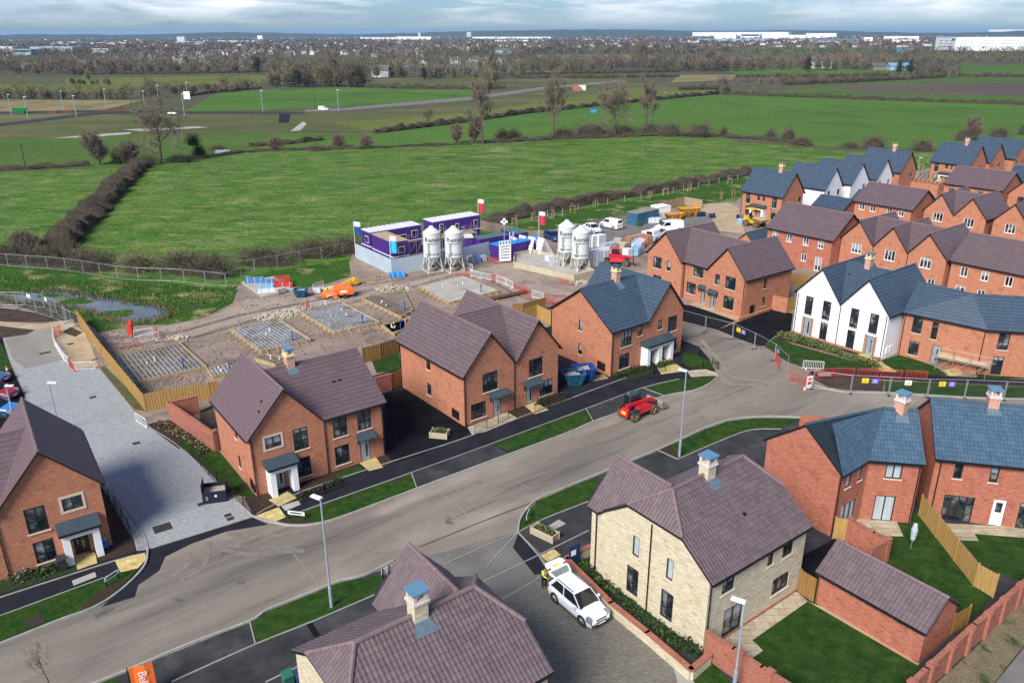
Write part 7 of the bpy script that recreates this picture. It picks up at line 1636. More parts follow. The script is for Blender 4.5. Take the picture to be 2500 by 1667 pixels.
mb.build("pipe",wrapm,r);box_part(r,"trestle",timber_m,(-1.2,.3,0,.15,1.2,.8),(1.2,.6,0,.15,1.2,1.1))
pack("water_tank","white cube tank on timber packs on the concrete slab","tank",P('T',362,640),1.2,1.1,1.1,wrapm,.5)
pack("water_tank","grey cube tank beside the rear silo leg","tank",P('T',405,690),1.3,1.1,1.1,M("grey_tank",[(.36,.36,.34),(.46,.46,.44)],2,.6),.5)
for i,(u,v,l)in enumerate([(60,560,"white roof truss bundle leaning at the left of the slab edge"),(150,545,"white window frames stacked upright by the blue sheet"),(240,560,"white roof truss bundle in the middle of the slab edge"),(330,570,"white roof truss bundle nearest the silos")]):
 r=thing("truss_bundle",l,"building material",P('T',u,v),yx);mb=MB()
 for k in range(6):
  y=k*.22;mb.beam((-1.2+.08*k,y,0),(0,y+.5,2.2),.08);mb.beam((1.2-.08*k,y,0),(0,y+.5,2.2),.08);mb.beam((-1.1,y,.12),(1.1,y,.12),.08);mb.beam((-.5,y+.2,.1),(-.3,y+.4,1.5),.07)
 r.scale=(1.35,1.2,1.25);mb.build("truss",whitepl,r);box_part(r,"bearer",timber_m,(-.7,.6,0,.12,1.6,.12),(.7,.6,0,.12,1.6,.12))
for i in range(3):
 mb=MB();mb.lathe([(.26,0),(.29,.3),(.29,.6),(.26,.9),(0,.9)],14);dr=mb.build("drum",flat("drum_navy",(.012,.018,.07),.45),None,P('V',60+i*75,700-i*5));tag(dr,["dark blue drum left of three by the rubble","dark blue drum in the middle of three by the rubble","dark blue drum right of three by the rubble"][i],"drum")
mb=MB();mb.lathe([(.26,0),(.29,.3),(.29,.6),(.26,.9),(0,.9)],14);tag(mb.build("drum",MATS["drum_navy"],None,P('V',400,735)),"dark blue drum standing apart with a white label","drum");tag(mb.build("drum",MATS["drum_navy"],None,P('V',495,725)),"dark blue drum at the right end, beside a thin rod","drum")
bb=lambda lab,p,m,s=.9:pack("bulk_bag",lab,"bag",p,s,s,s,m,random.random(),None,False)
bb("white bulk bag on the skip side of the dumper",P('V',1900,760),wrapm,1.3);bb("blue and white bulk bag left of the dumper",P('V',1260,890),bluewrap,.9);bb("navy bag upon pallets left of the dumper",P('V',1240,760),MATS["drum_navy"],.9)
bb("blue bulk bag by the compound gate",P('S',1500,780),blue_pl,.9);bb("white bulk bag by the hoarding foot",P('S',1400,780),wrapm,1.0);bb("brown box by the hoarding foot",P('S',1430,800),slabp,.8);bb("pale bag beside the red barrier at the gate",P('S',1565,765),wrapm,.8)
pack("pipe_bundle","bright blue wrapped bundle at the hoarding corner","building material",P('S',540,960),2.2,1.3,.55,tarp,.3)
pack("kerb_pack","white tank body left of the navy drums","building material",P('T',1360,255),2.4,1.0,.9,wrapm,.2);pack("bulk_bag","navy pack between the white tank body and blue box","bag",P('T',1445,275),1.2,1.0,.9,MATS["drum_navy"],.2);pack("tool_box","light blue box skip beside the navy pack","box",P('T',1535,265),1.9,1.2,.8,bluewrap,.2)
bin_("green wheelie bin against the blue shipping container",P('T',1218,290),.4,flat("bin_dark_green",(.03,.10,.03),.5))
pad=MB();pp2=PP('U',[(50,290),(490,212),(775,395),(330,490)]);pad.prism([(p.x,p.y)for p in pp2],0,.22);tag(pad.build("concrete_pad",conc_m),"concrete pad holding blue and red materials by the scrub hedge","concrete pad")
for(lab,u,v,L,W,hh,m,t2)in[("blue boards stacked on the pad's far corner",240,295,2.6,1.0,.7,M("mid_blue",[(.05,.16,.36),(.10,.24,.46)],3,.5),.25),("blue sacks on the pad, behind the pale blue sacks",400,320,2.2,.9,.7,MATS["mid_blue"],.2),("pale blue sacks in front on the pad",395,370,2.2,.9,.6,bluewrap,.2),("white sheets on boards at the pad's near edge",430,415,2.8,1.2,.25,wrapm,.3),("red plastic mats lying at the pad's right edge",615,345,2.8,1.0,.4,redpl,.3),("rolled grey netting on the pad's near corner",590,430,1.3,.8,.6,rubble,.8),("white tub beside the small blue skip",1085,415,1.0,.8,.6,wrapm,.2)]:
 pack("material_stack",lab,"building material",P('U',u,v),L,W,hh,m,t2,None,False,.2 if u<700 else 0)
for i in range(4):barrier('r',P('U',500+i*6,345-i*14)+Vector((0,0,.22)),.22,"red barriers stacked upright together on the pad","red barriers on the pad")
for i,(u,v)in enumerate([(1190,385),(1250,375),(1290,370)]):pack("sack_pile",["lime bags left of three along the site track","lime bags in the middle of three along the site track","lime bags right of three along the site track"][i],"bag",P('U',u,v),.8,.6,.4,flat("lime_bag",(.5,.52,.08),.7),.3*i,None,False)
r=thing("water_post","red plastic post stack standing on the mud by white barriers","post",P('D',905,620));mb=MB();mb.box(0,0,0,.5,.5,1.5);mb.box(.1,.1,1.5,.35,.35,.4);mb.build("post",redpl,r);box_part(r,"base",dkgrey,(0,0,-.02,.8,.8,.1))
for i,(u,v,th_)in enumerate([(1490,510,.35),(1240,480,.3)]):pass
def pallet(label,p,th,z=0,L=1.8,W=1.1):
 r=thing("pallet",label,"pallet",Vector((p.x,p.y,z)),th);mb=MB()
 for y in(-.45,0,.45):mb.box(0,y*W,0,L,.1,.1)
 mb.build("bearer",timber_m,r);mb=MB()
 for i in range(6):mb.box((-.45+.18*i)*L,0,.103,.16,W,.03)
 mb.build("deck",timber_m,r)
pallet("pallet on the dark drive beside the blue skips",P('E',1765,1195),.4)
for i,(u,v)in enumerate([(1620,300),(1760,290),(1850,230),(1990,190),(1400,320)]):pallet(["broken pallet left of the yellow machine","long timber grille on the track by the hoarding","timber grille in the middle by the hoarding","timber grille at the hoarding corner","timber grille behind the orange compressor"][i],P('U',u,v),.35+.1*i,0,2.6,1.2)
r=thing("steel_pipe","rusty steel pipe lying on bearers behind the brown roof","pipe",P('E',1150,640),ang(P('E',1070,655),P('E',1235,620)));mb=MB();mb.tube((-3,0,.4),(3,0,.4),.28,n=12);mb.build("pipe",M("rust",[(.09,.05,.03),(.16,.09,.05)],3,.8),r);box_part(r,"bearer",timber_m,(-2,0,0,.2,1,.13),(2,0,0,.2,1,.13))
rub=MB()
for(c,u,v,rr_,n2)in[('U',780,690,1.6,130),('U',500,750,1.6,110),('S',490,1110,1.8,120),('D',1225,640,.9,50),('D',1900,490,1.0,50),('T',680,830,1.2,50)]:
 c0=P(c,u,v)
 for i in range(n2):
  a,d2=random.random()*6.28,random.random()**.7*rr_;s=random.uniform(.12,.38);q=(c0.x+d2*1.5*math.cos(a),c0.y+d2*math.sin(a));rub.box(q[0],q[1],max(0,(rr_-d2)*.25*random.random()),s,s*.7,s*.6,random.random()*3)
tag(rub.build("rubble",M("pale_rubble",[(.40,.34,.26),(.52,.46,.38)],2,.9)),kind="stuff")
cl=MB()
for i in range(2600):
 c,(u0,u1),(v0,v1)=random.choice([('D',(1050,2300),(560,1000)),('D',(900,1400),(900,1000)),('E',(0,1100),(500,1000)),('D',(700,1300),(590,760)),('U',(0,2300),(380,1000))]);q=P(c,random.uniform(u0,u1),random.uniform(v0,v1));s=random.uniform(.08,.34);cl.box(q.x,q.y,0,s,s*.8,s*.45,random.random()*3)
tag(cl.build("gravel",mud_m),kind="stuff")
poly_m=M("slab_membrane",[(.24,.245,.24),(.36,.37,.375)],.8,.6,detail=8,patch=[((.20,.16,.12),.5,.46,.66),((.46,.48,.50),1.5,.6,.75)])
wet_m=M("slab_mud",[(.15,.12,.085),(.24,.20,.15)],.6,.7,detail=7)
def slab(label,pts,m,bars=True,stakes=True,m2=None,hgt=.45):
 r=thing("foundation_slab",label,"foundation",(0,0,0));n=len(pts);c=sum(pts,Vector())/n
 mb=MB();mb.prism([(p.x,p.y)for p in pts],.0,hgt-.12);mb.build("slab",m,r)
 for i in range(n):
  p,q=pts[i],pts[(i+1)%n];L=(q-p).length;th=ang(p,q);mid=(p+q)/2;out=Vector((-math.sin(th),math.cos(th),0));out=out if out.dot(mid-c)>0 else-out
  mb=MB();mb.box(mid.x+out.x*.03,mid.y+out.y*.03,0,L+.06,.07,hgt,th)
  if stakes:
   k=max(2,int(L/1.1))
   for j in range(k):a=p+(q-p)*((j+.5)/k);mb.beam(a+out*.75+Vector((0,0,.05)),a+out*.08+Vector((0,0,hgt-.05)),.09,.07);mb.box((a+out*.75).x,(a+out*.75).y,0,.1,.1,.3,th)
  mb.build("shutter",timber_m,r)
 if bars:
  u=(pts[1]-pts[0]);v=(pts[3]-pts[0]);mb=MB();z=Vector((0,0,hgt-.09));k=int(u.length/.42)
  for j in range(1,k):
   t0=random.uniform(.02,.06)
   while t0<.95:
    t1=min(.97,t0+random.uniform(.12,.3));mb.beam(pts[0]+u*(j/k)+v*t0+z,pts[0]+u*(j/k)+v*t1+z,.06,.03);t0=t1+.03+random.random()*.02
    mb.build("reinforcement",M("rebar_dark",[(.05,.04,.03),(.09,.07,.05)],3,.8),r)
 for k in range(3):
  a=pts[0]+(pts[1]-pts[0])*random.uniform(.3,.75)+(pts[3]-pts[0])*random.uniform(.3,.75);mb=MB();mb.tube(a+Vector((0,0,hgt-.12)),a+Vector((0,0,hgt+.12)),.07,n=10);mb.build("pipe_stub",whitepl,r)
 a=pts[0]+(pts[1]-pts[0])*.72+(pts[3]-pts[0])*.12;mb=MB();mb.tube(a+Vector((0,0,hgt-.12)),a+Vector((0,0,hgt+1.0)),.07,n=8);mb.build("service_duct",flat("duct_blue",(.02,.05,.32),.5),r)
 return r
slab("foundation slab with black bars nearest the long timber fence",PP('D',[(925,965),(1425,855),(1230,680),(785,780)]),M("slab_brown_membrane",[(.20,.185,.16),(.32,.31,.29)],.8,.6,detail=8,patch=[((.19,.15,.105),.4,.42,.62)]),stakes=False)
slab("foundation slab with white membrane left of the two behind the chimney house",PP('D',[(1800,745),(2140,665),(1915,520),(1585,590)]),poly_m)
slab("largest reinforced foundation slab, centre of the building plot",PP('U',[(1330,1000),(1945,860),(1430,585),(860,715)]),poly_m)
slab("foundation slab half mud coloured, right of the largest slab",PP('U',[(2240,785),(2400,690),(2260,420),(1715,530)]),wet_m)
slab("bare concrete slab before the white silos",PP('E',[(740,690),(1080,610),(825,505),(535,575)]),conc_m,bars=False)
slab("small foundation strip below the largest slab",PP('U',[(2120,1000),(2300,950),(2280,830),(1975,905)]),poly_m)
slab("foundation slab peeping out left of the pair with two canopies",PP('E',[(365,910),(440,870),(440,800),(285,845)]),poly_m,stakes=False)
slab("narrow foundation slab above the timber fence behind the chimney house",PP('D',[(1470,920),(1640,880),(1560,830),(1430,865)]),poly_m,stakes=False)
slab("small foundation behind the blue-capped chimney",PP('D',[(1900,840),(2010,800),(1830,770),(1760,795)]),wet_m,stakes=False)
mb=MB();sp_=PP('T',[(20,680),(590,810),(790,760),(520,640),(200,560),(20,590)]);r=thing("foundation_slab","raised concrete base under the paired silos with low walls","foundation",(0,0,0));mb.prism([(p.x,p.y)for p in sp_],0,.5);mb.build("slab",conc_m,r)
for p,q in zip(sp_,sp_[1:]+sp_[:1]):mb=MB();c=(p+q)/2;mb.box(c.x,c.y,0,(q-p).length+.1,.16,.95,ang(p,q));mb.build("edge_wall",M("edge_board",[(.38,.33,.22),(.48,.43,.31)],1,.9),r)
scaffold("small scaffold tower with boards around the terrace doorway",P('F',1735,850),ang(P('F',1740,830),P('F',2020,890)),4.6,1.6,[1.5],3,deckm=M("scaffold_board",[(.45,.38,.26),(.56,.48,.35)],2,.85))
r=thing("roof_frame","bare timber roof trusses on an unfinished low building in the rear rows","unfinished building",P('C',1520,1150),-.9);mb=MB()
for i in range(9):x=i*.9;mb.beam((x,0,2.5),(x,2.2,4.0),.1);mb.beam((x,4.4,2.5),(x,2.2,4.0),.1);mb.beam((x,0,2.5),(x,4.4,2.5),.1);mb.beam((x,2.2,2.5),(x,2.2,4.0),.08)
mb.build("truss",timber_m,r);mb=MB();mb.box(3.6,.1,0,7.4,.2,2.4);mb.box(3.6,4.3,0,7.4,.2,2.4);mb.box(0,2.2,0,.2,4.0,2.4);mb.box(7.2,2.2,0,.2,4.0,2.4);mb.build("wall",brick_or,r)
for i,(u,v)in enumerate([(100,335),(170,1270)]):pass
U4=[(0,0)]*4;U3=[(0,0)]*3
bark=M("bark",[(.075,.06,.042),(.12,.10,.07)],3,.9)
twig_m=M("twigs",[(.15,.122,.088),(.22,.18,.125)],.6,.95);twig_r=M("twigs_red",[(.17,.11,.095),(.23,.15,.12)],.3,.95)
twig_g=M("twigs_olive",[(.17,.15,.075),(.24,.21,.10)],.4,.95);hedge_core=M("hedge_core",[(.036,.030,.021),(.066,.053,.036)],1.2,.95)
hedge_tw=M("hedge_twigs",[(.080,.064,.044),(.145,.115,.078)],.5,.95);ever_m=M("evergreen",[(.008,.018,.010),(.018,.034,.016)],.6,.9)
ivy_m=M("ivy_dark",[(.008,.014,.006),(.02,.03,.012)],1,.9);scrub_m=M("scrub_green",[(.035,.04,.016),(.065,.07,.028)],.5,.95);pale_m=M("pale_blossom",[(.20,.20,.17),(.30,.29,.25)],.5,.95)
def blade(mb,p,q,w,mi=0):
 dv=q-p;s=dv.cross(Vector((random.gauss(0,1),random.gauss(0,1),random.gauss(0,1))))
 if s.length<1e-6:return
 s=s.normalized()*w;mb.face([p-s,p+s,q+s*.35,q-s*.35],mi,U4)
def rdir(d_,sp_):
 v=d_+Vector((random.gauss(0,sp_),random.gauss(0,sp_),random.gauss(0,sp_)));return v.normalized()
def bare_tree(h,seed,spread=.55,trunk=.3,first=.3,levels=4,kids=4,tw=7,up=.25,width=.02,trunks=1,tall=1.0):
 random.seed(seed);tr=MB();cr_=MB()
 def br(p,d_,L,r,lv):
  q=p+d_*L*.55;d2=rdir(d_+Vector((0,0,up*.4)),.12);e=q+d2*L*.45
  if lv<=1:cr_.tube(p,q,r,r*.8,5,cap=False);cr_.tube(q,e,r*.8,r*.55,5,cap=False)
  else:blade(cr_,p,q,max(r,width));blade(cr_,q,e,max(r*.7,width))
  if lv==levels:
   for i in range(tw):blade(cr_,p+(e-p)*random.random(),p+(e-p)*random.random()+rdir(d2+Vector((0,0,up)),.6)*L*.8,width)
   return
  for i in range(kids):
   t=random.uniform(.35,1);b=p+(e-p)*t;br(b,rdir(d2*.6+Vector((0,0,up)),spread),L*random.uniform(.55,.75),r*.5,lv+1)
 for k in range(trunks):
  d0=rdir(Vector((0,0,1)),.04 if trunks==1 else .22);base=Vector((0,0,0))if trunks==1 else Vector((random.gauss(0,.3),random.gauss(0,.3),0))
  p=base;n=5;H_=h*.72*tall
  for i in range(n):
   q=p+rdir(d0,.05)*(H_/n);tr.tube(p,q,trunk*(1-i/n*.85),trunk*(1-(i+1)/n*.85),7,cap=False)
   if i/n>=first-.05:
    for j in range(kids):br(p+(q-p)*random.random(),rdir(Vector((math.cos(j*1.7+i),math.sin(j*1.7+i),.55+up)),.22),h*random.uniform(.2,.3)*(1.15-i/n*.5),trunk*.36*(1-i/n*.6),1)
   p=q
 return tr,cr_
def tree_thing(name,label,p,meshes,mats,rot=0,sc=1,group=None,cat="tree"):
 r=thing(name,label,cat,p,rot,group);r.scale=sc if isinstance(sc,tuple)else(sc,)*3
 for nm,me in zip(("trunk","crown"),meshes):
  if me:o=put(nm,me,r)
 return r
def mk(pair,m1,m2):return(pair[0].build("trunk",m1,link=False),pair[1].build("crown",m2,link=False))
def hpx(u,vb,vt,hor=77):return(vb-vt)/(vb-hor)*33
T_big=mk(bare_tree(15,3,.6,.42,.25,4,4,7,.15,.024),bark,twig_m);T_pop=mk(bare_tree(14,5,.36,.3,.15,4,4,7,.7,.017),bark,twig_m);T_bush=mk(bare_tree(6,9,.5,.1,.0,3,4,11,.45,.015,5,.7),bark,twig_m)
T_fan=mk(bare_tree(8,11,.45,.12,.02,3,4,12,.5,.015,4),bark,twig_m);T_cone=mk(bare_tree(5,13,.4,.16,.12,3,5,22,.5,.022,2,.8),bark,hedge_tw)
for(lab,u,vb,vt,T,h0,a)in[("tall bare tree with ivy foot at the hedge junction",370,374,228,T_big,15,.3),("spreading bare scrub tree left of the tall hedge-junction tree",234,378,306,T_fan,8,0),("bare multi-stemmed tree between the fan-shaped scrub tree and the tall tree",300,376,316,T_bush,6,1),("slim upright bare tree, first of the tall ones on the middle hedge",1110,331,200,T_pop,14,.5),("broad upright bare tree in the middle of the middle hedge",1268,321,194,T_pop,14,2.1),("leaning bare tree over the big dark bushes",1412,311,183,T_big,15,1.5),("bare tree right of the leaning tree on the middle hedge",1484,304,200,T_pop,14,4),("small bare tree on the dark field hedge",985,290,243,T_big,15,2),("small bare tree left of the slim upright tree",1085,329,278,T_fan,8,2),("thin bare sapling tree on the middle hedge",1050,331,288,T_fan,8,4),("bare scrub tree over the straight thick hedge's near end",60,583,520,T_bush,6,3),("bare hedge tree right of the far field gate",2240,322,272,T_fan,8,5),("bare tree behind the willow row",345,226,176,T_big,15,5),("bare tree on the bank by the second field",515,212,174,T_big,15,6),("tall bare tree in front of the white gabled cottage",770,200,128,T_pop,14,1),("tall bare tree in the left part of the clump beside the cottage",745,200,140,T_big,15,2),("tall bare tree at the centre of the clump beside the cottage",800,201,130,T_big,15,4),("tall bare tree at the right end of the clump beside the cottage",832,200,133,T_big,15,0),("big reddish bare tree on the far scrub belt",1472,156,88,T_big,15,3),("bare tree at the near edge of the ploughed strip",1135,192,165,T_fan,8,2),("bare tree right of the reddish tree",1630,160,108,T_big,15,1)]:
 h=hpx(u,vb,vt);tree_thing("bare_tree",lab,G(u,vb),T,None,a,h/h0*(1.15 if T is not T_big else 1.05)*(1.0 if T is not T_cone else 1.05))
def bush_geo(mb,c,rx,ry,h,n,L=.7,w=.025,m0=0,m1=1):
 K,R_=9,4;s0=random.random()*50;pts=[]
 for j in range(R_+1):
  f=j/R_*PI/2;row=[]
  for i in range(K):
   a=2*PI*i/K;k_=.50+.26*noise.noise(Vector((math.cos(a)*1.3+s0,math.sin(a)*1.3,f*1.5+s0)))
   row.append(c+Vector((rx*math.cos(a)*math.cos(f)*k_,ry*math.sin(a)*math.cos(f)*k_,h*math.sin(f)*k_*1.1)))
  pts.append(row)
 for j in range(R_):
  for i in range(K):mb.face([pts[j][i],pts[j][(i+1)%K],pts[j+1][(i+1)%K],pts[j+1][i]],m0,U4)
 for _ in range(n):
  a,f=random.random()*2*PI,math.asin(random.random()**.8);dv=Vector((math.cos(a)*math.cos(f),math.sin(a)*math.cos(f),math.sin(f)*.9+.12));k_=random.uniform(.45,.85)
  p=c+Vector((rx*dv.x*k_,ry*dv.y*k_,h*dv.z*k_));blade(mb,p,p+rdir(dv,.45)*L*random.uniform(.5,1.2),w,m1)
def bush(name,label,p,rx,ry,h,n=500,mats=None,group=None,L=.7,cat="bush"):
 mb=MB();bush_geo(mb,Vector((0,0,0)),rx,ry,h,n,L);o=mb.build(name,mats or[hedge_core,hedge_tw],None,p,smooth=True);return tag(o,label,cat,group)
def hedge(label,pts,w,h,dens=14,mats=None,L=.45,cat="hedge",bw=.022):
 o0=pts[0].copy();run=[]
 for p,q in zip(pts,pts[1:]):
  n=max(1,int((q-p).length/1.1));run+=[p+(q-p)*(i/n)-o0 for i in range(n)]
 run.append(pts[-1]-o0);mb=MB();prof=[(-.5,0),(-.52,.45),(-.38,.85),(0,.95),(.38,.85),(.52,.45),(.5,0)];rows=[]
 for i,p in enumerate(run):
  d_=(run[min(i+1,len(run)-1)]-run[max(i-1,0)]).normalized();n_=Vector((-d_.y,d_.x,0))
  rows.append([p+n_*(a*w*(.85+.5*noise.noise(Vector((p.x*.35,p.y*.35,j*.7)))))+Vector((0,0,b*h*(.82+.75*noise.noise(Vector((p.x*.3,p.y*.3,9+j*.3))))))for j,(a,b)in enumerate(prof)])
 for A,B2 in zip(rows,rows[1:]):
  for j in range(6):mb.face([A[j],A[j+1],B2[j+1],B2[j]],0,U4)
  for _ in range(int(dens)):
   j=random.randrange(6);t=random.random();s=random.random();p=A[j].lerp(A[j+1],s).lerp(B2[j].lerp(B2[j+1],s),t);c=(A[0]+A[6])/2+Vector((0,0,h*.3));blade(mb,p,p+rdir((p-c).normalized()+Vector((0,0,.4)),.4)*L*random.uniform(.5,1.3),bw,1)
 for R_ in(rows[0],rows[-1]):mb.face(R_,0)
 return tag(mb.build("hedge",mats or[hedge_core,hedge_tw],None,o0,smooth=True),label,cat)
random.seed(21)
rd_=MB();pe=smooth_line(PP('D',[(0,350),(250,312),(500,320),(700,358),(950,395),(1130,420),(1165,465),(1130,502),(1000,526),(820,528),(740,500),(640,470),(540,440),(400,420),(250,400),(60,392)]),8,True)
for q in pe:
 for _ in range(26):
  p=q+Vector((random.gauss(0,.55),random.gauss(0,.45),0));blade(rd_,p,p+Vector((random.gauss(0,.15),random.gauss(0,.15),random.uniform(.2,.6))),.035,random.choice((0,0,1)))
for _ in range(1500):
 p=P('D',random.uniform(0,1600),0);t=random.random();p=P('D',1600*t,random.uniform(215,330)+90*t);blade(rd_,p,p+Vector((random.gauss(0,.2),random.gauss(0,.2),random.uniform(.15,.5))),.05,random.choice((0,1,1)))
tag(rd_.build("reeds",[straw_f,bank_f]),kind="stuff")
mixh=[hedge_core,hedge_tw];mixg=[hedge_core,scrub_m]
hedge("thick straight brown hedge running down to the scrub by the pond",d((322,382),(270,432),(200,505),(130,575)),5.0,2.6,330,L=.55,bw=.016)
hedge("long brown hedge beside the site car park and wire fence",PP('B',[(960,1400),(1200,1330),(1500,1270),(1830,1205),(2100,1165),(2352,1120)])+PP('C',[(200,1080),(450,1030)]),3.2,2.1,190,L=.55,bw=.018)
hedge("dark trimmed hedge crossing the fields in one long line",d((861,307),(1000,290),(1071,281),(1211,261),(1395,242),(1569,224),(1650,216)),2.2,2.2,9,bw=.05)
hedge("dark trimmed hedge to the right of the field corner gap",d((1684,218),(1900,226),(2150,235),(2420,244)),2.2,2.2,8,bw=.05)
hedge("low dark hedge left of the bare scrub trees",d((-60,394),(70,389),(207,381)),1.8,1.3,20)
hedge("brown hedge section behind the conical shrub",d((574,338),(660,332),(741,322)),2,1.8,25)
hedge("rough bramble line along the top of the big field",d((430,368),(560,350),(680,345),(800,343),(950,337),(1080,332)),2,.9,16)
hedge("thin hedge between the pond field and far embankment",d((421,224),(500,212),(600,204)),2,1.7,8,bw=.05)
hedge("ditch-side hedge along the middle of the fields",d((1090,330),(1300,320),(1500,312),(1640,314),(1760,322),(1860,336)),2.4,1.3,20)
for i,(v,pts)in enumerate([(0,((840,203),(1085,206),(1160,204))),(1,((1200,172),(1400,169),(1560,166))),(2,((1180,181),(1350,180),(1560,177))),(3,((1800,196),(1950,190),(2170,178))),(4,((1690,178),(1900,178),(2040,174))),(5,((1560,208),(1600,207),(1650,206))),(6,((2200,176),(2352,177),(2450,178))),(7,((-60,158),(200,172),(420,170),(640,166)))]):
 hedge("field hedge "+["behind the bright strip beyond the embankment road","nearest the pale far strip, upper of two","lower of two by the pale far strip","with tall rough top by the ploughed field","in front of the white far house","short, right of the grazing sheep","at the right edge below the great warehouse","along the foot of the left wood"][i],d(*pts),3,2.8,10,[hedge_core,scrub_m if i%2 else hedge_tw],1.0,bw=.11)
for(lab,c,u,v,rx,ry,h,n)in[("left scrub mass above the pond",'D',130,105,6,3.2,3.0,1500),("scrub mound right of the left scrub mass",'D',420,120,6,3.4,3.2,1600),("scrub mound ending at the gap above the pond",'D',660,160,4.5,3,3.0,1300),("olive scrub patch right of the gap",'D',950,175,3.4,2.6,3.2,1200),("large scrub mound in the middle above the bank",'D',1270,185,5,3,3.4,1600),("scrub mound by the fence corner",'D',1480,210,3.6,2.8,3.6,1300),("scrub behind the corner panels, first",'D',1830,130,6,2.6,3.0,1500),("scrub behind the corner panels, second, nearer the cabins",'D',2170,75,6,2.6,3.0,1500),("scrub at the left hoarding",'D',2400,40,4,2.4,2.6,1000),("bramble tuft on the left picture edge above the pond",'D',-120,100,6,3,3,900),("dark bush beside the slim upright tree",'B',1110,800,3.2,3,3.4,900),("low round bush right of that dark bush",'B',1190,790,3.2,3,3.0,900),("dark bush at the foot of the broad upright tree",'B',1520,785,4.6,3,3.4,1000),("biggest dark bush on the middle hedge",'B',1720,775,7,4,5.0,1600),("dark bush between leaning tree and next tree",'B',1930,760,5,3,3.8,1100),("dark bush under the right hedge tree",'B',2130,755,4.5,3,4.2,1100),("brown bush right of the hedge trees",'B',2260,770,5,3.4,4.6,1300),("large round brown bush by the bright field",'C',120,775,7.4,4.4,5.6,1800),("slim dark bush beside the large round bush",'C',280,775,1.8,1.8,4.4,500),("rounded bush at the field notch, left",'C',605,785,2.8,2.4,3.4,600),("egg-shaped tall bush at the field notch",'C',728,800,2.9,2.6,4.8,800),("broad low bush right of the egg-shaped one",'C',825,830,4,2.6,3.0,800),("leaning brown bush above the chimney roof",'C',1315,855,5,3,4.8,1000),("low scrub left of the leaning brown bush",'C',1150,850,4,2.4,2.2,500),("dark bush above the pale chimney house",'C',1650,870,4.6,3,4.2,900),("wide bare scrub behind the blue roofs, left part",'C',1950,800,5.5,3,5,900),("wide bare scrub behind the blue roofs, right part",'C',2170,790,5.5,3,5,900),("scrub at the right edge behind the blue roofs",'C',2380,760,5,3,5,700),("dark ivy-clad stump tree beside the tall bare tree",'A',1375,915,2.0,2.0,4.2,900),("ivy lump in the spreading scrub tree",'A',815,960,1.8,1.6,4.6,700),("bramble bank at the foot of the ivy-clad stump",'A',1250,950,5,2,2.2,700),("scrub at the tall tree's foot",'A',1010,965,4,2.4,3,900),("small hedge block behind the low trailer",'A',1500,868,3.2,1.4,1.8,400),("bramble clump at the conical shrub",'A',2180,870,4,2,2,500)]:
 iv='ivy' in lab;bush("scrub_bush" if not iv else "ivy_bush",lab,P(c,u,v),rx*(1.4 if c=='B' and u>1400 else 1.1),ry*1.15,h*(1.3 if c=="B" else 1.08),int(n*1.5),[ivy_m,ivy_m]if iv else[hedge_core,hedge_tw if 'olive' not in lab else twig_g],L=.8)
for lab,u,v in(("brown conical shrub at the field corner by the low trailer",634,345),("brown conical shrub, right of two on the field edge",841,341),("brown conical shrub, left of two on the field edge",778,339)):bush("scrub_bush",lab,G(u,v),2.6,2.6,5.2,1500,[hedge_core,twig_m],None,1.3)
o=bush("ivy_bush","ivy crown on top of the dark stump tree",P('A',1345,920)+Vector((0,0,3.6)),2.9,2.6,3.8,900,[ivy_m,ivy_m])
def shrub_row(label,pts,w,h,m,n=70,size=.22,cat="shrub"):
 r=MB()
 for p,q in zip(pts,pts[1:]):
  L=(q-p).length
  for i in range(int(L*n)):t=random.random();c=p+(q-p)*t-pts[0];k_=.6+.5*noise.noise(Vector((c.x*1.1,c.y*1.1,3)));leaf_cloud(r,Vector((c.x+random.gauss(0,w*.3),c.y+random.gauss(0,w*.3),h*k_*random.random())),(.08,.08,.08),1,size,len(m),0)
 return tag(r.build("shrub",m,None,pts[0]),label,cat)
lg,ly=leaf_mats;dk_leaf=M("leaf_dark",[(.012,.028,.008),(.03,.055,.015)],3,.8)
shrub_row("yellow-green shrub hedge along the white rendered pair",PP('F',[(670,622),(900,690),(1180,790),(1350,845)]),.9,1.0,[ly,lg,ly],330)
shrub_row("dark clipped bed before the blue roofed pair",PP('E',[(1890,1195),(2120,1120)]),.8,.7,[dk_leaf],260)
shrub_row("green plants by the shared white porch",PP('E',[(2170,1125),(2280,1090)]),.7,.7,[dk_leaf,lg],240)
shrub_row("climbing green and yellow plants behind the low stone wall",PP('I',[(1640,730),(1760,860),(2000,1060),(2352,1340)]),.7,.6,[dk_leaf,lg,dk_leaf],200)
shrub_row("dark shrubs at the near end of the low stone wall",PP('J',[(-20,1310),(60,1350),(110,1400)]),.8,.9,[dk_leaf],260)
shrub_row("dark plants under the window of the first brick house",PP('G',[(120,850),(420,790)]),.8,.6,[dk_leaf,lg],200)
shrub_row("white blossoming shrub at the first brick house corner",PP('G',[(135,880),(160,880)]),.5,1.5,[pale_m,dk_leaf],400,.16)
shrub_row("low plants in the mulch of the second brick house",PP('G',[(2060,300),(2240,230),(2352,180)]),.6,.4,[dk_leaf,mulch_m],150)
shrub_row("twiggy plants in the bed by the pair with two canopies",PP('E',[(1360,1380),(1480,1320),(1540,1320)]),.8,.5,[mulch_m,dk_leaf],220)
shrub_row("brown dry plants by the tall garden wall",PP('D',[(1100,1220),(1300,1330),(1430,1430)]),.8,.35,[mulch_m,twig_g],130)
shrub_row("yellow-green sprigs at the scaffolded terrace end",PP('F',[(2030,880),(2110,870)]),.6,.8,[ly,lg],300)
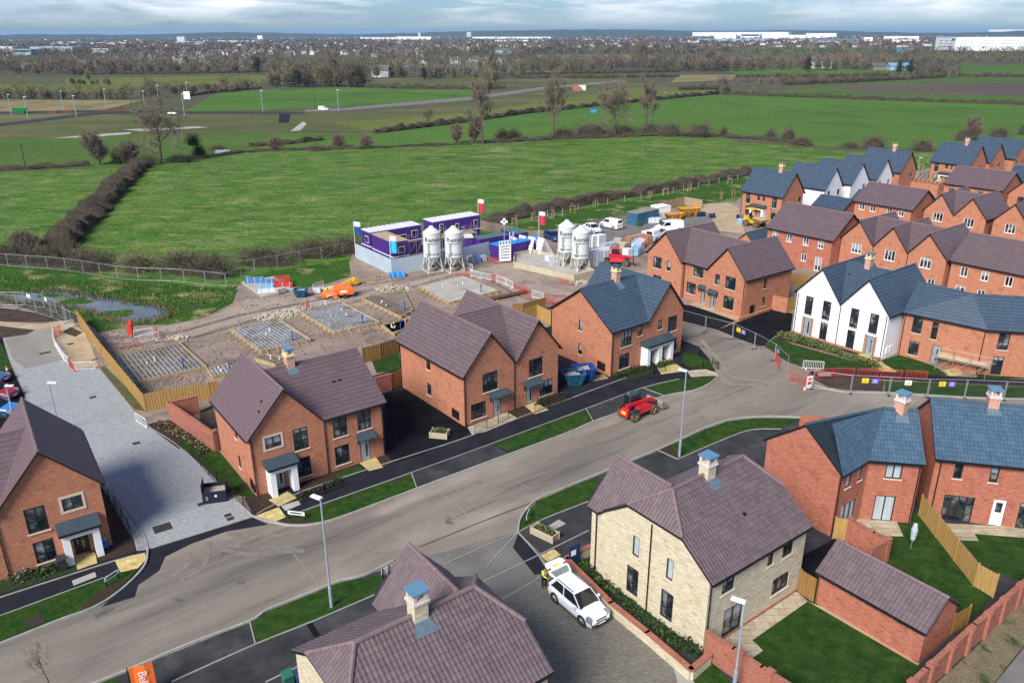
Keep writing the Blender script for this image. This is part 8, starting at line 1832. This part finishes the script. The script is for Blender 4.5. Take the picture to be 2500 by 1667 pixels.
T_bare=mk(bare_tree(4,33,.4,.05,.3,3,3,3,.5,.008),bark,twig_m);tree_thing("bare_tree","leafless young tree at the bottom edge beside the dusty road",P('G',370,1640),T_bare,None,0,.95)
T_sap=mk(bare_tree(2.4,31,.4,.03,.4,2,3,4,.6,.012),bark,twig_m)
for i,(c,u,v)in enumerate([('B',1190,1395),('B',1320,1352),('B',1455,1335),('B',1590,1300),('B',1755,1265),('B',2115,1205),('B',2230,1180),('C',45,1155),('C',265,1210),('C',325,1105),('C',350,1190),('C',1690,960),('C',1640,1005)]):
 r=tree_thing("sapling","young sapling in a pale timber guard on the grass bank" if i<11 else "young sapling in a pale timber guard by the far lane",P(c,u,v),T_sap,None,i,1,"guarded saplings"+(" on the bank" if i<11 else " by the lane"));mb=MB()
 for x in(-.45,.45):mb.box(x,0,0,.09,.09,1.6)
 mb.box(0,0,1.45,.8,.05,.1);mb.build("guard",timber_m,r)
def crown_proto(seed,rx,h,n,L,w,m,trunk=True,low=.12):
 random.seed(seed);mb=MB();bush_geo(mb,Vector((0,0,h*low)),rx*.8,rx*.8,h*(1-low),n,L,w)
 if trunk:mb.tube((0,0,0),(0,0,h*.4),.25,.2,5,cap=False)
 return mb.build("far_tree",[m[0],m[1]],link=False,smooth=True)
core_b=M("far_core",[(.046,.044,.034),(.078,.072,.055)],.15,.95)
FT=[crown_proto(1,5,11,260,2.2,.10,(core_b,twig_m)),crown_proto(2,4,9,230,2,.10,(core_b,twig_g)),crown_proto(3,6,12,280,2.4,.10,(core_b,twig_r)),crown_proto(4,4.5,8,240,1.8,.10,(core_b,hedge_tw)),crown_proto(5,3.4,12,260,1.4,.14,(ever_m,ever_m)),crown_proto(6,4,6,230,1.5,.12,(core_b,scrub_m)),crown_proto(7,3.5,6,230,1.3,.12,(core_b,pale_m))]
LAB=["bare grey-brown tree in the %s","olive tinged bare tree in the %s","reddish bare tree in the %s","dark scrubby tree in the %s","dark evergreen in the %s","greenish scrub tree in the %s","pale blossoming tree in the %s"]
WD=MB()
WM=[core_b,twig_m,twig_g,twig_r,hedge_tw,scrub_m,pale_m,ever_m];WK=[1,2,3,4,7,5,6]
def belt(where,quad,n,kinds,s0=.7,s1=1.15,mass=0):
 random.seed(len(where)*7+n)
 a,b,c,e=quad
 def at_(s,t):return(a[0]+(b[0]-a[0])*s)*(1-t)+(e[0]+(c[0]-e[0])*s)*t,(a[1]+(b[1]-a[1])*s)*(1-t)+(e[1]+(c[1]-e[1])*s)*t
 for i in range(n):
  u,v=at_((i+random.random())/n,random.random()**2*.5);k_=random.choice(kinds);o=put("far_tree",FT[k_],None,G(u,v),random.random()*6);z=random.uniform(s0,s1);o.scale=(z,z,z*random.uniform(.85,1.15));tag(o,LAB[k_]%where,"tree",LAB[k_]%where)
 for i in range(mass):
  u,v=at_(random.random(),random.random());p=G(u,v);k_=random.choice(kinds);z=random.uniform(s0,s1);rx,h=random.uniform(3.5,6)*z,random.uniform(7,12)*z;sw=max(.05,p.y*.00013)
  for j in range(52):
   f=random.uniform(.12,.95);r_=rx*math.sqrt(random.random())*math.sin(PI*min(.93,f*.85+.12));an=random.random()*6.28;q=p+Vector((r_*math.cos(an),r_*math.sin(an),h*f*.85));blade(WD,q,q+rdir(Vector((math.cos(an)*.5,math.sin(an)*.5,.9)),.35)*random.uniform(1.2,2.8),sw*random.uniform(.7,1.6),WK[k_]if random.random()>.5 else 0)
belt("wood along the left field edge",((-30,178),(420,168),(420,134),(-30,134)),36,[0,0,1,2,3,3],.9,1.35,520)
belt("wood before the town",((420,168),(640,166),(640,130),(420,130)),18,[0,1,2,3,3,0],.8,1.3,240)
belt("willow row by the dry grass",((-20,229),(300,228),(300,224),(-20,224)),18,[1,1,3,5],.6,.85,45)
belt("clump left of the cottage",((620,200),(850,199),(850,160),(640,160)),24,[0,1,1,3,5,0],1.1,1.75,230)
belt("wood around the white gabled cottage",((850,180),(1200,182),(1200,130),(850,130)),30,[0,0,1,5,3,6,1],1.0,1.5,380)
belt("scrub belt in the far middle",((1170,164),(1660,164),(1660,140),(1170,140)),34,[3,3,0,5,1,3,2],.8,1.3,420)
belt("belt before the white works",((1560,164),(2050,161),(2140,140),(1560,140)),34,[0,2,3,1,0,2,0],1.0,1.6,420)
belt("scrub by the blue barn",((2050,170),(2200,178),(2200,148),(2100,150)),14,[3,3,0,5],.6,.95,60)
belt("wood under the great warehouse",((2090,144),(2440,142),(2440,122),(2120,124)),22,[1,0,1,3],.6,.85,200)
belt("bushes on the yellow-green strip",((155,195),(260,195),(260,192),(155,192)),7,[3,5],.5,.7)
belt("bank bushes beyond the second field",((300,224),(560,206),(640,196),(360,214)),18,[3,5,1],.45,.8,30)
belt("hedges beyond the ploughed field",((1650,197),(2150,182),(2150,178),(1650,192)),10,[3,1],.4,.6,50)
tag(WD.build("woodland",WM),kind="stuff")
for(lab,u,vb,vt,k_)in[("dark pointed evergreen pair beside the town",592,170,116,4),("dark evergreen on the clump's left side",686,201,144,4),("small dark evergreen left edge wood",55,146,132,4),("broad dark evergreen before the middle wood",1134,172,116,4),("pair of dark evergreens before the blue barn, left",2064,171,130,4),("pair of dark evergreens before the blue barn, right",2090,171,131,4),("dark evergreen beside the white far house",1855,165,122,4),("dark evergreen at the white gabled cottage",975,184,146,4),("pale yellow-green round willow by the left wood",203,184,156,1),("golden willow in the middle wood",1118,184,146,1),("rounded bush at the field corner gap",1668,217,196,5),("golden scrub right of the corner gap",1730,214,198,1)]:
 o=put("far_tree",FT[k_],None,G(u,vb),1);h=hpx(u,vb,vt);o.scale=(h/(12,9,12,8,12,6,6)[k_],)*3;tag(o,lab,"tree")
def hut(L,W,e,r,mw_,mr):
 mb=MB();mb.box(0,0,0,L,W,e);a,b=L/2+.3,W/2+.3
 for s in(-1,1):q=[(-a,s*b,e-.1),(a,s*b,e-.1),(a,0,r),(-a,0,r)];mb.face(q if s<0 else q[::-1],1)
 for s in(-1,1):q=[(s*L/2,-W/2,e),(s*L/2,W/2,e),(s*L/2,0,r-.1)];mb.face(q if s>0 else q[::-1])
 mb.box(L*.3,0,r-.6,.6,.6,1.6)
 for s in(-.28,.28):
  for z in(1,3.4):mb.box(s*L,-W/2-.02,z,1.3,.05,1.2,mi=2)
 return mb.build("town_house",[mw_,mr,carglass],link=False)
wb_=flat("town_brick",(.17,.10,.08),.9);ww_=flat("town_render",(.60,.58,.54),.9);rb_=M("town_roof",[(.08,.056,.05),(.12,.082,.07)],.3,.8);rg_=M("town_roof_grey",[(.09,.085,.09),(.13,.125,.13)],.3,.8)
HT=[hut(9,7,5,8,wb_,rb_),hut(9,7,5,8,ww_,rb_),hut(12,7.5,5,8,wb_,rg_),hut(10,7,5,7.5,ww_,rg_)];HL=["brick house with brown roof in the %s","pale rendered house with brown roof in the %s","brick house with grey roof in the %s","pale rendered house with grey roof in the %s"]
random.seed(5)
for(where,quad,n)in[("near edge of the town",((300,150),(640,150),(680,128),(320,128)),62),("middle of the town",((300,127),(1000,134),(1000,112),(300,112)),110),("town beyond the middle wood",((900,118),(1250,116),(1250,98),(880,98)),70),("left wood",((10,165),(300,160),(300,140),(10,140)),14),("wood by the cottage",((900,168),(1160,165),(1160,145),(900,145)),10)]:
 a,b,c,e=quad
 for i in range(n):
  s,t=random.random(),random.random();u=(a[0]+(b[0]-a[0])*s)*(1-t)+(e[0]+(c[0]-e[0])*s)*t;v=(a[1]+(b[1]-a[1])*s)*(1-t)+(e[1]+(c[1]-e[1])*s)*t
  k_=random.randrange(4);tag(put("town_house",HT[k_],None,G(u,v),random.choice([0,.6,1.57,2.2])+random.gauss(0,.1)),HL[k_]%where,"house",HL[k_]%where)
mt=MB();mv=MB();random.seed(8)
for i in range(1500):
 u,v=random.uniform(-40,2400),84+26*random.random()**1.3;p=G(u,v);t=random.random()*3;L,W=random.uniform(8,16),7
 mt.box(p.x,p.y,0,L,W,5,t,mi=random.choice((0,0,1,1)));c,s=math.cos(t),math.sin(t);f=lambda x,y,z:(p.x+x*c-y*s,p.y+x*s+y*c,z)
 for sg_2 in(-1,1):mt.face([f(-L/2,sg_2*4,4.9),f(L/2,sg_2*4,4.9),f(L/2,0,8),f(-L/2,0,8)],2)
for i in range(5200):
 u=random.uniform(-60,2420);v=83+45*random.random()**1.25;p=G(u,v);k_=1+(p.y>2000)*.6;mi=random.choice((0,0,1,2,3));rx,h=random.uniform(4,8)*k_,random.uniform(7,12)
 if u>1680 and 97<v<125 and random.random()<.7:continue
 for j in range(26):
  a=random.random()*6.28;q=p+Vector((rx*math.cos(a)*random.random(),rx*math.sin(a)*random.random(),h*random.uniform(.05,.8)));blade(mv,q,q+rdir(Vector((math.cos(a)*.5,math.sin(a)*.5,.8)),.4)*random.uniform(2,4.5),.5*k_,mi)
tag(mt.build("distant_town",[wb_,ww_,rb_]),kind="stuff");tag(mv.build("distant_woods",[core_b,twig_m,twig_r,scrub_m]),kind="stuff")
def block(label,u0,u1,vb,vt,dp,m,cat="building",roofm=None,bands=0,bm_=None,name="far_building",pitch=0,skew=0):
 a,b=G(u0,vb),G(u1,vb+skew);L=(b-a).length;h=(vb-vt)/(vb-77.5)*33;r=thing(name,label,cat,a,ang(a,b));mb=MB();mb.box(L/2,dp/2,0,L,dp,h);mb.build("wall",m,r);mb=MB()
 if pitch:mb.face([(-.5,-.5,h),(L+.5,-.5,h),(L+.5,dp/2,h+pitch),(-.5,dp/2,h+pitch)]);mb.face([(L+.5,dp+.5,h),(-.5,dp+.5,h),(-.5,dp/2,h+pitch),(L+.5,dp/2,h+pitch)]);mb.face([(0,0,h),(0,dp/2,h+pitch),(0,dp,h)]);mb.face([(L,0,h),(L,dp,h),(L,dp/2,h+pitch)])
 else:mb.box(L/2,dp/2,h,L+.6,dp+.6,.8)
 mb.build("roof",roofm or m,r)
 for k_ in range(bands):
  z=h*(k_+.55)/bands;wb2=MB();wb2.box(L/2,-.1,z,L*.94,.1,h/bands*.38);wb2.build("window_band",bm_ or dkgrey,r)
 return r,L,h
fw_=flat("far_white",(.78,.79,.80),.7);fg_=flat("far_grey",(.45,.48,.52),.7);fb_=flat("far_blue_roof",(.16,.28,.42),.5);pb_=flat("far_pale_blue",(.30,.40,.46),.7)
r,L,h=block("great white warehouse with grey bands and dark emblem at the right edge",2192,2480,117.5,90.5,105,fw_);mb=MB()
for z in(.30,.52,.74):
 for i in range(6):mb.box(L*(i+.6)/6.2,-.2,h*z,L/8.5,.3,h*.055)
 for i in range(3):mb.box(-.2,20+27*i,h*(z+.02),.3,20,h*.06)
mb.build("vent_band",fg_,r);mb=MB();mb.box(-.3,14,h*.8,.3,12,h*.13);mb.build("emblem",dkgrey,r)
for q in[("white slab tower with dark windows above the town",408,425,101,84,16,fw_,6),("long pale annex under the slab tower",404,466,102.5,97,20,fw_,1),("plain white tower block right of the slab tower",592,603,93,82.5,14,fw_,0),("pale school block with window row in the left wood",30,72,127,114,20,pb_,1),("long pale roofs behind the school block",70,170,119,108,40,pb_,0),("white flat building at the left edge",-20,30,119,108,30,fw_,0),("small white office with dark windows",212,248,121,113,18,fw_,2),("white works roof on the left skyline",120,190,101,97,40,fw_,0),("second white works roof on the left skyline",205,300,103,99,40,fw_,0),("low white sheds right of the plain tower block",500,590,97,94,40,fw_,0),("long white factory in the middle skyline",828,910,91,87,60,fw_,0),("taller white factory block next to the long one",910,990,91.5,85.5,60,fw_,0),("pair of grey towers on the middle skyline, left",960,966,86,77,14,fg_,0),("pair of grey towers on the middle skyline, right",1072,1082,86,75.5,14,fg_,0),("white works strip right of the grey towers",1085,1265,89.5,86,60,fw_,0),("white works strip nearer the town",1120,1215,96,93,40,fw_,0),("long white works on the right skyline",1590,1810,84,77.5,80,fw_,0),("white works hall, first of the right group",1640,1690,91,82,60,fw_,0),("white works hall, second of the right group",1700,1745,89,81,60,fw_,1),("white works hall, third of the right group",1750,1850,90,83,60,fw_,0),("pale grey works strip before the halls",1600,1760,96,91,40,pb_,0),("white works with chimneys at the group's right end",1850,1920,88,80,60,fw_,0),("small white sheds before the right works",1565,1605,100,96,30,fw_,0),("low grey office in the scrub right of the works",1860,1970,97,92,30,pb_,1),("white cube building far right of the works",1984,2004,95,88,30,fw_,0),("long white shed left of the great warehouse",2030,2110,92,86,40,fw_,0),("white tent roofs before the long shed",2050,2115,98,93.5,30,fw_,0),("white shed strip at the right skyline",2270,2352,79,76.5,50,fw_,0),("teal tank row before the great warehouse",2058,2098,120,113.5,8,flat("teal",(.03,.40,.48),.5),0)]:
 block(*q[:7],bands=q[7])
block("grey barn with blue roof behind the dark evergreens",2044,2100,162,153,14,pb_,"barn",fb_,pitch=3)
block("dark barn left of the blue roofed barn",2005,2040,161,153,14,MATS["weathered_board"],"barn",rg_,pitch=3)
block("white house in the trees of the right belt",1864,1910,157,141,10,ww_,"house",rg_,pitch=4)
block("white gabled cottage with dark roof at the edge of the middle wood",853,892,178,162,9,ww_,"house",rg_,pitch=4)
block("grey long barn in the middle wood",1136,1176,124,116,14,pb_,"barn",rg_,pitch=4)
block("small white shed below the golden willow",1122,1144,178,172,5,ww_,"shed",rg_,pitch=1)
block("stone house with pale chimneys in the clump",762,792,176,162,9,ww_,"house",rb_,pitch=4)
block("red brick pair with two gables in the middle wood",998,1018,172,158,9,wb_,"house",rb_,pitch=4)
for i,(u,vb,vt)in enumerate([(27,264,216),(65,274,221),(147,256,208),(176,270,219),(245,250,204),(332,240,209),(365,234,196),(424,265,215),(432,226,189),(604,257,207),(778,256,206)]):
 h=hpx(u,vb,vt);mb=MB();p=G(u,vb);r=thing("lamp_column","lamp column on the distant estate road, "+["leftmost","beside the green and yellow skip","behind the dry grass","at the road junction","by the red barriers","behind the junction","behind the tall bare tree","next to the silver car","by the white field sign","at the bright field's edge","near the white van"][i],"street lamp",p);mb.tube((0,0,0),(0,0,h),.16,.12,6);mb.build("column",lampm,r);mb=MB();mb.box(.4,0,h,1.2,.4,.18);mb.build("lamp_head",whitepl,r)
for i,(u,vb,vt)in enumerate([(724,249,208),(414,310,257),(60,390,326)]):
 h=hpx(u,vb,vt);mb=MB();mb.tube((0,0,0),(0,0,h),.15,.1,6);mb.box(0,0,h-.5,2 if i==2 else .9,.12,.12);tag(mb.build("timber_pole",hedge_core,None,G(u,vb)),["dark pole in the bright far field","dark pole behind the tall bare tree","twin-armed pole in the field at the left"][i],"pole")
pack("field_sign","white field sign beside the far lamp column","sign",G(430,228),3.4,.3,4.0,fw_,.1,None,False)
skip("green and yellow skip on the far estate road",G(48,261),.1,flat("skip_green",(.03,.30,.06),.5),6,2.4,2.4)
pack("water_trough","bright blue trough in the field behind the hedge","trough",G(1363,259),2.6,1.3,1.3,tarp,.2,None,False)
pack("farm_trailer","grey flat trailer at the big field's top edge","trailer",P('A',1535,885),4.2,1.8,.8,fg_,.2,None,False)
for i,(u,v)in enumerate([(338,216),(700,184),(960,262),(1150,245)]):pass
for i,(u,v)in enumerate([(1528,217),(1545,216),(1560,219),(1590,219)]):mb=MB();mb.lathe([(0,-.6),(.35,-.5),(.42,0),(.36,.5),(0,.6)],10,org=(0,0,.75),axis='x');mb.lathe([(0,-.2),(.16,0),(0,.25)],8,org=(.75,0,.95),axis='x');[mb.tube((x,y,0),(x,y,.6),.05,n=5)for x in(-.35,.35)for y in(-.15,.15)];tag(mb.build("sheep",pale_m,None,G(u,v),i),"white sheep grazing behind the dark hedge, "+["first from the left","second from the left","second from the right","furthest right"][i],"sheep")
pack("site_hut","red and white hut on the embankment road","hut",G(1325,209),5,2.6,2.6,brick_pk,.2,None,False);pack("site_hut","white store beside the red and white hut","hut",G(1337,208),4,2.6,3,fw_,.2,None,False)
for i,(u,v)in enumerate([(113,262),(147,260),(233,256),(262,254),(270,257)]):barrier('r',G(u,v),.3*i,"red barrier on the distant estate road junction","red barriers on the far junction").scale=(1.4,)*3
hm=MB();prev=None;hill_m=M("hill_woods",[(.03,.04,.025),(.05,.06,.035)],.002,.95)
for i in range(181):
 a=math.radians(30+120*i/180);R_=8200+500*math.sin(i*.13);h=22+26*(.5+noise.noise(Vector((i*.09,3,1))))+9*noise.noise(Vector((i*1.7,1,1)))+(26 if 60<i<100 else 0)*math.sin(PI*(i-60)/40)
 row=[Vector((R_*math.cos(a)*k_,R_*math.sin(a)*k_,z))for k_,z in((1,-1),(1.02,h*.7),(1.06,h),(1.4,h*.6),(1.6,-1))]
 if prev:
  for j in range(4):hm.face([row[j],prev[j],prev[j+1],row[j+1]],0,U4)
 prev=row
struct("hills",hm,hill_m)
hz=MB();hz.box(0,0,-1,84000,84000,96);hm_=bpy.data.materials.new("haze");hm_.use_nodes=True;nt=hm_.node_tree
for n_ in list(nt.nodes):nt.nodes.remove(n_)
on=N(nt,"ShaderNodeOutputMaterial");pv=N(nt,"ShaderNodeVolumePrincipled");pv.inputs["Color"].default_value=(.45,.72,1,1);pv.inputs["Density"].default_value=5.5e-5;pv.inputs["Anisotropy"].default_value=.1;nt.links.new(pv.outputs[0],on.inputs["Volume"])
tag(hz.build("haze",hm_),kind="stuff")
AZ=math.radians(238);EL=math.radians(40)
sd=Vector((math.cos(EL)*math.cos(AZ),math.cos(EL)*math.sin(AZ),math.sin(EL)))
sl=bpy.data.lights.new("sun",'SUN');so=bpy.data.objects.new("sun",sl);COL.objects.link(so)
sl.energy=4.4;sl.angle=math.radians(26);sl.color=(1.0,.95,.87)
so.rotation_euler=sd.to_track_quat('Z','Y').to_euler();so.location=(0,0,120)
w=bpy.data.worlds.new("World");SC.world=w;w.use_nodes=True
nt=w.node_tree;bg=nt.nodes["Background"];out=nt.nodes["World Output"]
sk=N(nt,"ShaderNodeTexSky",sky_type='NISHITA');sk.sun_disc=False;sk.sun_elevation=EL;sk.sun_rotation=math.atan2(sd.x,sd.y);sk.altitude=60;sk.dust_density=.6;sk.ozone_density=2.0
hs_=N(nt,"ShaderNodeHueSaturation");hs_.inputs["Saturation"].default_value=1.15;nt.links.new(sk.outputs[0],hs_.inputs["Color"])
tint=mixc(nt,hs_.outputs[0],(.62,.84,1.28),1.0,'MULTIPLY');nt.links.new(tint,bg.inputs[0]);bg.inputs[1].default_value=.075
tc=N(nt,"ShaderNodeTexCoord");sx=N(nt,"ShaderNodeSeparateXYZ");nt.links.new(tc.outputs["Generated"],sx.inputs[0])
zz=N(nt,"ShaderNodeMath",operation='MAXIMUM');nt.links.new(sx.outputs[2],zz.inputs[0]);zz.inputs[1].default_value=0
za=N(nt,"ShaderNodeMath",operation='ADD');nt.links.new(zz.outputs[0],za.inputs[0]);za.inputs[1].default_value=.05
cb_=N(nt,"ShaderNodeCombineXYZ")
for i,k_ in enumerate((7,7,44)):
 dv=N(nt,"ShaderNodeMath",operation='MULTIPLY');nt.links.new(sx.outputs[i],dv.inputs[0]);dv.inputs[1].default_value=k_;nt.links.new(dv.outputs[0],cb_.inputs[i])
n1=N(nt,"ShaderNodeTexNoise");n1.inputs["Scale"].default_value=.8;n1.inputs["Detail"].default_value=9;n1.inputs["Roughness"].default_value=.58;n1.inputs["Distortion"].default_value=.3
nt.links.new(cb_.outputs[0],n1.inputs["Vector"])
cov=ramp(nt,n1.outputs["Fac"],.40,.56)
n2=N(nt,"ShaderNodeTexNoise");n2.inputs["Scale"].default_value=1.4;n2.inputs["Detail"].default_value=7;nt.links.new(cb_.outputs[0],n2.inputs["Vector"])
cc=N(nt,"ShaderNodeValToRGB");cc.color_ramp.elements[0].position=.36;cc.color_ramp.elements[0].color=(.44,.54,.66,1);cc.color_ramp.elements[1].position=.62;cc.color_ramp.elements[1].color=(.90,.92,.94,1)
nt.links.new(n2.outputs["Fac"],cc.inputs[0])
b2_=N(nt,"ShaderNodeBackground");nt.links.new(cc.outputs[0],b2_.inputs[0]);b2_.inputs[1].default_value=1.0
fz=ramp(nt,sx.outputs[2],.004,.03)
mu=N(nt,"ShaderNodeMath",operation='MULTIPLY');nt.links.new(cov,mu.inputs[0]);hi=ramp(nt,sx.outputs[2],.75,.12);hc=N(nt,"ShaderNodeMath",operation='MAXIMUM');nt.links.new(hi,hc.inputs[0]);hc.inputs[1].default_value=.12;f2=N(nt,"ShaderNodeMath",operation='MULTIPLY');nt.links.new(fz,f2.inputs[0]);nt.links.new(hc.outputs[0],f2.inputs[1]);nt.links.new(f2.outputs[0],mu.inputs[1])  # cloud cover thinned overhead, out of view, to cut the fill light
m2=N(nt,"ShaderNodeMath",operation='MULTIPLY');nt.links.new(mu.outputs[0],m2.inputs[0]);m2.inputs[1].default_value=.9
ms=N(nt,"ShaderNodeMixShader");nt.links.new(m2.outputs[0],ms.inputs[0]);nt.links.new(bg.outputs[0],ms.inputs[1]);nt.links.new(b2_.outputs[0],ms.inputs[2])
nt.links.new(ms.outputs[0],out.inputs[0])
SC.cycles.use_denoising=False
vs=SC.view_settings;vs.view_transform='Standard';vs.look='None';vs.gamma=1;vs.exposure=.45;vs.use_curve_mapping=False
